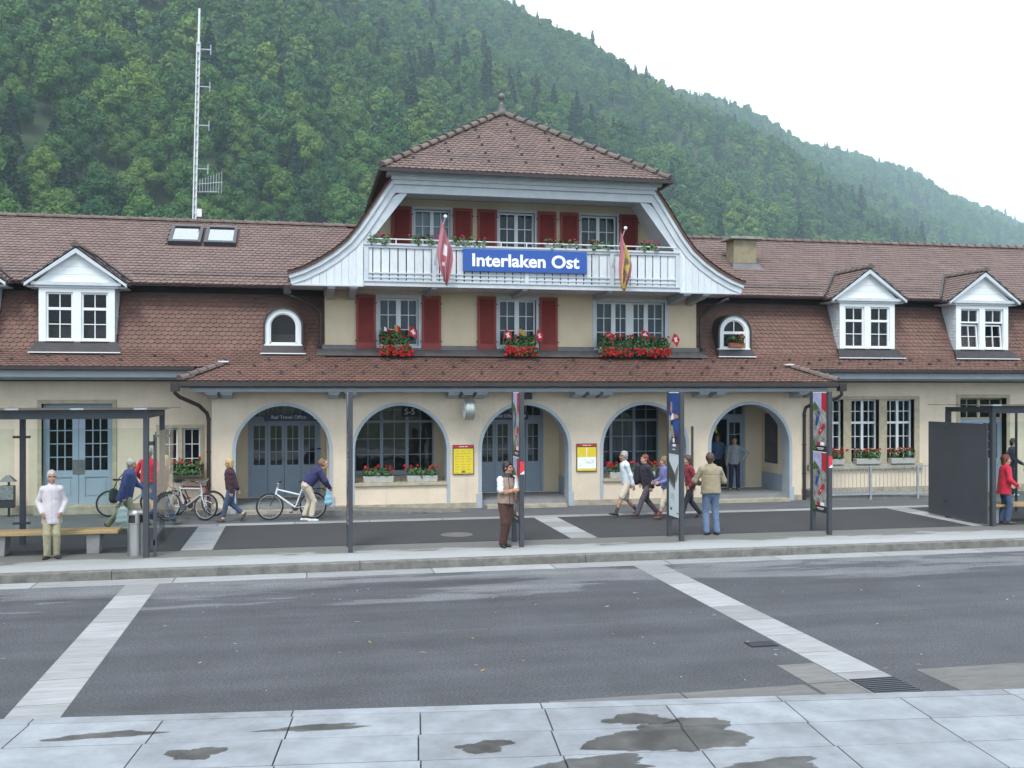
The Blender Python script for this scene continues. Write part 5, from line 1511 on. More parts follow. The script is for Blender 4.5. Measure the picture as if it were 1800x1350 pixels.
t = thing('floodlight', 'small black floodlight under the arcade eaves above the middle arch', 'lamp', (6.02, -0.30, 3.12))
q = MB(); q.box(-0.10, 0.10, -0.08, 0.08, 0, 0.17); q.build('housing', M_PRINTDK, t, bevel=0.02)
q = MB(); q.box(-0.02, 0.02, 0.08, 0.30, 0.10, 0.14); q.build('bracket', M_PRINTDK, t)

# flags
def cloth(mb, fn, nu, nv, matfn):
    base = len(mb.v)
    for j in range(nv + 1):
        for i in range(nu + 1):
            mb.v.append(fn(i / nu, j / nv))
    for j in range(nv):
        for i in range(nu):
            a = base + j * (nu + 1) + i
            mb.f.append((a, a + 1, a + nu + 2, a + nu + 1)); mb.mi.append(matfn((i + .5) / nu, (j + .5) / nv)); mb.t.append(0.5)
def pole_flag(label, base, tip, mats, matfn, seed):
    t = thing('flag', label, 'flag', base)
    d_ = Vector(tip) - Vector(base)
    q = MB(); q.tube([(0, 0.10, -0.22), (0, 0, 0), tuple(d_)], 0.014, 8); p = q.build('pole', M_ALU, t)
    q = MB(); q.lathe([(0.005, -0.05), (0.04, -0.03), (0.05, 0.0), (0.04, 0.03), (0.005, 0.05)], tuple(d_ * 1.02), 12); q.build('ball', M_SIGNWHITE, t, smooth=True)
    q = MB(); rr = random.Random(seed); ph = rr.uniform(0, 6)
    Lf = 1.62
    def fn(u, v):
        # u: 0 along the pole edge .. 1 free edge, gathered because it hangs; v: 0 top .. 1 bottom
        top = d_ * (0.97 - 0.45 * u)
        wid = 0.10 + 0.24 * math.sin(math.pi * min(1, v * 0.85 + 0.12))
        x = top.x * (1 - v * .3) + (u - 0.35) * wid * 1.5 + 0.03 * math.sin(6 * v + ph) + 0.07 * v
        y = top.y + 0.07 * math.sin(u * 14 + 3 * v + ph) * (0.4 + v) 
        z = top.z - (Lf - 0.55 * u + (0.20 * u * u)) * v
        return (x, y, z)
    cloth(q, fn, 26, 30, matfn)
    f = q.build('cloth', mats, t, smooth=True)
    so = f.modifiers.new('thickness', 'SOLIDIFY'); so.thickness = 0.004
    return t
pole_flag('faded red flag with white cross hanging limp from its pole on the balcony', (3.42, -0.50, 6.80), (3.60, -1.25, 7.85), [M_REDFADE, M_CLOTHWHITE],
          lambda u, v: 1 if (0.40 < u < 0.56 and 0.30 < v < 0.50) or (0.34 < u < 0.5 and 0.62 < v < 0.70) else 0, 1)
def bern(u, v):
    diag = v - 0.45 * u
    if abs(diag - 0.38) < 0.30 and 0.16 < u < 0.80:
        k = abs(diag - 0.38)
        if abs(u - 0.48 - 0.10 * math.sin(v * 19)) < 0.11 + 0.05 * math.sin(v * 31): return 2
    if abs(u - 0.5 + 0.4 * (v - 0.5)) < 0.26: return 1
    if v > 0.82: return 1
    return 0
pole_flag('yellow and red flag with dark beast figure hanging limp from a balcony pole', (8.36, -0.50, 6.86), (8.50, -1.2, 7.72), [M_REDFADE, M_FLAGYEL, M_FLAGDK], bern, 2)

def small_flag(label, x, y, z, tilt, seed, white=True, tri=None):
    rr = random.Random(seed)
    t = thing('hand_flag', label, 'flag', (x, y, z), rr.uniform(-.5, .5))
    t.rotation_euler = (0, tilt, rr.uniform(-0.7, 0.7))
    q = MB(); q.tube([(0, 0, -0.12), (0, 0, 0.46)], 0.006, 6); q.build('stick', M_WOOD, t)
    S = 0.25
    def fn(u, v): return (S * u * 0.92, 0.03 * math.sin(u * 5 + seed) * u, 0.45 - S * v - 0.10 * u * u)
    def mf(u, v):
        if tri: return tri(u, v)
        return 1 if (abs(u - .5) < .1 and abs(v - .5) < .32) or (abs(v - .5) < .1 and abs(u - .5) < .32) else 0
    q = MB(); cloth(q, fn, 20, 20, mf); f = q.build('cloth', [M_RED, M_CLOTHWHITE, M_FLAGYEL, M_SIGNNAVY], t, smooth=True)
    f.modifiers.new('thickness', 'SOLIDIFY').thickness = 0.003
small_flag('small blue white red paper flag in the first geranium box, beside the shutter hinge', 2.13, 0.72, 4.68, -0.05, 1, tri=lambda u, v: 0 if u > .66 else (1 if u > .33 else 3))
small_flag('small yellow and red paper flag in the first geranium box, between the casements', 2.50, 0.72, 4.72, -0.1, 2, tri=lambda u, v: 2 if u < .4 else 0)
small_flag('small red flag with white cross in the first geranium box, before the open casement edge', 2.86, 0.66, 4.68, 0.02, 3)
small_flag('small red flag with white cross in the middle window box, beside its first shutter', 5.50, 0.66, 4.64, 0.15, 4)
small_flag('small yellow paper flag in the middle window box, between the casements', 5.98, 0.70, 4.66, 0.0, 5, tri=lambda u, v: 2 if v < .6 else 3)
small_flag('small red flag with white cross in the middle window box, leaning from its far end', 6.42, 0.66, 4.66, 0.25, 6)
small_flag('small limp red flag with white stripe at the start of the wide window boxes', 8.50, 0.66, 4.62, 0.1, 7)
small_flag('small red flag with white cross where the two wide window boxes meet', 9.18, 0.60, 4.55, 0.2, 8)
small_flag('small limp red flag with white patch over the second wide window box', 9.62, 0.66, 4.66, -0.05, 9)
small_flag('small red flag with white cross spread open beside the wall corner', 10.42, 0.60, 4.60, 0.35, 10)

# ------------------------------------------------------------------ advertising pillars
def art_face(t, x, polys, z0, w):
    """flat printed sheets: polys = [(points(u, v), material, layer)], u across from far to near, v up"""
    for (pts, m, layer) in polys:
        q = MB(); N = len(pts); xo = x - 0.002 * layer
        q.add([(xo, w / 2 - p[0] * w, z0 + p[1]) for p in pts] + [(xo + 0.0015, w / 2 - p[0] * w, z0 + p[1]) for p in pts], [tuple(range(N)), tuple(range(2 * N - 1, N - 1, -1))] + [(i, i + N, (i + 1) % N + N, (i + 1) % N) for i in range(N)])
        q.build('print', m, t)
M_ROCK = mat('print_rock', (0.42, 0.41, 0.38), 0.5, col2=(0.13, 0.13, 0.12), vscale=7, contrast=(0.35, 0.65))
M_LAV = mat('print_lavender', (0.40, 0.42, 0.62), 0.5, var=0.3, vscale=7)
M_PRED = mat('print_red', (0.45, 0.015, 0.03), 0.45, var=0.2, vscale=6)
M_PBLUE = mat('print_blue', (0.02, 0.10, 0.42), 0.45, col2=(0.01, 0.02, 0.07), vscale=9)
M_PGREEN = mat('print_green', (0.06, 0.13, 0.02), 0.5, var=0.4, vscale=12)
M_PSKIN = mat('print_skin', (0.48, 0.27, 0.17), 0.5, var=0.2, vscale=9)
def capsule2(c, L, r, ang):
    pts = []
    for k in range(9):
        a = ang + math.pi / 2 + math.pi * k / 8; pts.append((c[0] - math.cos(ang) * L / 2 + math.cos(a) * r, c[1] - math.sin(ang) * L / 2 + math.sin(a) * r))
    for k in range(9):
        a = ang - math.pi / 2 + math.pi * k / 8; pts.append((c[0] + math.cos(ang) * L / 2 + math.cos(a) * r, c[1] + math.sin(ang) * L / 2 + math.sin(a) * r))
    return pts
def U(pts, w): return [(p[0] / w, p[1]) for p in pts]
def knife_poster(t, x, z0, H_, w):
    k = H_ / 1.30; W = w
    P_ = [([(0, 0), (1, 0), (1, H_), (0, H_)], M_ROCK, 1), ([(0, H_ * .72), (.66, H_ * .72), (.66, H_), (0, H_)], M_LAV, 2), ([(.64, H_ * .74), (1, H_ * .66), (1, H_), (.64, H_)], M_PRED, 3),
          ([(0, H_ * .70), (.5, H_ * .73), (.3, H_ * .80), (.12, H_ * .86), (0, H_ * .8)], M_PGREEN, 3), ([(0, 0), (1, 0), (1, H_ * .10), (0, H_ * .10)], M_PRINTDK, 2), ([(0, H_ * .02), (.22, H_ * .02), (.16, H_ * .16), (0, H_ * .2)], M_PGREEN, 3),
          ([(.28, H_ * .105), (.56, H_ * .105), (.56, H_ * .16), (.28, H_ * .16)], M_PRED, 4), ([(.56, H_ * .105), (.85, H_ * .105), (.85, H_ * .16), (.56, H_ * .16)], M_SIGNWHITE, 4),
          ([(.30, H_ * .055), (.82, H_ * .055), (.82, H_ * .065), (.30, H_ * .065)], M_SIGNWHITE, 4), ([(.36, H_ * .035), (.76, H_ * .035), (.76, H_ * .042), (.36, H_ * .042)], M_SIGNWHITE, 4),
          (U(capsule2((.34 * w, H_ * .57), .26 * k, .055 * k, R(68)), w), M_PBLUE, 4), (U(capsule2((.64 * w, H_ * .38), .24 * k, .055 * k, R(40)), w), M_PRED, 4),
          ([(.15, H_ * .66), (.2, H_ * .72), (.44, H_ * .62), (.4, H_ * .60)], M_STEEL, 5), ([(.26, H_ * .70), (.31, H_ * .72), (.40, H_ * .6), (.36, H_ * .58)], M_STEEL, 6)]
    cx, cz = .60, H_ * .36; s = .022 * k
    P_ += [(U([(cx * w - s, cz - s / 3), (cx * w + s, cz - s / 3), (cx * w + s, cz + s / 3), (cx * w - s, cz + s / 3)], w), M_SIGNWHITE, 5), (U([(cx * w - s / 3, cz - s), (cx * w + s / 3, cz - s), (cx * w + s / 3, cz + s), (cx * w - s / 3, cz + s)], w), M_SIGNWHITE, 6)]
    art_face(t, x, P_, z0, w)
def climber_poster(t, x, z0, H_, w):
    art_face(t, x, [([(0, 0), (1, 0), (1, H_), (0, H_)], M_PBLUE, 1), ([(0, 0), (1, 0), (1, H_ * .20), (0, H_ * .16)], mat('print_slate', (0.09, 0.10, 0.12), .5, var=.3, vscale=8), 2),
        ([(0, H_ * .15), (.25, H_ * .22), (.3, H_ * .5), (.12, H_ * .62), (0, H_ * .64)], M_ROCK, 2), ([(.30, H_ * .16), (.95, H_ * .18), (.85, H_ * .30), (.6, H_ * .34), (.35, H_ * .28)], M_PRINTDK, 3),
        ([(.15, H_ * .72), (.22, H_ * .86), (.32, H_ * .86), (.34, H_ * .74), (.26, H_ * .66)], M_PSKIN, 3), ([(.2, H_ * .56), (.35, H_ * .68), (.62, H_ * .66), (.95, H_ * .64), (.95, H_ * .60), (.55, H_ * .58), (.34, H_ * .54)], M_PSKIN, 4),
        ([(.22, H_ * .54), (.5, H_ * .58), (.42, H_ * .67), (.24, H_ * .62)], M_SIGNWHITE, 5), ([(.22, H_ * .44), (.36, H_ * .48), (.5, H_ * .34), (.6, H_ * .28), (.42, H_ * .27), (.26, H_ * .36)], M_PSKIN, 4),
        ([(.2, H_ * .46), (.4, H_ * .5), (.4, H_ * .56), (.2, H_ * .56)], M_PRINTDK, 5), ([(.42, H_ * .19), (.60, H_ * .19), (.60, H_ * .26), (.42, H_ * .26)], M_SIGNWHITE, 6), ([(.40, H_ * .125), (.72, H_ * .125), (.72, H_ * .165), (.40, H_ * .165)], M_SIGNWHITE, 6),
        ([(.40, H_ * .07), (.66, H_ * .07), (.66, H_ * .085), (.40, H_ * .085)], M_SIGNWHITE, 6), ([(.74, H_ * .19), (.80, H_ * .25), (.84, H_ * .25), (.78, H_ * .18)], M_PRED, 6)], z0, w)
def design_poster(t, x, z0, H_, w):
    art_face(t, x, [([(0, 0), (1, 0), (1, H_), (0, H_)], mat('print_pale', (0.60, 0.66, 0.68), 0.4, var=0.08, vscale=2), 1), ([(0, H_ * .90), (.0, H_ * .62), (.62, H_ * .48), (.70, H_ * .66)], mat('print_anthracite', (0.06, 0.062, 0.065), .4, var=.3, vscale=4), 2),
        ([(0, H_ * .62), (.62, H_ * .48), (.58, H_ * .44), (.0, H_ * .56)], M_PRINTGREY, 3), ([(.62, H_ * .72), (.95, H_ * .88), (.95, H_ * .78), (.74, H_ * .56), (.68, H_ * .62)], M_PRINTGREY, 3),
        ([(.48, H_ * .25), (.51, H_ * .25), (.51, H_ * .38), (.48, H_ * .38)], M_PRINTGREY, 2), ([(.12, H_ * .30), (.44, H_ * .30), (.44, H_ * .306), (.12, H_ * .306)], M_PRINTGREY, 2), ([(.2, H_ * .33), (.44, H_ * .33), (.44, H_ * .336), (.2, H_ * .336)], M_PRINTGREY, 2),
        ([(.24, H_ * .36), (.44, H_ * .36), (.44, H_ * .366), (.24, H_ * .366)], M_PRINTGREY, 2), ([(.12, H_ * .12), (.16, H_ * .16), (.18, H_ * .13), (.28, H_ * .13), (.3, H_ * .15), (.33, H_ * .12), (.28, H_ * .10), (.17, H_ * .10)], M_PRINTDK, 2),
        ([(.78, H_ * .06), (.95, H_ * .06), (.95, H_ * .075), (.78, H_ * .075)], M_PRINTDK, 2)], z0, w)
def totem(label, x, y0, y1, kind, sticker):
    yc = (y0 + y1) / 2
    t = thing('advertising_pillar', label, 'advertising pillar', (x, yc, 0.15)); w = (y1 - y0) - 0.10
    for yy in (y0 - yc, y1 - yc):
        q = MB(); q.box(-0.045, 0.045, yy - 0.05, yy + 0.05, 0, 3.20); q.build('post', M_STEEL_DK, t, bevel=0.004)
    q = MB(); q.box(-0.03, 0.03, -w / 2, w / 2, 0.46, 3.19); q.build('panel', M_PANEL_DK, t)
    q = MB(); q.box(-0.034, -0.0305, -w / 2 + .004, w / 2 - .004, 1.815, 1.835); q.box(-0.034, -0.0305, -w / 2 + .004, w / 2 - .004, 3.165, 3.185); q.build('poster_rail', M_ALU, t)
    if kind == 'knife':
        knife_poster(t, -0.030, 0.48, 1.33, w - 0.03); knife_poster(t, -0.030, 1.84, 1.32, w - 0.03)
    else:
        design_poster(t, -0.030, 0.48, 1.33, w - 0.03); climber_poster(t, -0.030, 1.84, 1.32, w - 0.03)
    if sticker:
        q = MB(); q.box(-0.046, 0.046, y0 - yc - 0.053, y0 - yc - 0.0505, 1.50, 1.76); q.build('sticker', mat('red_sticker', (0.62, 0.03, 0.05), .5), t)
        q = MB(); q.prism([(-0.046, 1.50), (0.046, 1.50), (0.046, 1.57)], 'y', y0 - yc - 0.0555, y0 - yc - 0.0535); q.build('sticker_corner', M_SIGNWHITE, t)
totem('slim anthracite advertising pillar seen edge-on before the first parapet arch', 0.92, -6.85, -6.12, 'knife', False)
totem('anthracite advertising pillar with pocket knife posters that the woman in the vest leans on', 4.40, -6.86, -6.13, 'knife', True)
totem('advertising pillar with a blue climber poster above a pale knife-fold poster', 7.92, -6.78, -6.05, 'climb', False)
totem('advertising pillar with two pocket knife posters beside the jeans-clad man, no one leaning on it', 11.50, -6.56, -5.83, 'knife', True)

# ------------------------------------------------------------------ bus shelters
def shelter(name_label, xr, sgn, yb, yf, side):
    """xr: x of the end with the side panel; the shelter runs away from it along sgn"""
    t = thing('bus_shelter', name_label, 'bus shelter', (xr, yf, 0.15))
    D = yb - yf
    for (px, py) in ((0, 0), (0, D), (sgn * 2.78, D), (sgn * 5.56, D), (sgn * 5.56, 0)):
        q = MB(); q.box(px - 0.05, px + 0.05, py - 0.06, py + 0.06, 0, 2.68); q.build('post', M_STEEL_DK, t, bevel=0.005)
    q = MB(); xa, xb = sorted((-sgn * 0.05, sgn * 5.7))
    q.box(xa, xb, -0.06, 0.06, 2.68, 2.84); q.box(xa, xb, D - 0.05, D + 0.05, 2.68, 2.80)
    for px in (0, sgn * 2.78, sgn * 5.56): q.box(px - 0.04, px + 0.04, 0.06, D - 0.05, 2.69, 2.79)
    q.build('roof_beam', M_STEEL_DK, t)
    xa, xb = sorted((-sgn * 0.34, sgn * 6.0))
    q = MB(); q.add([(xa, -0.30, 2.845), (xb, -0.30, 2.845), (xb, D / 2, 2.862), (xa, D / 2, 2.862), (xb, D + 0.35, 2.845), (xa, D + 0.35, 2.845)] + [(xa, -0.30, 2.857), (xb, -0.30, 2.857), (xb, D / 2, 2.874), (xa, D / 2, 2.874), (xb, D + 0.35, 2.857), (xa, D + 0.35, 2.857)],
        [(0, 3, 2, 1), (3, 5, 4, 2), (6, 7, 8, 9), (9, 8, 10, 11), (0, 1, 7, 6), (5, 11, 10, 4), (0, 6, 9, 3), (3, 9, 11, 5), (1, 2, 8, 7), (2, 4, 10, 8)])
    q.build('roof_pane', glass_mat('roof_glass', (0.35, 0.4, 0.42), 1.45) if 'roof_glass' not in MATS else MATS['roof_glass'], t)
    q = MB()
    for k in range(6):
        xx = sgn * (0.1 + k * 1.15); q.box(xx - 0.12, xx + 0.12, -0.04, 0.02, 2.858, 2.885)
    q.build('roof_clip', M_GALV, t)
    # rear glass panes with dot clamps
    for k in range(2):
        xa, xb = sorted((sgn * (0.14 + 2.78 * k), sgn * (2.64 + 2.78 * k)))
        q = MB(); q.box(xa, xb, D - 0.09, D - 0.08, 0.25, 2.42); q.build('glass_pane', M_GLASS_CLEAR, t)
    q = MB()
    for px in (0, sgn * 2.78, sgn * 5.56):
        for zz in (0.45, 2.25):
            q.box(px - 0.17, px + 0.17, D - 0.10, D - 0.06, zz - 0.025, zz + 0.025)
    q.build('glass_clamp', M_STEEL_DK, t)
    if side == 'glass':
        x = -sgn * 0.16
        q = MB(); q.box(x - 0.005, x + 0.005, 0.12, D + 0.75, 0.12, 2.42); q.build('side_pane', M_GLASS_CLEAR, t)
        q = MB()
        for yy in (0.02, ):
            q.box(x - 0.03, x + 0.03, yy - 0.02, yy + 0.02, 0.02, 2.32)
            q.box(min(0, x), max(0, x), yy - 0.02, yy + 0.02, 2.16, 2.24); q.box(min(0, x), max(0, x), yy - 0.02, yy + 0.02, 0.22, 0.34)
        q.build('side_bracket', M_STEEL_DK, t)
        q = MB(); q.box(x - 0.012, x + 0.012, 0.10, 0.13, 0.12, 2.42); q.build('pane_edge', mat('green_glass_edge', (0.10, 0.20, 0.17), 0.2), t)
    else:
        x = -sgn * 0.12
        q = MB(); q.box(x - 0.02, x + 0.02, 0.02, D + 0.62, 0.05, 2.42); q.build('side_panel', M_PANEL_DK, t, bevel=0.004)
    return t
shelter('glass bus shelter with timber bench beside the woman in the white jacket', -2.97, -1, -4.38, -6.62, 'glass')
shelter('bus shelter with a solid anthracite side panel beside the woman in red', 15.98, 1, -4.45, -6.12, 'panel')
# bench with concrete feet
t = thing('bench', 'long timber bench on concrete feet in the glass bus shelter', 'bench', (-6.2, -5.80, 0.15))
for k in range(3):
    q = MB(); q.box(-2.75, 2.62, -0.26 + 0.175 * k, -0.10 + 0.175 * k, 0.40, 0.47); q.build('seat_plank', M_WOOD, t, bevel=0.008)
for xx in (-2.1, 0.42, 2.15):
    q = MB(); q.add([(xx - 0.13, -0.17, 0), (xx + 0.10, -0.17, 0), (xx + 0.10, 0.17, 0), (xx - 0.13, 0.17, 0), (xx - 0.13, -0.2, 0.398), (xx + 0.13, -0.2, 0.398), (xx + 0.13, 0.2, 0.398), (xx - 0.13, 0.2, 0.398)], [(0, 3, 2, 1), (4, 5, 6, 7), (0, 1, 5, 4), (1, 2, 6, 5), (2, 3, 7, 6), (3, 0, 4, 7)])
    q.build('foot', M_CONC, t, bevel=0.01)
t = thing('bench', 'low pale bench mostly hidden behind the solid shelter panel', 'bench', (18.6, -5.5, 0.15))
for k in range(3):
    q = MB(); q.box(-2.75, 2.62, -0.26 + 0.175 * k, -0.10 + 0.175 * k, 0.40, 0.47); q.build('seat_plank', M_WOOD, t, bevel=0.008)
for xx in (-2.3, 0.2, 2.15):
    q = MB(); q.box(xx - 0.17, xx + 0.17, -0.2, 0.2, 0, 0.398); q.build('foot', M_CONC, t, bevel=0.01)
# litter bins
t = thing('litter_bin', 'brushed steel cylindrical litter bin at the end of the timber bench', 'bin', (-3.20, -6.30, 0.15))
q = MB(); q.lathe([(0.165, 0.0), (0.165, 0.62), (0.172, 0.63), (0.172, 0.645)], n=28); q.build('body', M_STEEL, t, smooth=False)
q = MB()
for a0 in (0.15, 1.72, 3.29, 4.86):
    for k in range(3):
        a = a0 + 0.13 * k; q.bar((0.165 * math.cos(a), 0.165 * math.sin(a), 0.645), (0.165 * math.cos(a), 0.165 * math.sin(a), 0.80), 0.04, 0.01, (math.cos(a), math.sin(a), 0))
q.build('rim_post', M_STEEL, t)
q = MB(); q.lathe([(0.15, 0.62), (0.14, 0.80)], n=24); q.build('liner', M_PRINTDK, t)
q = MB(); q.lathe([(0.175, 0.80), (0.175, 0.835), (0.13, 0.885), (0.02, 0.90)], n=28); q.build('lid', M_STEEL, t)
t = thing('litter_bin', 'small dark box litter bin with pointed rain hood on a post by the wing wall', 'bin', (-7.35, 0.60, 0.15))
q = MB(); q.tube([(0, 0.03, 0), (0, 0.03, 1.02)], 0.03, 10); q.build('post', M_STEEL_DK, t)
q = MB(); q.box(-0.17, 0.17, -0.18, 0.0, 0.24, 0.80); q.build('box', mat('bin_black', (0.03, 0.028, 0.03), .5, var=.2), t, bevel=0.01)
q = MB(); q.box(-0.16, 0.16, -0.195, -0.181, 0.45, 0.795); q.build('bag_edge', mat('bin_bag_grey', (0.22, 0.23, 0.24), .35, var=.5, vscale=14), t)
q = MB(); q.add([(-0.19, -0.2, 0.90), (0.19, -0.2, 0.90), (0.19, 0.08, 0.90), (-0.19, 0.08, 0.90), (-0.04, -0.09, 1.06), (0.04, -0.09, 1.06), (0.04, -0.03, 1.06), (-0.04, -0.03, 1.06)], [(0, 3, 2, 1), (4, 5, 6, 7), (0, 1, 5, 4), (1, 2, 6, 5), (2, 3, 7, 6), (3, 0, 4, 7)]); q.build('rain_hood', M_STEEL_DK, t)
# railing on the right
t = thing('railing', 'galvanised railing of thin bars along the ramp under the triple window', 'railing', (16.9, -0.30, 0.15))
for xx in (-2.1, -0.55, 1.0, 2.55):
    q = MB(); q.box(xx - 0.03, xx + 0.03, -0.03, 0.03, 0, 1.0); q.build('post', M_GALV, t)
for z_ in (0.16, 0.97):
    q = MB(); q.box(-2.1, 2.55, -0.02, 0.02, z_ - 0.02, z_ + 0.02); q.build('rail', M_GALV, t)
x = -2.0
while x < 2.5:
    if min(abs(x - p) for p in (-2.1, -0.55, 1.0, 2.55)) > 0.06:
        q = MB(); q.tube([(x, 0, 0.17), (x, 0, 0.96)], 0.009, 6); q.build('bar', M_GALV, t)
    x += 0.125
# thin posts
for (lab, x, y, h) in (('thin black post standing against the pier between the second parapet and the open doorway', 10.83, -0.18, 2.15), ('thin black post beside the person in navy by the wing door', 18.5, -3.75, 2.75)):
    t = thing('slim_post', lab, 'post', (x, y, 0.15))
    q = MB(); q.tube([(0, 0, 0), (0, 0, h)], 0.034, 10); q.build('shaft', M_STEEL_DK, t)
    q = MB(); q.lathe([(0.034, 0), (0.038, 0.02), (0.02, 0.05)], (0, 0, h), 10); q.lathe([(0.07, 0), (0.07, 0.015)], n=12); q.build('cap', M_STEEL_DK, t)

# ------------------------------------------------------------------ antenna mast
t = thing('antenna_mast', 'tall white lattice antenna mast rising behind the tiled ridge', 'mast', (-3.62, 6.6, 0.15)); t.rotation_euler = (0, R(1.3), 0)
q = MB()
H0, H1 = 6.0, 14.4
for (dx, dy) in ((-0.045, -0.045), (0.045, -0.045), (0.0, 0.055)):
    q.tube([(dx, dy, 0), (dx, dy, H1)], 0.021, 6)
q.tube([(0.0, 0, H1 - 0.3), (0, 0, H1 + 1.1)], 0.035, 8)
q.build('mast_tube', M_ALU, t)
q = MB(); z = H0
while z < H1:
    q.box(-0.075, 0.065, -0.065, 0.06, z, z + 0.025); z += 0.26
q.build('rungs', M_GALV, t)['kind'] = 'stuff'
q = MB()
for z in (8.9, 9.9, 12.0, 13.7, 15.0): pass
for z in (8.25, 10.35, 11.75, 13.0, 14.2):
    q = MB(); q.bar((0.06, 0, z), (0.40, -0.02, z), 0.03, 0.03); q.tube([(0.38, -0.02, z - 0.16), (0.38, -0.02, z + 0.16)], 0.016, 6); q.build('dipole_arm', M_GALV, t)
q = MB(); q.box(0.07, 0.22, -0.05, 0.05, 8.8, 9.05); q.build('relay_box', M_ALU, t)
zc = 9.85
q = MB(); q.bar((0.08, 0, zc), (0.86, -0.10, zc + 0.10), 0.02, 0.02)
q.bar((0.08, 0, zc - 0.25), (0.70, -0.08, zc - 0.22), 0.02, 0.02); q.build('log_periodic_boom', M_GALV, t)
q = MB()
for k in range(9):
    xx = 0.14 + 0.085 * k; hh = 0.16 + 0.022 * k
    q.tube([(xx, -0.013 * k, zc + 0.012 * k - hh - 0.05), (xx, -0.013 * k, zc + 0.012 * k + hh)], 0.009, 5)
q.build('log_periodic_rods', M_GALV, t)

# ------------------------------------------------------------------ bicycles
def bicycle(label, loc, rz, lean, mframe, seed, rack=False, rubber=M_RUBBER, steer=0.0, city=False):
    t = thing('bicycle', label, 'bicycle', loc); t.rotation_euler = (lean, 0, rz)
    rw = 0.335; A = Vector((-0.52, 0, rw)); F_ = Vector((0.53, 0, rw))      # rear and front axle, facing +x
    bb = Vector((-0.09, 0, 0.30)); seat = Vector((-0.27, 0, 0.80)); hd0 = Vector((0.39, 0, 0.62)); hd1 = Vector((0.34, 0, 0.80))
    q = MB(); q.tube([bb, hd0 + Vector((-.01, 0, .02))], 0.024, 8); q.tube([hd0, hd1], 0.024, 8); q.tube([bb, seat], 0.019, 8)
    q.tube([seat * 0.93 + bb * 0.07, hd1 - Vector((0, 0, .03))], 0.020, 8) if not city else q.tube([seat * 0.62 + bb * 0.38, hd1 - Vector((0, 0, .05))], 0.022, 8)
    for s_ in (-1, 1):
        q.tube([bb + Vector((0, s_ * .03, 0)), A + Vector((0, s_ * .06, 0))], 0.011, 6); q.tube([seat * 0.9 + bb * 0.1 + Vector((0, s_ * .02, 0)), A + Vector((0, s_ * .06, 0))], 0.010, 6)
    q.build('frame', mframe, t)
    q = MB()
    for s_ in (-1, 1): q.tube([hd0 + Vector((0.012, s_ * .045, 0)), F_ + Vector((0, s_ * .05, 0))], [0.018, 0.012], 6)
    q.box(hd0.x - .03, hd0.x + .05, -0.06, 0.06, hd0.z - .03, hd0.z + .01); q.build('fork', M_STEEL_DK if city else mframe, t)
    for c in (A, F_):
        q = MB(); q.torus(tuple(c), rw - 0.022, 0.024, 'y', 36, 8); w = q.build('wheel', rubber, t, smooth=True)
        q = MB(); q.torus(tuple(c), rw - 0.052, 0.012, 'y', 36, 6); q.tube([c + Vector((0, -.045, 0)), c + Vector((0, .045, 0))], 0.022, 8); q.build('rim', M_STEEL, w)
        q = MB()
        for k in range(20):
            a = 2 * math.pi * k / 20; q.tube([c + Vector((0, 0.025 * (-1) ** k, 0)), c + Vector(((rw - .05) * math.cos(a), 0, (rw - .05) * math.sin(a)))], 0.0022, 4, False)
        q.build('spokes', M_STEEL, w)['kind'] = 'stuff'
    st = hd1 + (hd1 - hd0).normalized() * 0.10
    q = MB(); q.tube([hd1, st], 0.018, 8); q.tube([st, st + Vector((0.06, 0, 0.01))], 0.016, 8)
    h = st + Vector((0.06, 0, 0.01)); q.tube([h + Vector((-.09, -.29, .03)), h + Vector((-.02, -.14, .02)), h, h + Vector((-.02, .14, .02)), h + Vector((-.09, .29, .03))], 0.013, 8); q.build('handlebar', M_STEEL, t)
    for s_ in (-1, 1):
        q = MB(); q.tube([h + Vector((-.065, s_ * .235, .028)), h + Vector((-.115, s_ * .34, .035))], 0.017, 8); q.build('grip', M_RUBBER, t)
    q = MB(); q.tube([seat, seat + (seat - bb).normalized() * 0.14], 0.014, 8); q.build('seat_post', M_STEEL, t)
    sp = seat + (seat - bb).normalized() * 0.15
    q = MB(); q.add([(sp.x - .13, -.075, sp.z + .02), (sp.x - .13, .075, sp.z + .02), (sp.x + .02, .05, sp.z + .012), (sp.x + .15, .015, sp.z), (sp.x + .15, -.015, sp.z), (sp.x + .02, -.05, sp.z + .012),
                      (sp.x - .12, -.06, sp.z - .03), (sp.x - .12, .06, sp.z - .03), (sp.x + .02, .03, sp.z - .03), (sp.x + .14, .01, sp.z - .02), (sp.x + .14, -.01, sp.z - .02), (sp.x + .02, -.03, sp.z - .03)],
                     [(0, 1, 2, 3, 4, 5), (11, 10, 9, 8, 7, 6)] + [(i, i + 6, (i + 1) % 6 + 6, (i + 1) % 6) for i in range(6)]); q.build('saddle', M_PRINTDK, t, bevel=0.01)
    q = MB(); q.tube([bb + Vector((0, -.05, 0)), bb + Vector((0, -.058, 0))], 0.09, 20); q.tube([bb + Vector((0, -.07, 0)), bb + Vector((.10, -.075, -.13))], 0.011, 6); q.tube([bb + Vector((0, .07, 0)), bb + Vector((-.10, .075, .13))], 0.011, 6)
    q.box(bb.x + .06, bb.x + .15, -.15, -.08, bb.z - .145, bb.z - .12); q.box(bb.x - .15, bb.x - .06, .08, .15, bb.z + .12, bb.z + .145); q.build('crankset', M_STEEL_DK, t)
    if rack:
        q = MB(); q.box(-0.78, -0.36, -0.06, 0.06, 0.745, 0.765)
        for s_ in (-1, 1): q.tube([(-0.62, s_ * .06, .75), A + Vector((0, s_ * .07, 0))], 0.007, 5)
        q.box(-0.80, -0.77, -0.04, 0.04, 0.70, 0.76); q.build('rack', mat('rack_dark_red', (0.09, 0.02, 0.025), .5), t)
    return t
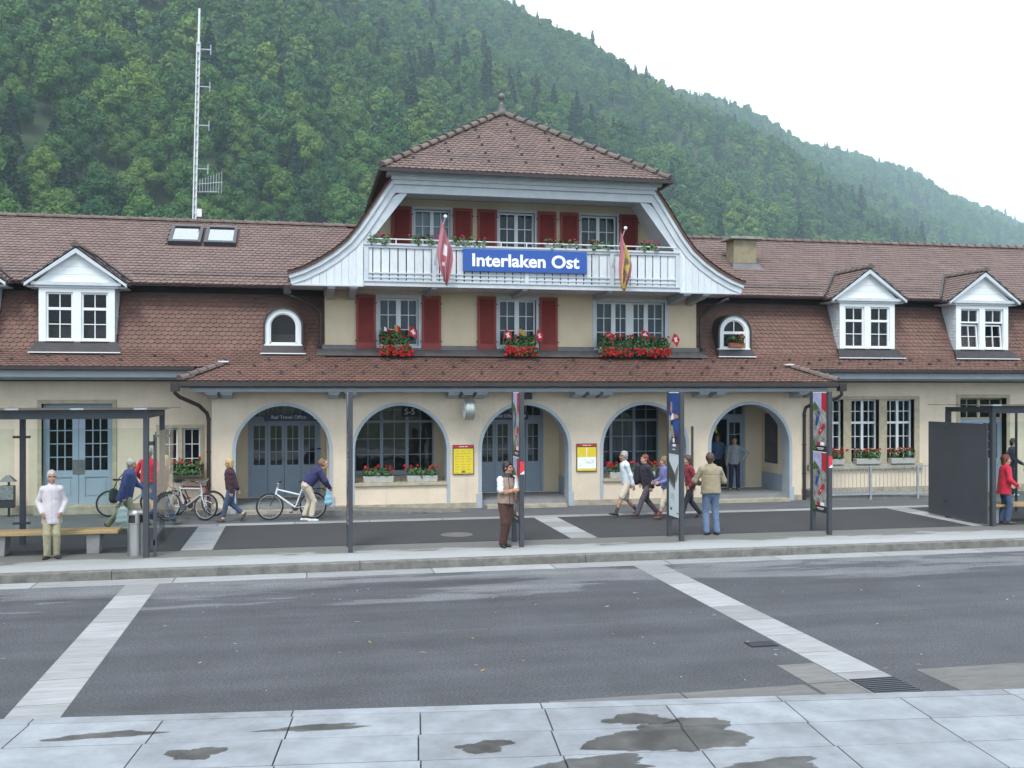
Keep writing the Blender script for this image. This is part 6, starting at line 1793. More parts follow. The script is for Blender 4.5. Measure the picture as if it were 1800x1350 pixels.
M_BKWHITE = mat('bike_white', (0.70, 0.71, 0.74), 0.35, var=0.05)
M_BKSILVER = mat('bike_silver', (0.55, 0.56, 0.58), 0.3, metal=0.5)
M_BKRED = mat('bike_dark_red', (0.16, 0.02, 0.025), 0.35)
bicycle('white step-through bicycle with rear rack held by the person bending in navy', (-0.28, -1.52, 0.155), R(180), R(3), M_BKWHITE, 1, rack=True, city=True)
bicycle('silver bicycle parked by the downpipe, its front wheel turned to the street', (-2.85, -0.98, 0.155), R(-28), R(-9), M_BKSILVER, 2)
bicycle('dark red bicycle parked between the silver bicycle and the wall', (-2.72, -0.20, 0.155), R(-20), R(8), M_BKRED, 3)
bicycle('grey bicycle by the wing wall beside the person in shorts', (-4.30, 0.10, 0.155), R(12), R(-8), mat('bike_grey', (0.24, 0.25, 0.27), .35), 4)
# ------------------------------------------------------------------ people: implicit body surfaces meshed with surface nets
def surface_nets(val, org, h):
    s = val < 0
    nx, ny, nz = val.shape
    cs = np.zeros((nx - 1, ny - 1, nz - 1), np.int8)
    for i in (0, 1):
        for j in (0, 1):
            for k in (0, 1): cs += s[i:nx - 1 + i, j:ny - 1 + j, k:nz - 1 + k]
    act = (cs > 0) & (cs < 8)
    idx = -np.ones(act.shape, np.int64); c = np.argwhere(act); idx[act] = np.arange(len(c))
    acc = np.zeros((len(c), 3)); cnt = np.zeros(len(c))
    corners = [(i, j, k) for i in (0, 1) for j in (0, 1) for k in (0, 1)]
    for a in corners:
        for ax in range(3):
            if a[ax]: continue
            b = list(a); b[ax] = 1
            va = val[c[:, 0] + a[0], c[:, 1] + a[1], c[:, 2] + a[2]]; vb = val[c[:, 0] + b[0], c[:, 1] + b[1], c[:, 2] + b[2]]
            m = (va < 0) != (vb < 0)
            t = np.where(m, va / np.where(np.abs(va - vb) < 1e-9, 1, va - vb), 0)
            p = np.tile(np.array(a, float), (len(c), 1)); p[:, ax] += t
            acc[m] += p[m]; cnt[m] += 1
    V = org + (c + acc / np.maximum(cnt, 1)[:, None]) * h
    F = []
    for ax in range(3):
        sl0 = [slice(None)] * 3; sl1 = [slice(None)] * 3; sl0[ax] = slice(0, -1); sl1[ax] = slice(1, None)
        d = s[tuple(sl0)] != s[tuple(sl1)]
        o1, o2 = [q_ for q_ in range(3) if q_ != ax]
        e = np.argwhere(d)
        e = e[(e[:, o1] > 0) & (e[:, o2] > 0) & (e[:, o1] < val.shape[o1] - 1) & (e[:, o2] < val.shape[o2] - 1)]
        def cell(a, b):
            q_ = e.copy(); q_[:, o1] -= a; q_[:, o2] -= b
            return idx[q_[:, 0], q_[:, 1], q_[:, 2]]
        quad = np.stack([cell(1, 1), cell(0, 1), cell(0, 0), cell(1, 0)], 1)
        flip = s[tuple(e.T)]
        if ax == 1: flip = ~flip
        quad[~flip] = quad[~flip][:, ::-1]
        F.append(quad)
    return V, np.concatenate(F)

class SDF:
    """smooth union of tapered capsules / ellipsoids on a grid; each primitive only touches its own neighbourhood"""
    def __init__(s, lo, hi, h, k=0.03):
        s.h = h; s.k = k; s.org = np.array(lo, float)
        n = np.ceil((np.array(hi) - s.org) / h).astype(int) + 1
        s.val = np.full(tuple(n), 0.25, np.float64)
    def block(s, lo, hi):
        a = np.maximum(0, np.floor((np.array(lo) - s.org) / s.h).astype(int)); b = np.minimum(s.val.shape, np.ceil((np.array(hi) - s.org) / s.h).astype(int) + 1)
        if np.any(b <= a): return None
        g = [s.org[i] + np.arange(a[i], b[i]) * s.h for i in range(3)]
        return tuple(slice(a[i], b[i]) for i in range(3)), np.stack(np.meshgrid(*g, indexing='ij'), -1)
    def merge(s, sl, d, k, sub=False):
        o = s.val[sl]; k = k if k is not None else s.k
        if sub:
            s.val[sl] = np.maximum(o, -d); return
        hh = np.clip(0.5 + 0.5 * (o - d) / k, 0, 1)
        s.val[sl] = o + (d - o) * hh - k * hh * (1 - hh)
    def cap(s, a, b, ra, rb, flat=1.0, axis=(0, 1, 0), k=None):
        a, b = np.array(a, float), np.array(b, float); r = max(ra, rb) + 0.10
        bl = s.block(np.minimum(a, b) - r, np.maximum(a, b) + r)
        if bl is None: return s
        sl, P = bl; ab = b - a; L = ab @ ab + 1e-12
        t = np.clip(((P - a) @ ab) / L, 0, 1)
        q = P - a - t[..., None] * ab
        if flat != 1.0:
            ax = np.array(axis, float); ax /= np.linalg.norm(ax)
            q = q + ((q @ ax) * (1 / flat - 1))[..., None] * ax
        d = np.linalg.norm(q, axis=-1) - (ra + (rb - ra) * t)
        if flat != 1.0: d = d * (0.5 + 0.5 * flat)
        s.merge(sl, d, k); return s
    def ell(s, c, r, k=None, sub=False, rot=None):
        c, r = np.array(c, float), np.array(r, float); m = r.max() + 0.10
        bl = s.block(c - m, c + m)
        if bl is None: return s
        sl, P = bl; q = P - c
        if rot is not None: q = q @ rot
        d = (np.linalg.norm(q / r, axis=-1) - 1) * r.min()
        s.merge(sl, d, k, sub); return s
    def cut(s, p, n):
        """remove what lies on the +n side of the plane"""
        g = [s.org[i] + np.arange(s.val.shape[i]) * s.h for i in range(3)]
        n = np.array(n, float); n /= np.linalg.norm(n); p = np.array(p, float)
        d = (g[0][:, None, None] - p[0]) * n[0] + (g[1][None, :, None] - p[1]) * n[1] + (g[2][None, None, :] - p[2]) * n[2]
        s.val = np.maximum(s.val, d); return s
    def wrinkle(s, amp, seed, freq=26):
        rr = np.random.default_rng(seed)
        g = [s.org[i] + np.arange(s.val.shape[i]) * s.h for i in range(3)]
        X, Y, Z = np.meshgrid(*g, indexing='ij'); w = 0
        for _ in range(5):
            f = rr.normal(size=3) * freq; g1 = rr.normal(size=3) * 11; w = w + np.sin(f[0] * X + f[1] * Y + f[2] * Z + rr.uniform(0, 6.28) + 2.2 * np.sin(g1[0] * X + g1[1] * Y + g1[2] * Z + rr.uniform(0, 6.28)))
        s.val = s.val + amp * w / 2.2; return s
    def mesh(s): return surface_nets(s.val, s.org, s.h)

def ik(a, c, l1, l2, pole):
    a, c, pole = (np.array(v, float) for v in (a, c, pole))
    d = c - a; L = np.linalg.norm(d); L2 = min(L, (l1 + l2) * 0.999); c = a + d / L * L2; u = d / L
    x = (l1 * l1 - l2 * l2 + L2 * L2) / (2 * L2); y = math.sqrt(max(0, l1 * l1 - x * x))
    p = pole - (pole @ u) * u; p /= np.linalg.norm(p) + 1e-9
    return a + u * x + p * y, c

SKINS = [mat('skin_light', (0.52, 0.30, 0.21), 0.55, var=0.08, vscale=14), mat('skin_tan', (0.40, 0.21, 0.135), 0.55, var=0.08, vscale=14)]
M_EYE = mat('eye_dark_brown', (0.10, 0.055, 0.045), 0.6); M_LIP = mat('lip', (0.36, 0.12, 0.10), 0.5)  # dark brown faces mark the eyes
def cloth_mat(name, c, var=0.12): return mat('cloth_' + name, c, 0.88, var=var, vscale=9, bump=0.25, bscale=140, sheen=0.1)
def smesh(name, V, F, mats, mi=None):
    me = bpy.data.meshes.new(name); me.from_pydata(V.tolist(), [], F.tolist())
    for m in mats: me.materials.append(m)
    me.polygons.foreach_set('use_smooth', [True] * len(F))
    if mi is not None: me.polygons.foreach_set('material_index', mi.astype(np.int32))
    return me

def person(label, loc, face, H=1.70, lean=4, feet=None, hands=None, hip=(0, 0, 0.93), head=(0, 0), top=None, legs=None, shoes=None, hair=None, skin=0, knees=(0, -1, 0.1),
           elbow=None, build=1.0, seed=1, shades=False, socks=None, vest=None, spine_side=0.0, h=0.0125, group=None, shoulder_w=0.172, seams=None, seam_m=None):
    """local frame: faces -y, right hand at -x.  feet: [(x, y, lift, toe_dir)], hands: [(x, y, z)] wrists, all at 1.70 m scale"""
    S = H / 1.70
    t = thing('person', label, 'person', loc, face, group); t.scale = (S, S, S)
    ln = R(lean); ds = np.array([spine_side, -math.sin(ln), math.cos(ln)]); ds /= np.linalg.norm(ds)
    P0 = np.array(hip, float)
    fwd = np.array([0, -math.cos(ln), -math.sin(ln)])
    nb = P0 + ds * 0.515; ch = P0 + ds * 0.33
    sh = [P0 + ds * 0.445 + np.array([sx * shoulder_w * build, 0, 0]) for sx in (-1, 1)]
    hp = [P0 + np.array([sx * 0.088, 0, -0.02]) for sx in (-1, 1)]
    feet = feet or [(-0.11, 0, 0, 0), (0.11, 0, 0, 0)]
    hands = hands or [(-0.27, -0.03, 0.80), (0.27, -0.03, 0.80)]
    elbow = elbow or [(-0.4, 0.6, 0), (0.4, 0.6, 0)]
    ank = [np.array([f[0], f[1], 0.085 + f[2]]) for f in feet]
    kn = []; 
    for i in (0, 1):
        k_, ank[i] = ik(hp[i], ank[i], 0.425, 0.415, knees); kn.append(k_)
    el_ = []; wr = []
    for i in (0, 1):
        e_, w_ = ik(sh[i], hands[i], 0.285, 0.25, elbow[i]); el_.append(e_); wr.append(w_)
    allp = np.array(kn + ank + el_ + wr + sh + [nb + ds * .3, P0])
    lo = allp.min(0) - 0.24; hi = allp.max(0) + 0.24; lo[2] = min(lo[2], -0.05)
    hy, hpch = R(head[0]), R(head[1])
    hc = nb + ds * 0.115 + np.array([0, -math.sin(ln * .3) * .04, 0.04])
    # ---- head frame: columns right, forward, up
    Rm = np.array(Euler((hpch, 0, hy)).to_matrix())
    def hd(x, y, z): return hc + Rm @ np.array([x, y, z])
    # ---- skin
    b = SDF(lo, hi, h, 0.03)
    b.cap(P0 + ds * 0.05, P0 + ds * 0.36, 0.112 * build, 0.125 * build, 0.66, (0, 1, 0)); b.cap(sh[0], sh[1], 0.052, 0.052); b.ell(P0 - [0, 0, .03], (0.145 * build, 0.10, 0.11))
    b.cap(nb - ds * 0.05, hc, 0.050, 0.047)
    for i in (0, 1):
        b.cap(hp[i], kn[i], 0.068 * build, 0.050, k=.02); b.cap(kn[i], kn[i] * .6 + ank[i] * .4, 0.048, 0.050, k=.02); b.cap(kn[i] * .6 + ank[i] * .4, ank[i], 0.050, 0.032, k=.02)
        b.cap(sh[i], el_[i], 0.045, 0.036, k=.02); b.cap(el_[i], wr[i], 0.036, 0.025, k=.02)
    Vb, Fb = b.mesh()
    mi = np.zeros(len(Fb))
    # ---- head, fine grid
    g = SDF(hc - 0.19, hc + 0.19, 0.0075, 0.018)
    g.ell(hd(0, 0.012, 0.025), (0.074, 0.094, 0.098), rot=Rm); g.ell(hd(0, -0.022, -0.045), (0.055, 0.066, 0.070), rot=Rm); g.ell(hd(0, -0.062, -0.095), (0.026, 0.022, 0.020), k=.03, rot=Rm)
    g.cap(hd(0, -0.086, 0.012), hd(0, -0.110, -0.030), 0.008, 0.013, k=.012); g.cap(hd(-0.045, -0.074, 0.03), hd(0.045, -0.074, 0.03), 0.012, 0.012, k=.02)
    for sx in (-1, 1):
        g.ell(hd(sx * 0.033, -0.100, 0.010), (0.017, 0.014, 0.010), sub=True, rot=Rm); g.ell(hd(sx * 0.078, 0.012, -0.004), (0.011, 0.020, 0.030), k=.008, rot=Rm)
        g.ell(hd(sx * 0.045, -0.062, -0.030), (0.022, 0.018, 0.02), k=.03, rot=Rm)
    g.cap(hd(-0.02, -0.080, -0.064), hd(0.02, -0.080, -0.064), 0.0085, 0.0085, k=.010)
    g.cap(hd(0, 0.01, -0.09), nb - ds * .02, 0.050, 0.054, k=.03)
    Vh, Fh = g.mesh(); cen = (Vh[Fh].mean(1) - hc) @ Rm
    mh_ = np.zeros(len(Fh))
    ey = (np.abs(np.abs(cen[:, 0]) - 0.033) < (0.024 if shades else 0.017)) & (np.abs(cen[:, 2] - 0.010) < (0.012 if shades else 0.009)) & (cen[:, 1] < -0.05)
    mh_[ey] = 1; mh_[(np.abs(cen[:, 0]) < 0.024) & (np.abs(cen[:, 2] + 0.064) < 0.008) & (cen[:, 1] < -0.06)] = 2
    Vs, Fs, Ms = [Vb, Vh], [Fb, Fh + len(Vb)], [mi, mh_]; off = len(Vb) + len(Vh)
    # ---- hands: palm, four fingers, thumb
    for i in (0, 1):
        d = wr[i] - el_[i]; d /= np.linalg.norm(d); sx = (-1, 1)[i]
        inw = np.array([-sx, 0.0, 0.0]); pn = inw - (inw @ d) * d; pn /= np.linalg.norm(pn) + 1e-9       # palm normal
        sd = np.cross(d, pn); 
        if sd @ fwd < 0: sd = -sd                                                              # thumb side faces forward
        w0 = wr[i]; gq = SDF(w0 - 0.21, w0 + 0.21, 0.0068, 0.010)
        gq.cap(w0 - d * .03, w0 + d * 0.02, 0.025, 0.026); gq.cap(w0 + d * 0.03, w0 + d * 0.075, 0.031, 0.037, 0.42, pn)
        for f_, (o_, L_) in enumerate(((0.027, .066), (0.009, .076), (-0.009, .070), (-0.026, .054))):
            k0 = w0 + d * 0.085 + sd * o_; k1 = k0 + d * L_ * .5 + pn * 0.008 + sd * o_ * .1; k2 = k1 + d * L_ * .38 + pn * 0.026
            gq.cap(k0 - d * .02, k1, 0.0092, 0.0085, k=.004); gq.cap(k1, k2, 0.0085, 0.0072, k=.004)
        t0 = w0 + d * 0.028 + sd * 0.026; t1 = t0 + d * 0.030 + sd * 0.026 + pn * .012; t2 = t1 + d * 0.030 + sd * 0.006 + pn * .010
        gq.cap(t0, t1, 0.014, 0.0115, k=.008); gq.cap(t1, t2, 0.011, 0.009, k=.005)
        Vq, Fq = gq.mesh(); Vs.append(Vq); Fs.append(Fq + off); Ms.append(np.zeros(len(Fq))); off += len(Vq)
    me = smesh('body', np.concatenate(Vs), np.concatenate(Fs), [SKINS[skin], M_EYE if not shades else M_PRINTDK, M_LIP], np.concatenate(Ms))
    link('body', me, t)
    # ---- trousers
    lm, llen = legs                              # material, 1.0 full, 0.75 capri, 0.5 shorts
    g = SDF(lo, hi, h, 0.025)
    g.ell(P0 - [0, 0, .03], (0.160 * build, 0.116, 0.135)); g.cap(P0 - ds * .02, P0 + ds * 0.10, 0.142 * build, 0.132 * build, 0.72)
    for i in (0, 1):
        if llen <= 0.56:
            e_ = hp[i] * (1 - llen * 1.75) + kn[i] * llen * 1.75 if llen * 1.75 < 1 else kn[i]
            g.cap(hp[i], e_, 0.096 * build, 0.092)
        else:
            g.cap(hp[i], kn[i], 0.096 * build, 0.073); f_ = (llen - .5) * 2; e_ = kn[i] * (1 - f_) + (ank[i] + [0, 0, 0.0]) * f_
            g.cap(kn[i], e_, 0.073, 0.066)
    g.cut(P0 + ds * 0.13, ds)
    for i in (0, 1):
        if llen > 0.56 and llen < 1: pass
    g.wrinkle(0.0034, seed + 5, 30)
    V, F = g.mesh(); link('trousers' if llen > .56 else 'shorts', smesh('trousers', V, F, [lm]), t)
    # ---- top
    tm, slv, hem = top[:3]; loose = top[3] if len(top) > 3 else 1.0
    def torso(g, q, hem):
        g.cap(P0 + ds * (-0.08 - hem), P0 + ds * 0.38, (0.172 + .010 * (hem > .1)) * build * q, 0.156 * build * q, 0.80); g.cap(sh[0] - ds * .02, sh[1] - ds * .02, 0.062 * q, 0.062 * q); [g.cap(nb - ds * .05, s_ - ds * .02, 0.056 * q, 0.056 * q) for s_ in sh]
        g.cap(P0 + ds * 0.30, P0 + ds * 0.40, 0.150 * build * q, 0.130 * build * q, 0.80)
        g.cap(nb - ds * .06, nb + ds * 0.005, 0.080 * q, 0.064, k=.03)
    g = SDF(lo, hi, h, 0.028); torso(g, loose, hem)
    g.cut(P0 + ds * (0.05 - hem), -ds)
    a = SDF(lo, hi, h, 0.028)
    for i in (0, 1):
        if slv > 0:
            if slv <= .5: a.cap(sh[i], sh[i] * (1 - 2 * slv) + el_[i] * 2 * slv, 0.068 * loose, 0.062 * loose)
            else:
                f_ = (slv - .5) * 2; a.cap(sh[i], el_[i], 0.061 * loose, 0.054 * loose); a.cap(el_[i], el_[i] * (1 - f_) + (wr[i]) * f_, 0.056 * loose, 0.043 * loose)
    hh = np.clip(.5 + .5 * (g.val - a.val) / .02, 0, 1); g.val = g.val + (a.val - g.val) * hh - .02 * hh * (1 - hh)
    g.cut(nb + ds * 0.012, ds * 1.0) if False else None
    g.wrinkle(0.0042 * (1.2 if loose > 1.05 else 1), seed, 30)
    V, F = g.mesh(); nm = top[4] if len(top) > 4 else 'jacket'
    cz = V[F].mean(1) - P0; up_ = cz @ ds; mi = np.zeros(len(F))
    if seams: mi[seams(cz[:, 0], cz @ fwd, up_)] = 1
    link(nm, smesh(nm, V, F, [tm, seam_m or M_PRINTGREY], mi), t)
    if vest:
        g = SDF(lo, hi, h, 0.028); torso(g, loose * 1.09, vest[1])
        g.cut(P0 + ds * (0.045 - vest[1]), -ds)
        for i in (0, 1):
            sx = (-1, 1)[i]; c_ = sh[i] + np.array([sx * .055, 0, -0.03]); bl = g.block(c_ - .15, c_ + .15)
            if bl: sl, Pq = bl; g.val[sl] = np.maximum(g.val[sl], -(np.linalg.norm((Pq - c_) / np.array([.055, .11, .115]), axis=-1) - 1) * .055)
        g.wrinkle(0.004, seed + 9, 22); V, F = g.mesh(); mi = np.zeros(len(F)); cz = (V[F].mean(1) - P0)
        mi[(np.abs(cz[:, 0]) < 0.012) & (cz[:, 1] < 0)] = 1; mi[(cz @ ds > 0.475) | ((np.abs(cz[:, 0]) > 0.125) & (cz @ ds > 0.40))] = 1
        link('vest', smesh('vest', V, F, [vest[0], M_PRINTDK], mi), t)
    # ---- shoes (and socks)
    for i in (0, 1):
        yaw = R(feet[i][3]); dr = np.array([math.sin(yaw), -math.cos(yaw), 0.0]); lift = feet[i][2]
        pitch = feet[i][4] if len(feet[i]) > 4 else 0.0
        dr = np.array([dr[0] * math.cos(R(pitch)), dr[1] * math.cos(R(pitch)), -math.sin(R(pitch))])
        a_ = ank[i]; up = np.array([0, 0, 1.0]); upf = up - (up @ dr) * dr; upf /= np.linalg.norm(upf)
        heel = a_ - upf * 0.052 - dr * 0.045; ball = a_ - upf * 0.055 + dr * 0.10; toe = a_ - upf * 0.058 + dr * 0.165
        m_ = np.minimum(heel, toe) - .12; M_ = np.maximum(heel, toe) + .14
        g = SDF(m_, M_, 0.009, 0.025); g.cap(heel, ball, 0.036, 0.043, 0.85, upf); g.cap(ball, toe, 0.042, 0.032, 0.75, upf); g.cap(a_ - upf * .02, a_ + upf * (shoes[1] if len(shoes) > 1 else 0.0), 0.040, 0.040); g.cut(a_ - upf * 0.083, -upf)
        V, F = g.mesh(); link('shoe', smesh('shoe', V, F, [shoes[0]]), t)
        if socks:
            g = SDF(a_ - .1, a_ + .22, 0.010, 0.02); g.cap(a_, a_ + (kn[i] - a_) * socks[1], 0.042, 0.047); V, F = g.mesh(); link('sock', smesh('sock', V, F, [socks[0]]), t)
    # ---- hair
    hm, style = hair
    g = SDF(hc - np.array([.22, .22, .34]), hc + .22, 0.0085, 0.02)
    thick = dict(short=1.14, bob=1.20, long=1.20, thin=1.05, pony=1.10)[style]
    g.ell(hd(0, 0.018, 0.034), (0.077 * thick, 0.094 * thick * .98, 0.098 * thick), rot=Rm)
    if style in ('bob', 'long'):
        for sx in (-1, 1): g.cap(hd(sx * 0.068, 0.02, 0.03), hd(sx * 0.070, 0.03, -0.10 if style == 'bob' else -0.2), 0.034, 0.028)
        g.cap(hd(0, 0.07, 0.03), hd(0, 0.075, -0.09 if style == 'bob' else -0.22), 0.055, 0.045)
    elif style == 'pony': g.cap(hd(0, 0.09, 0.05), hd(0, 0.14, -0.10), 0.03, 0.022)
    else: g.cap(hd(0, 0.062, 0.02), hd(0, 0.070, -0.055), 0.05, 0.042)
    g.wrinkle(0.0045, seed + 3, 75)
    # keep the face clear
    c_ = hd(0, -0.088, -0.040 if style != 'thin' else 0.02); bl = g.block(c_ - .2, c_ + .2); sl, Pq = bl
    q_ = (Pq - c_) @ Rm; d_ = (np.linalg.norm(q_ / np.array([.070 if style in ('bob', 'long') else .096, .100, .104 if style != 'thin' else .085]), axis=-1) - 1) * .07; g.val[sl] = np.maximum(g.val[sl], -d_)
    V, F = g.mesh(); link('hair', smesh('hair', V, F, [hm]), t)
    return t

HAIR = {k: mat('hair_' + k, c, 0.55, var=0.35, vscale=30, stretch=(3, 3, .6)) for k, c in dict(white=(0.46, 0.44, 0.40), grey=(0.34, 0.34, 0.33), blond=(0.50, 0.36, 0.15), brown=(0.075, 0.042, 0.024), dark=(0.022, 0.014, 0.012), red=(0.17, 0.042, 0.018), lbrown=(0.20, 0.12, 0.06)).items()}
C = {k: cloth_mat(k, c) for k, c in dict(white=(0.56, 0.52, 0.545), khaki=(0.34, 0.31, 0.20), blue=(0.05, 0.065, 0.22), red=(0.52, 0.015, 0.04), maroon=(0.050, 0.014, 0.026), dred=(0.20, 0.018, 0.03), jeans=(0.045, 0.075, 0.15), ljeans=(0.12, 0.18, 0.29),
     navy=(0.022, 0.022, 0.085), cream=(0.54, 0.47, 0.37), vest=(0.30, 0.21, 0.165), brown=(0.060, 0.024, 0.016), shirt=(0.60, 0.65, 0.70), black=(0.016, 0.014, 0.024), plum=(0.075, 0.06, 0.075), lilac=(0.16, 0.165, 0.36), beige=(0.30, 0.255, 0.17), grey=(0.22, 0.24, 0.27), dgrey=(0.05, 0.05, 0.055), denimblue=(0.10, 0.16, 0.30), dkblue=(0.012, 0.014, 0.035)).items()}
SH = {k: mat('shoe_' + k, c, 0.5) for k, c in dict(black=(0.015, 0.013, 0.013), brown=(0.085, 0.05, 0.035), white=(0.6, 0.6, 0.6), tan=(0.25, 0.18, 0.08), dkred=(0.06, 0.018, 0.02)).items()}
Z = 0.152
STRIDE = lambda a, lift=0.05, p=25: [(-0.08, -a, 0.0, 0, -8), (0.08, a * .95, lift, 0, p)]
W1 = person('white-haired woman in a white jacket and khaki trousers standing before the bench', (-4.72, -6.40, Z), R(12), 1.66, lean=3, feet=[(-0.08, 0, 0, -22), (0.085, 0.03, 0, 18)], hands=[(-0.175, -0.085, 0.915), (0.175, -0.09, 0.915)],
            elbow=[(-.7, 1, 0), (.7, 1, 0)], top=(C['white'], 1.0, 0.28, 1.05, 'jacket'), legs=(C['khaki'], 1.0), shoes=(SH['black'],), hair=(HAIR['white'], 'short'), shades=True, skin=1, seed=1, build=1.0, shoulder_w=0.15, head=(4, 0), seam_m=cloth_mat('pale_seam', (0.46, 0.43, 0.46)),
            seams=lambda x, f, u: ((np.abs(x - .01) < .007) & (f > 0)) | ((f > 0.02) & (np.abs(np.abs(x) - .10) < .055) & (np.abs(u + .055) < .007)) | (np.abs(u + .20) < .008))
person('grey-haired man in a blue jacket striding along with a white carrier bag', (-3.95, -2.9, Z), R(90), 1.64, lean=12, feet=[(-0.09, -0.30, 0, 0, -6), (0.09, 0.40, 0.10, 0, 45)], hands=[(-0.22, 0.02, 0.72), (0.2, -0.42, 0.98)], elbow=[(-.3, 1, 0), (.3, .6, -1)],
       top=(C['blue'], 1.0, 0.26, 1.14), legs=(C['khaki'], 1.0), shoes=(SH['dkred'],), hair=(HAIR['white'], 'short'), seed=2, build=1.1, h=.014)
person('person in a red jacket and blue shorts standing behind the shelter post', (-3.80, -0.62, Z), R(160), 1.76, feet=[(-0.1, 0, 0, 0), (0.1, 0.03, 0, 0)], hands=[(-0.25, -0.12, 0.95), (0.25, -0.15, 0.95)], top=(C['red'], 1.0, 0.10, 1.1), legs=(C['denimblue'], 0.5), shoes=(SH['black'], .03), socks=(C['dgrey'], .3), hair=(HAIR['grey'], 'short'), seed=3, h=.015)
person('blond person in a dark red top and jeans walking behind the shelter glass', (-3.28, -2.15, Z), R(88), 1.66, lean=10, feet=[(-0.09, -0.34, 0, 0, -6), (0.09, 0.36, 0.12, 0, 40)], hands=[(-0.18, -0.25, 0.98), (0.2, 0.12, 0.85)], top=(C['dred'], .8, 0.06, 1.05), legs=(C['jeans'], 0.93), shoes=(SH['brown'], .05), hair=(HAIR['blond'], 'bob'), seed=4, h=.015, head=(0, -10))
person('blond person in a dark plum sweater and jeans walking away from the bicycle', (-1.72, -1.62, Z), R(-92), 1.52, lean=6, feet=[(-0.08, 0.30, 0.12, 0, 55), (0.08, -0.22, 0, 0, -4)], hands=[(-0.22, 0.16, 0.85), (0.19, 0.02, 0.83)], elbow=[(-.3, 1, 0), (.3, 1, 0)], top=(C['maroon'], 1.0, 0.08, 1.12, 'sweater'), legs=(C['jeans'], 0.88), shoes=(SH['brown'], .06), socks=(C['cream'], .2), hair=(HAIR['blond'], 'bob'), seed=5, build=1.05, h=.0125, head=(10, 12))
person('person in a navy sweater and cream trousers bending over the bicycle rack', (0.12, -1.88, Z), R(100), 1.70, lean=42, hip=(0, 0.05, 0.90), feet=[(-0.10, -0.05, 0, 0), (0.10, 0.10, 0, -8)], hands=[(-0.14, -0.50, 0.82), (0.16, -0.50, 0.84)], elbow=[(-.6, .2, .2), (.6, .2, .2)], top=(C['navy'], 1.0, 0.02, 1.12, 'sweater'), legs=(C['cream'], 0.90), shoes=(SH['white'],), socks=(C['black'], .22), hair=(HAIR['lbrown'], 'short'), seed=6, head=(0, -38))
person('woman in a beige vest and brown trousers leaning with folded arms on the pillar', (4.08, -6.74, Z), R(20), 1.72, lean=-2, spine_side=0.10, hip=(0.02, 0.0, 0.93), feet=[(-0.10, -0.05, 0, -14), (-0.02, 0.02, 0, 20)], hands=[(0.05, -0.205, 1.16), (-0.04, -0.225, 1.13)], elbow=[(-1, -.05, -.9), (1, -.05, -.9)],
       top=(C['shirt'], 0.42, 0.10, 1.02, 'shirt'), vest=(C['vest'], 0.10), legs=(C['brown'], 1.0), shoes=(SH['black'],), hair=(HAIR['dark'], 'short'), skin=1, seed=7, head=(28, 0))
person('grey-haired man in a white shirt and pale shorts walking with a dark backpack', (8.05, -2.72, Z), R(-88), 1.65, lean=9, feet=[(-0.09, 0.28, 0.10, 0, 40), (0.09, -0.36, 0, 0, -10)], hands=[(-0.22, 0.16, 0.82), (0.22, 0.10, 0.80)], top=(C['shirt'], 1.0, 0.10, 1.04, 'shirt'), legs=(C['cream'], 0.54), shoes=(SH['black'], .06), socks=(C['dgrey'], .3), hair=(HAIR['grey'], 'short'), skin=1, shades=True, seed=8)
person('red-haired woman in a black jacket and plum trousers walking behind the man in shorts', (8.52, -2.95, Z), R(-84), 1.58, lean=9, feet=[(-0.08, 0.28, 0.09, 0, 40), (0.08, -0.38, 0, 0, -6)], hands=[(-0.2, -0.10, 0.92), (0.2, 0.02, 0.86)], top=(C['black'], 1.0, 0.18, 1.12), legs=(C['plum'], 1.0), shoes=(SH['brown'],), hair=(HAIR['red'], 'pony'), seed=9, head=(0, 0))
person('person in a lilac fleece and cream shorts half hidden by the climber pillar', (8.88, -3.35, Z), R(-88), 1.55, lean=8, feet=[(-0.08, 0.24, 0.06, 0, 30), (0.08, -0.26, 0, 0, -4)], hands=[(-0.16, -0.30, 1.02), (0.17, -0.28, 1.02)], elbow=[(-.5, .6, -1), (.5, .6, -1)], top=(C['lilac'], 1.0, 0.12, 1.15, 'fleece'), legs=(C['cream'], 0.66), shoes=(SH['brown'], .04), socks=(C['dred'], .28), hair=(HAIR['lbrown'], 'bob'), seed=10)
person('person in a dark red top and black trousers walking behind the climber pillar', (9.55, -3.25, Z), R(-88), 1.56, lean=8, feet=[(-0.08, 0.28, 0.08, 0, 35), (0.08, -0.30, 0, 0, -6)], hands=[(-0.18, 0.16, 0.86), (0.18, -0.1, 0.9)], top=(C['dred'], 1.0, 0.10, 1.08), legs=(C['black'], 1.0), shoes=(SH['black'],), hair=(HAIR['brown'], 'bob'), seed=11, h=.015)
person('man in a beige jacket and pale blue jeans standing with his back turned', (8.90, -6.05, Z), R(172), 1.80, lean=5, feet=[(-0.13, 0, 0, 0), (0.10, 0.02, 0, -35)], hands=[(-0.14, -0.27, 1.06), (0.17, -0.27, 1.06)], elbow=[(-1, .3, -.8), (1, .3, -.8)], top=(C['beige'], 1.0, 0.12, 1.16), legs=(C['ljeans'], 1.0), shoes=(SH['black'],), hair=(HAIR['brown'], 'short'), seed=12, head=(-25, -18), build=1.06, seam_m=cloth_mat('dark_beige_seam', (0.15, 0.125, 0.085)), seams=lambda x, f, u: ((f < 0) & (np.abs(u - .345) < .007)) | (np.abs(u + .055) < .007))
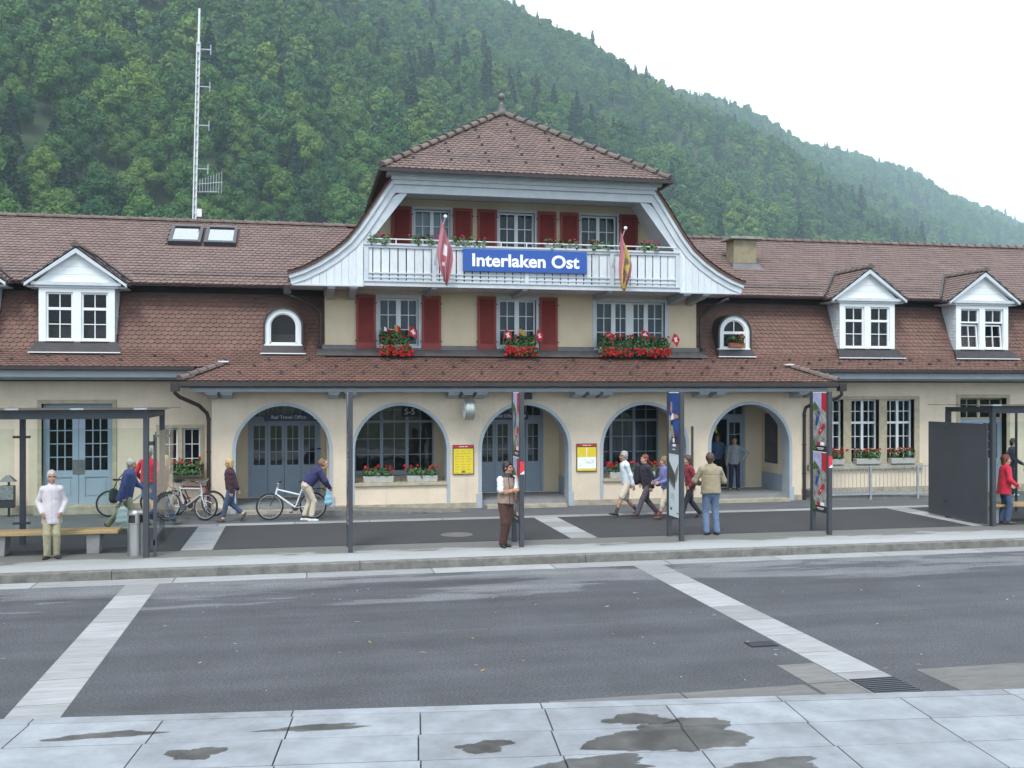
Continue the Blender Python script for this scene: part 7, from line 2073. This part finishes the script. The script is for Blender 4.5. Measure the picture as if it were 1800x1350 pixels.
person('young person in a grey jacket and dark trousers standing in the open doorway', (12.80, 1.35, 0.345), R(-18), 1.60, feet=[(-0.12, 0, 0, -14), (0.12, 0, 0, 14)], hands=[(-0.24, 0, .84), (0.28, -0.12, 1.0)], elbow=[(-.4, .6, 0), (1, .3, -.2)], top=(C['grey'], 1.0, 0.14, 1.06), legs=(C['dkblue'], 1.0), shoes=(SH['tan'],), hair=(HAIR['dark'], 'short'), skin=1, seed=13, h=.015)
person('long-haired woman in a blue top standing just inside the open doorway', (12.72, 2.45, 0.345), R(-20), 1.64, top=(C['denimblue'], 0.6, 0.08, 1.02, 'shirt'), legs=(C['black'], 1.0), shoes=(SH['black'],), hair=(HAIR['brown'], 'long'), skin=1, seed=14, h=.016)
person('woman in a bright red jacket and dark jeans waiting in the panelled shelter', (16.58, -5.75, Z), R(70), 1.64, lean=4, feet=[(-0.09, -0.04, 0, 0), (0.09, 0.06, 0, 0)], hands=[(-0.2, -0.24, 0.98), (0.22, -0.2, 0.96)], top=(C['red'], 1.0, 0.24, 1.15), legs=(C['jeans'], 1.0), shoes=(SH['brown'],), hair=(HAIR['red'], 'bob'), seed=15, h=.014, head=(-30, 0))
person('dark-haired person in a navy jacket and black trousers by the wing door', (21.15, -0.15, Z), R(60), 1.72, lean=9, feet=[(-0.09, -0.05, 0, 0), (0.09, 0.08, 0, 0)], hands=[(-0.2, -0.3, 0.98), (0.2, -0.32, 0.98)], top=(C['dkblue'], 1.0, 0.10, 1.12), legs=(C['black'], 1.0), shoes=(SH['white'],), hair=(HAIR['dark'], 'short'), seed=16, h=.015)

# things people carry
def backpack(label, loc, rz, m, s=1.0, tilt=0.0):
    t = thing('backpack', label, 'backpack', loc); t.rotation_euler = (tilt, 0, rz)
    g = SDF((-.25, -.15, -.05), (.25, .25, .6), .014, .04); g.cap((0, .05, .10), (0, .04, .40), .13 * s, .11 * s, .75); g.cap((0, .13, .10), (0, .12, .20), .09 * s, .08 * s, .6); g.wrinkle(.004, 3); V, F = g.mesh(); link('bag', smesh('bag', V, F, [m]), t)
    for sx in (-1, 1):
        q = MB(); q.tube([(sx * .09, -.02, .44), (sx * .11, -.16, .43), (sx * .12, -.26, .30), (sx * .13, -.22, .12), (sx * .12, -.02, .04)], .014, 6); q.build('strap', m, t)
backpack('black backpack on the back of the man in pale shorts', (8.23, -2.72, 1.0), R(-88), C['black'], 1.0, R(-9))
backpack('dark backpack on the back of the red-haired woman', (8.72, -2.95, 0.96), R(-84), C['dgrey'], .9, R(-9))
def carrier(label, loc, m, w=.17, hgt=.38):
    t = thing('carrier_bag', label, 'bag', loc)
    g = SDF((-.28, -.22, -.5), (.28, .22, .15), .012, .04); g.cap((0, 0, -.36), (0, 0, -.14), w * .95, w * .62, .55); g.wrinkle(.008, 5, 30); V, F = g.mesh(); link('bag', smesh('bag', V, F, [m]), t)
    q = MB(); q.tube([(-.05, 0, -.06), (-.01, 0, .04), (.03, 0, -.06)], .010, 6); q.build('handle', m, t)
carrier('white plastic carrier bag hanging from the hand of the man in blue', (-3.98, -3.12, 0.80), mat('white_plastic', (0.62, 0.66, 0.67), .35))
carrier('pale blue plastic bag held over the bicycle rack', (0.60, -1.95, 0.98), mat('blue_plastic', (0.22, 0.42, 0.52), .35), .10)
carrier('light blue paper bundle carried by the person in navy by the wing door', (21.55, -0.38, 1.32), mat('blue_paper', (0.40, 0.60, 0.70), .6), .11)
t = thing('shoulder_bag', 'dark green shoulder bag at the back of the man in blue', 'bag', (-4.22, -2.85, 0.98))
g = SDF((-.2, -.15, -.2), (.2, .15, .2), .012, .04); g.cap((0, 0, -.07), (0, 0, .07), .11, .10, .6); V, F = g.mesh(); link('bag', smesh('bag', V, F, [cloth_mat('olive', (0.05, 0.055, 0.045))]), t)
q = MB(); q.tube([(0, -.05, .12), (.10, -.16, .35), (.22, -.17, .50)], .012, 6); q.build('strap', C['dgrey'], t)
# ------------------------------------------------------------------ wooded mountain
A_ = R(54.2); UX, UY = math.sin(A_), math.cos(A_); NX, NY = -math.cos(A_), math.sin(A_)
D0, DR, HR = 160.0, 700.0, 377.0
CAMX, CAMY = 0.0, -27.0
_w = [(0.021, 1.3, 0.4), (0.013, 2.1, 1.0), (0.034, 0.2, 0.25), (0.0052, 4.0, 1.1), (0.058, 1.1, 0.12)]
def relief(u, n):
    r_ = 0
    for (f_, p_, a_) in _w: r_ = r_ + a_ * np.sin(f_ * u + 0.35 * f_ * n + p_ + 0.8 * np.sin(f_ * 0.6 * n + p_ * 2))
    return r_
def terrain_h(u, n):
    t_ = (n - D0) / (DR - D0)
    base = HR * np.where(t_ < 0, 0.0, t_)
    base = np.where(t_ > 1.0, HR + (t_ - 1) * 40, base)
    k = np.clip(t_ * 2.2, 0, 1)
    return base + (15.0 - 9.0 * np.clip(t_, 0, 1)) * k * relief(u, n) + 6 * k * np.sin(n * 0.045 + u * 0.011)
us = np.arange(-900, 3600, 18.0); ns = np.concatenate([np.arange(120, 760, 14.0)])
U_, N_ = np.meshgrid(us, ns)
Hh = terrain_h(U_, N_)
Hh[0, :] = -1.0
X_ = CAMX + U_ * UX + N_ * NX; Y_ = CAMY + U_ * UY + N_ * NY
verts = np.stack([X_.ravel(), Y_.ravel(), Hh.ravel()], 1)
nu = len(us); fcs = []
for j in range(len(ns) - 1):
    o = j * nu
    fcs += [(o + i, o + i + 1, o + nu + i + 1, o + nu + i) for i in range(nu - 1)]
me = bpy.data.meshes.new('mountain'); me.from_pydata(verts.tolist(), [], fcs)
me.polygons.foreach_set('use_smooth', [True] * len(fcs))
me.materials.append(mat('forest_floor', (0.030, 0.045, 0.016), 0.95, var=0.4, vscale=0.02))
tag(link('mountain', me), kind='structure')

def leaf_material(name, c1, c2):
    m = bpy.data.materials.new(name); m.use_nodes = True
    nt = m.node_tree; n, l = nt.nodes, nt.links; b = n['Principled BSDF']
    b.inputs['Roughness'].default_value = 0.65; b.inputs['Specular IOR Level'].default_value = 0.25
    oi = n.new('ShaderNodeObjectInfo'); at = n.new('ShaderNodeAttribute'); at.attribute_name = 'tint'
    rp = n.new('ShaderNodeValToRGB'); e = rp.color_ramp.elements
    e[0].color = (*c1, 1); e[1].color = (*c2, 1)
    l.new(oi.outputs['Random'], rp.inputs['Fac'])
    mr = n.new('ShaderNodeMapRange'); mr.inputs['To Min'].default_value = 0.60; mr.inputs['To Max'].default_value = 1.45
    l.new(at.outputs['Fac'], mr.inputs['Value'])
    sc_ = n.new('ShaderNodeVectorMath'); sc_.operation = 'SCALE'
    l.new(rp.outputs['Color'], sc_.inputs[0]); l.new(mr.outputs['Result'], sc_.inputs['Scale'])
    l.new(sc_.outputs['Vector'], b.inputs['Base Color'])
    return m
M_BEECH = leaf_material('beech_leaves', (0.013, 0.060, 0.018), (0.066, 0.145, 0.024))
M_ASHL = leaf_material('ash_leaves', (0.026, 0.088, 0.026), (0.112, 0.182, 0.028))
M_SPRUCE = leaf_material('spruce_needles', (0.012, 0.036, 0.022), (0.024, 0.052, 0.028))
M_BARK = mat('bark', (0.10, 0.085, 0.065), 0.9, var=0.4, vscale=3)

def crown_mesh(name, seed, nleaf, size, m, shape='round'):
    """crown of many leaf-clump faces on lobes, unit: metres, about 10 m wide, base of crown at z = 3"""
    rr = np.random.default_rng(seed)
    V = []; F = []; T = []; CORES = []
    def quads(P_, Nn, s, tint):
        k = len(P_)
        a = np.cross(Nn, rr.normal(size=(k, 3))); a /= np.linalg.norm(a, axis=1)[:, None] + 1e-9
        b = np.cross(Nn, a)
        s = s[:, None]
        bend = Nn * s * 0.35
        quad = np.stack([P_ + a * s - bend * .3, P_ + b * s * 0.8 + bend, P_ - a * s - bend * .3, P_ - b * s * 0.8 + bend], 1)
        base = sum(len(v) for v in V)
        V.append(quad.reshape(-1, 3))
        idx = base + np.arange(k * 4).reshape(-1, 4)
        F.append(idx); T.append(tint)
    if shape == 'cone':
        tiers = 17
        for t_ in range(tiers):
            f_ = t_ / (tiers - 1); z = 1.5 + 16.5 * f_; rad = 3.1 * (1 - f_) ** 0.85 + 0.15
            nb = max(5, int(nleaf / tiers * (rad / 1.7)))
            an = rr.uniform(0, 2 * np.pi, nb); r_ = rad * rr.uniform(0.25, 1.0, nb) ** 0.6 * (1 + 0.15 * np.sin(an * 5 + t_))
            P_ = np.stack([r_ * np.cos(an), r_ * np.sin(an), z - 0.35 * r_ + rr.normal(0, .15, nb)], 1)
            Nn = np.stack([np.cos(an) * 0.5, np.sin(an) * 0.5, np.ones(nb)], 1) + rr.normal(0, .35, (nb, 3)); Nn /= np.linalg.norm(Nn, axis=1)[:, None]
            quads(P_, Nn, size * rr.uniform(0.7, 1.3, nb), rr.uniform(0.2, 0.8, nb))
    else:
        nl = 13
        lobes = []
        for i in range(nl):
            th = i * 2.39996 + rr.uniform(-.3, .3); f_ = (i + 0.5) / nl
            zz = 4.2 + 7.6 * f_; rad = 3.5 * math.sin(math.pi * min(1, 0.22 + 0.74 * f_)) * rr.uniform(0.75, 1.1)
            if shape == 'tall': zz = 4 + 10.5 * f_; rad *= 0.68
            lobes.append((rad * math.cos(th), rad * math.sin(th), zz, rr.uniform(1.6, 2.5)))
        for (lx, ly, lz, lr) in lobes:
            ic = bmesh.new(); bmesh.ops.create_icosphere(ic, subdivisions=1, radius=0.80 * lr); core = np.array([[tuple(v.co) for v in f.verts] + [tuple(f.verts[2].co)] for f in ic.faces]); ic.free()
            core = core[:, :3] * np.array([1, 1, .82]) + np.array([lx, ly, lz]); CORES.append(core)
            k = int(nleaf / nl)
            d_ = rr.normal(size=(k, 3)); d_[:, 2] += 0.35; d_ /= np.linalg.norm(d_, axis=1)[:, None]
            rad = lr * rr.uniform(0.55, 1.12, k)[:, None]
            P_ = np.array([lx, ly, lz]) + d_ * rad * np.array([1, 1, 0.82])
            Nn = d_ + rr.normal(0, .30, (k, 3)); Nn /= np.linalg.norm(Nn, axis=1)[:, None]
            lt = rr.uniform(0.25, 0.75)
            quads(P_, Nn, size * rr.uniform(0.6, 1.35, k), np.clip(lt + rr.normal(0, .16, k), 0, 1))
    V = np.concatenate(V); F = np.concatenate(F); T = np.concatenate(T)
    me = bpy.data.meshes.new(name)
    FL = F.tolist()
    for core in CORES:
        b0 = len(V); V = np.concatenate([V, core.reshape(-1, 3)]); FL += (b0 + np.arange(len(core) * 3).reshape(-1, 3)).tolist(); T = np.concatenate([T, np.full(len(core), 0.5)])
    me.from_pydata(V.tolist(), [], FL)
    at = me.attributes.new('tint', 'FLOAT', 'FACE'); at.data.foreach_set('value', T.astype(np.float32))
    me.materials.append(m)
    return me
def trunk_mesh(seed, h=9.0, r=0.28, conifer=False):
    rr = random.Random(seed); q = MB()
    if conifer: q.tube([(0, 0, -1.5), (0, 0, 6), (0, 0, 17.5)], [0.28, 0.20, 0.03], 7)
    else:
        q.tube([(0, 0, -1.5), (0.1, 0.05, 3), (0.05, -0.1, 6), (0.2, 0.1, h)], [r * 1.3, r, r * .8, r * .25], 7)
        for k in range(6):
            a = k * 1.05 + rr.uniform(-.3, .3); z = 3.0 + 0.8 * k
            q.tube([(0.08, 0, z), (1.2 * math.cos(a), 1.2 * math.sin(a), z + 1.1), (2.6 * math.cos(a), 2.6 * math.sin(a), z + 2.6)], [r * .5, r * .3, r * .08], 5)
    return q.mesh('trunk', M_BARK)
NEAR = [(crown_mesh('crown', 1, 3200, 0.36, M_BEECH), trunk_mesh(1), 'beech_tree', 'broad round deep green beech crown on the wooded slope behind the station'),
        (crown_mesh('crown', 2, 3200, 0.36, M_BEECH), trunk_mesh(2), 'beech_tree', 'lumpy dark green beech crown on the wooded slope behind the station'),
        (crown_mesh('crown', 3, 2600, 0.34, M_ASHL, 'tall'), trunk_mesh(3, 11), 'ash_tree', 'slender paler green ash crown on the wooded slope behind the station'),
        (crown_mesh('crown', 4, 3200, 0.34, M_ASHL), trunk_mesh(4), 'maple_tree', 'yellowish green spreading maple crown on the wooded slope behind the station'),
        (crown_mesh('crown', 5, 1500, 0.55, M_SPRUCE, 'cone'), trunk_mesh(5, conifer=True), 'spruce_tree', 'pointed dark spruce standing among the leafy trees on the slope')]
FAR = [crown_mesh('far_crown', 11, 800, 0.62, M_BEECH), crown_mesh('far_crown', 12, 800, 0.62, M_BEECH), crown_mesh('far_crown', 13, 700, 0.58, M_ASHL, 'tall'),
       crown_mesh('far_crown', 14, 800, 0.60, M_ASHL), crown_mesh('far_crown', 15, 480, 0.8, M_SPRUCE, 'cone')]
# scatter: jittered grid over the slope, kept inside a wide view wedge
g = 7.6
uu, nn = np.meshgrid(np.arange(-420, 3300, g), np.arange(168, 742, g))
uu = uu + rng.uniform(-.48, .48, uu.shape) * g; nn = nn + rng.uniform(-.48, .48, nn.shape) * g
uu = uu.ravel(); nn = nn.ravel()
px_, py_ = uu * UX + nn * NX, uu * UY + nn * NY
phi = np.degrees(np.arctan2(px_, py_)); dist = np.hypot(px_, py_)
hz = terrain_h(uu, nn)
el = np.degrees(np.arctan2(hz + 14 - 3.4, dist))
# thin with distance a little; keep what can show above the roofs
keep = (phi > -22) & (phi < 44) & (el > 6.0) & (el < 27) & (rng.random(len(uu)) > np.clip((dist - 900) / 4000, 0, 0.35))
uu, nn, hz, dist, phi, el = uu[keep], nn[keep], hz[keep], dist[keep], phi[keep], el[keep]
wx = CAMX + uu * UX + nn * NX; wy = CAMY + uu * UY + nn * NY
scl = 0.88 * rng.choice([0.7, 0.95, 1.1, 1.3, 1.65], len(uu), p=[.15, .28, .27, .2, .1]) * rng.uniform(0.9, 1.12, len(uu)) * (0.92 + 0.16 * np.sin(uu * 0.02 + nn * 0.013))
patch = np.sin(uu * 0.017 + 1.0) + np.sin(nn * 0.031 + uu * 0.006) + rng.normal(0, .7, len(uu))
kind = rng.choice([0, 1, 2, 3], len(uu), p=[.34, .30, .17, .19])
con = (patch > 1.55) & (rng.random(len(uu)) < 0.55) | (rng.random(len(uu)) < 0.04 + 0.03 * np.clip((nn - 560) / 150, 0, 1))
kind[con] = 4
rotz = rng.uniform(0, 6.28, len(uu))
vis = (phi > -16.5) & (phi < 40) & (el > 9.0) & (el < 23.5)
order = np.argsort(np.where(vis, dist, 1e9))
near_i = set(order[:280].tolist())
protos = {}
for i in order[:280]:
    k = int(kind[i]); cm, tm, nm, lab = NEAR[k]
    t = tag(empty(nm, (wx[i], wy[i], hz[i] - 0.3), rotz[i]), lab, 'tree', lab.split(' on the')[0].split(' standing')[0] + 's on the slope')
    s = float(scl[i]); t.scale = (s, s, s * rng.uniform(0.92, 1.12))
    link('crown', cm, t); link('trunk', tm, t)
rest = np.array([i for i in range(len(uu)) if i not in near_i])
print('trees', len(uu), 'rest', len(rest))
me = bpy.data.meshes.new('forest')
me.from_pydata(np.stack([wx[rest], wy[rest], hz[rest] - 0.3], 1).tolist(), [], [])
def attr(nm, tp, arr): a = me.attributes.new(nm, tp, 'POINT'); a.data.foreach_set('value', arr)
attr('tree_scale', 'FLOAT', scl[rest].astype(np.float32)); attr('tree_rot', 'FLOAT', rotz[rest].astype(np.float32)); attr('tree_kind', 'INT', kind[rest].astype(np.int32))
forest = tag(link('forest', me), 'dense mixed forest covering the misty mountainside', 'forest', kind='stuff')
pc = bpy.data.collections.new('far_tree_kinds')
for i, m_ in enumerate(FAR):
    pc.objects.link(bpy.data.objects.new('far_tree_%d' % i, m_))
ng = bpy.data.node_groups.new('forest_scatter', 'GeometryNodeTree')
ng.interface.new_socket('Geometry', in_out='INPUT', socket_type='NodeSocketGeometry'); ng.interface.new_socket('Geometry', in_out='OUTPUT', socket_type='NodeSocketGeometry')
N = ng.nodes; Lk = ng.links
gi = N.new('NodeGroupInput'); go = N.new('NodeGroupOutput'); m2p = N.new('GeometryNodeMeshToPoints'); iop = N.new('GeometryNodeInstanceOnPoints'); ci = N.new('GeometryNodeCollectionInfo')
ci.inputs['Collection'].default_value = pc; ci.inputs['Separate Children'].default_value = True; ci.inputs['Reset Children'].default_value = True
def na(nm, tp): a = N.new('GeometryNodeInputNamedAttribute'); a.data_type = tp; a.inputs['Name'].default_value = nm; return a.outputs['Attribute']
iop.inputs['Pick Instance'].default_value = True
cx_ = N.new('ShaderNodeCombineXYZ')
Lk.new(gi.outputs[0], m2p.inputs['Mesh']); Lk.new(m2p.outputs['Points'], iop.inputs['Points']); Lk.new(ci.outputs['Instances'], iop.inputs['Instance'])
Lk.new(na('tree_kind', 'INT'), iop.inputs['Instance Index']); Lk.new(na('tree_rot', 'FLOAT'), cx_.inputs['Z']); Lk.new(cx_.outputs['Vector'], iop.inputs['Rotation']); Lk.new(na('tree_scale', 'FLOAT'), iop.inputs['Scale'])
Lk.new(iop.outputs['Instances'], go.inputs[0])
md = forest.modifiers.new('scatter', 'NODES'); md.node_group = ng

# ------------------------------------------------------------------ haze
mh = bpy.data.materials.new('haze_air'); mh.use_nodes = True
n_, l_ = mh.node_tree.nodes, mh.node_tree.links; n_.clear()
o_ = n_.new('ShaderNodeOutputMaterial'); pv = n_.new('ShaderNodeVolumePrincipled'); pv.inputs['Color'].default_value = (0.70, 0.90, 1.0, 1); pv.inputs['Density'].default_value = 0.00028; pv.inputs['Anisotropy'].default_value = 0.0
l_.new(pv.outputs['Volume'], o_.inputs['Volume'])
q = MB(); q.box(-1600, 3300, -1100, 3100, -2.0, 470.0)
hz_o = q.build('haze', mh); tag(hz_o, kind='stuff')
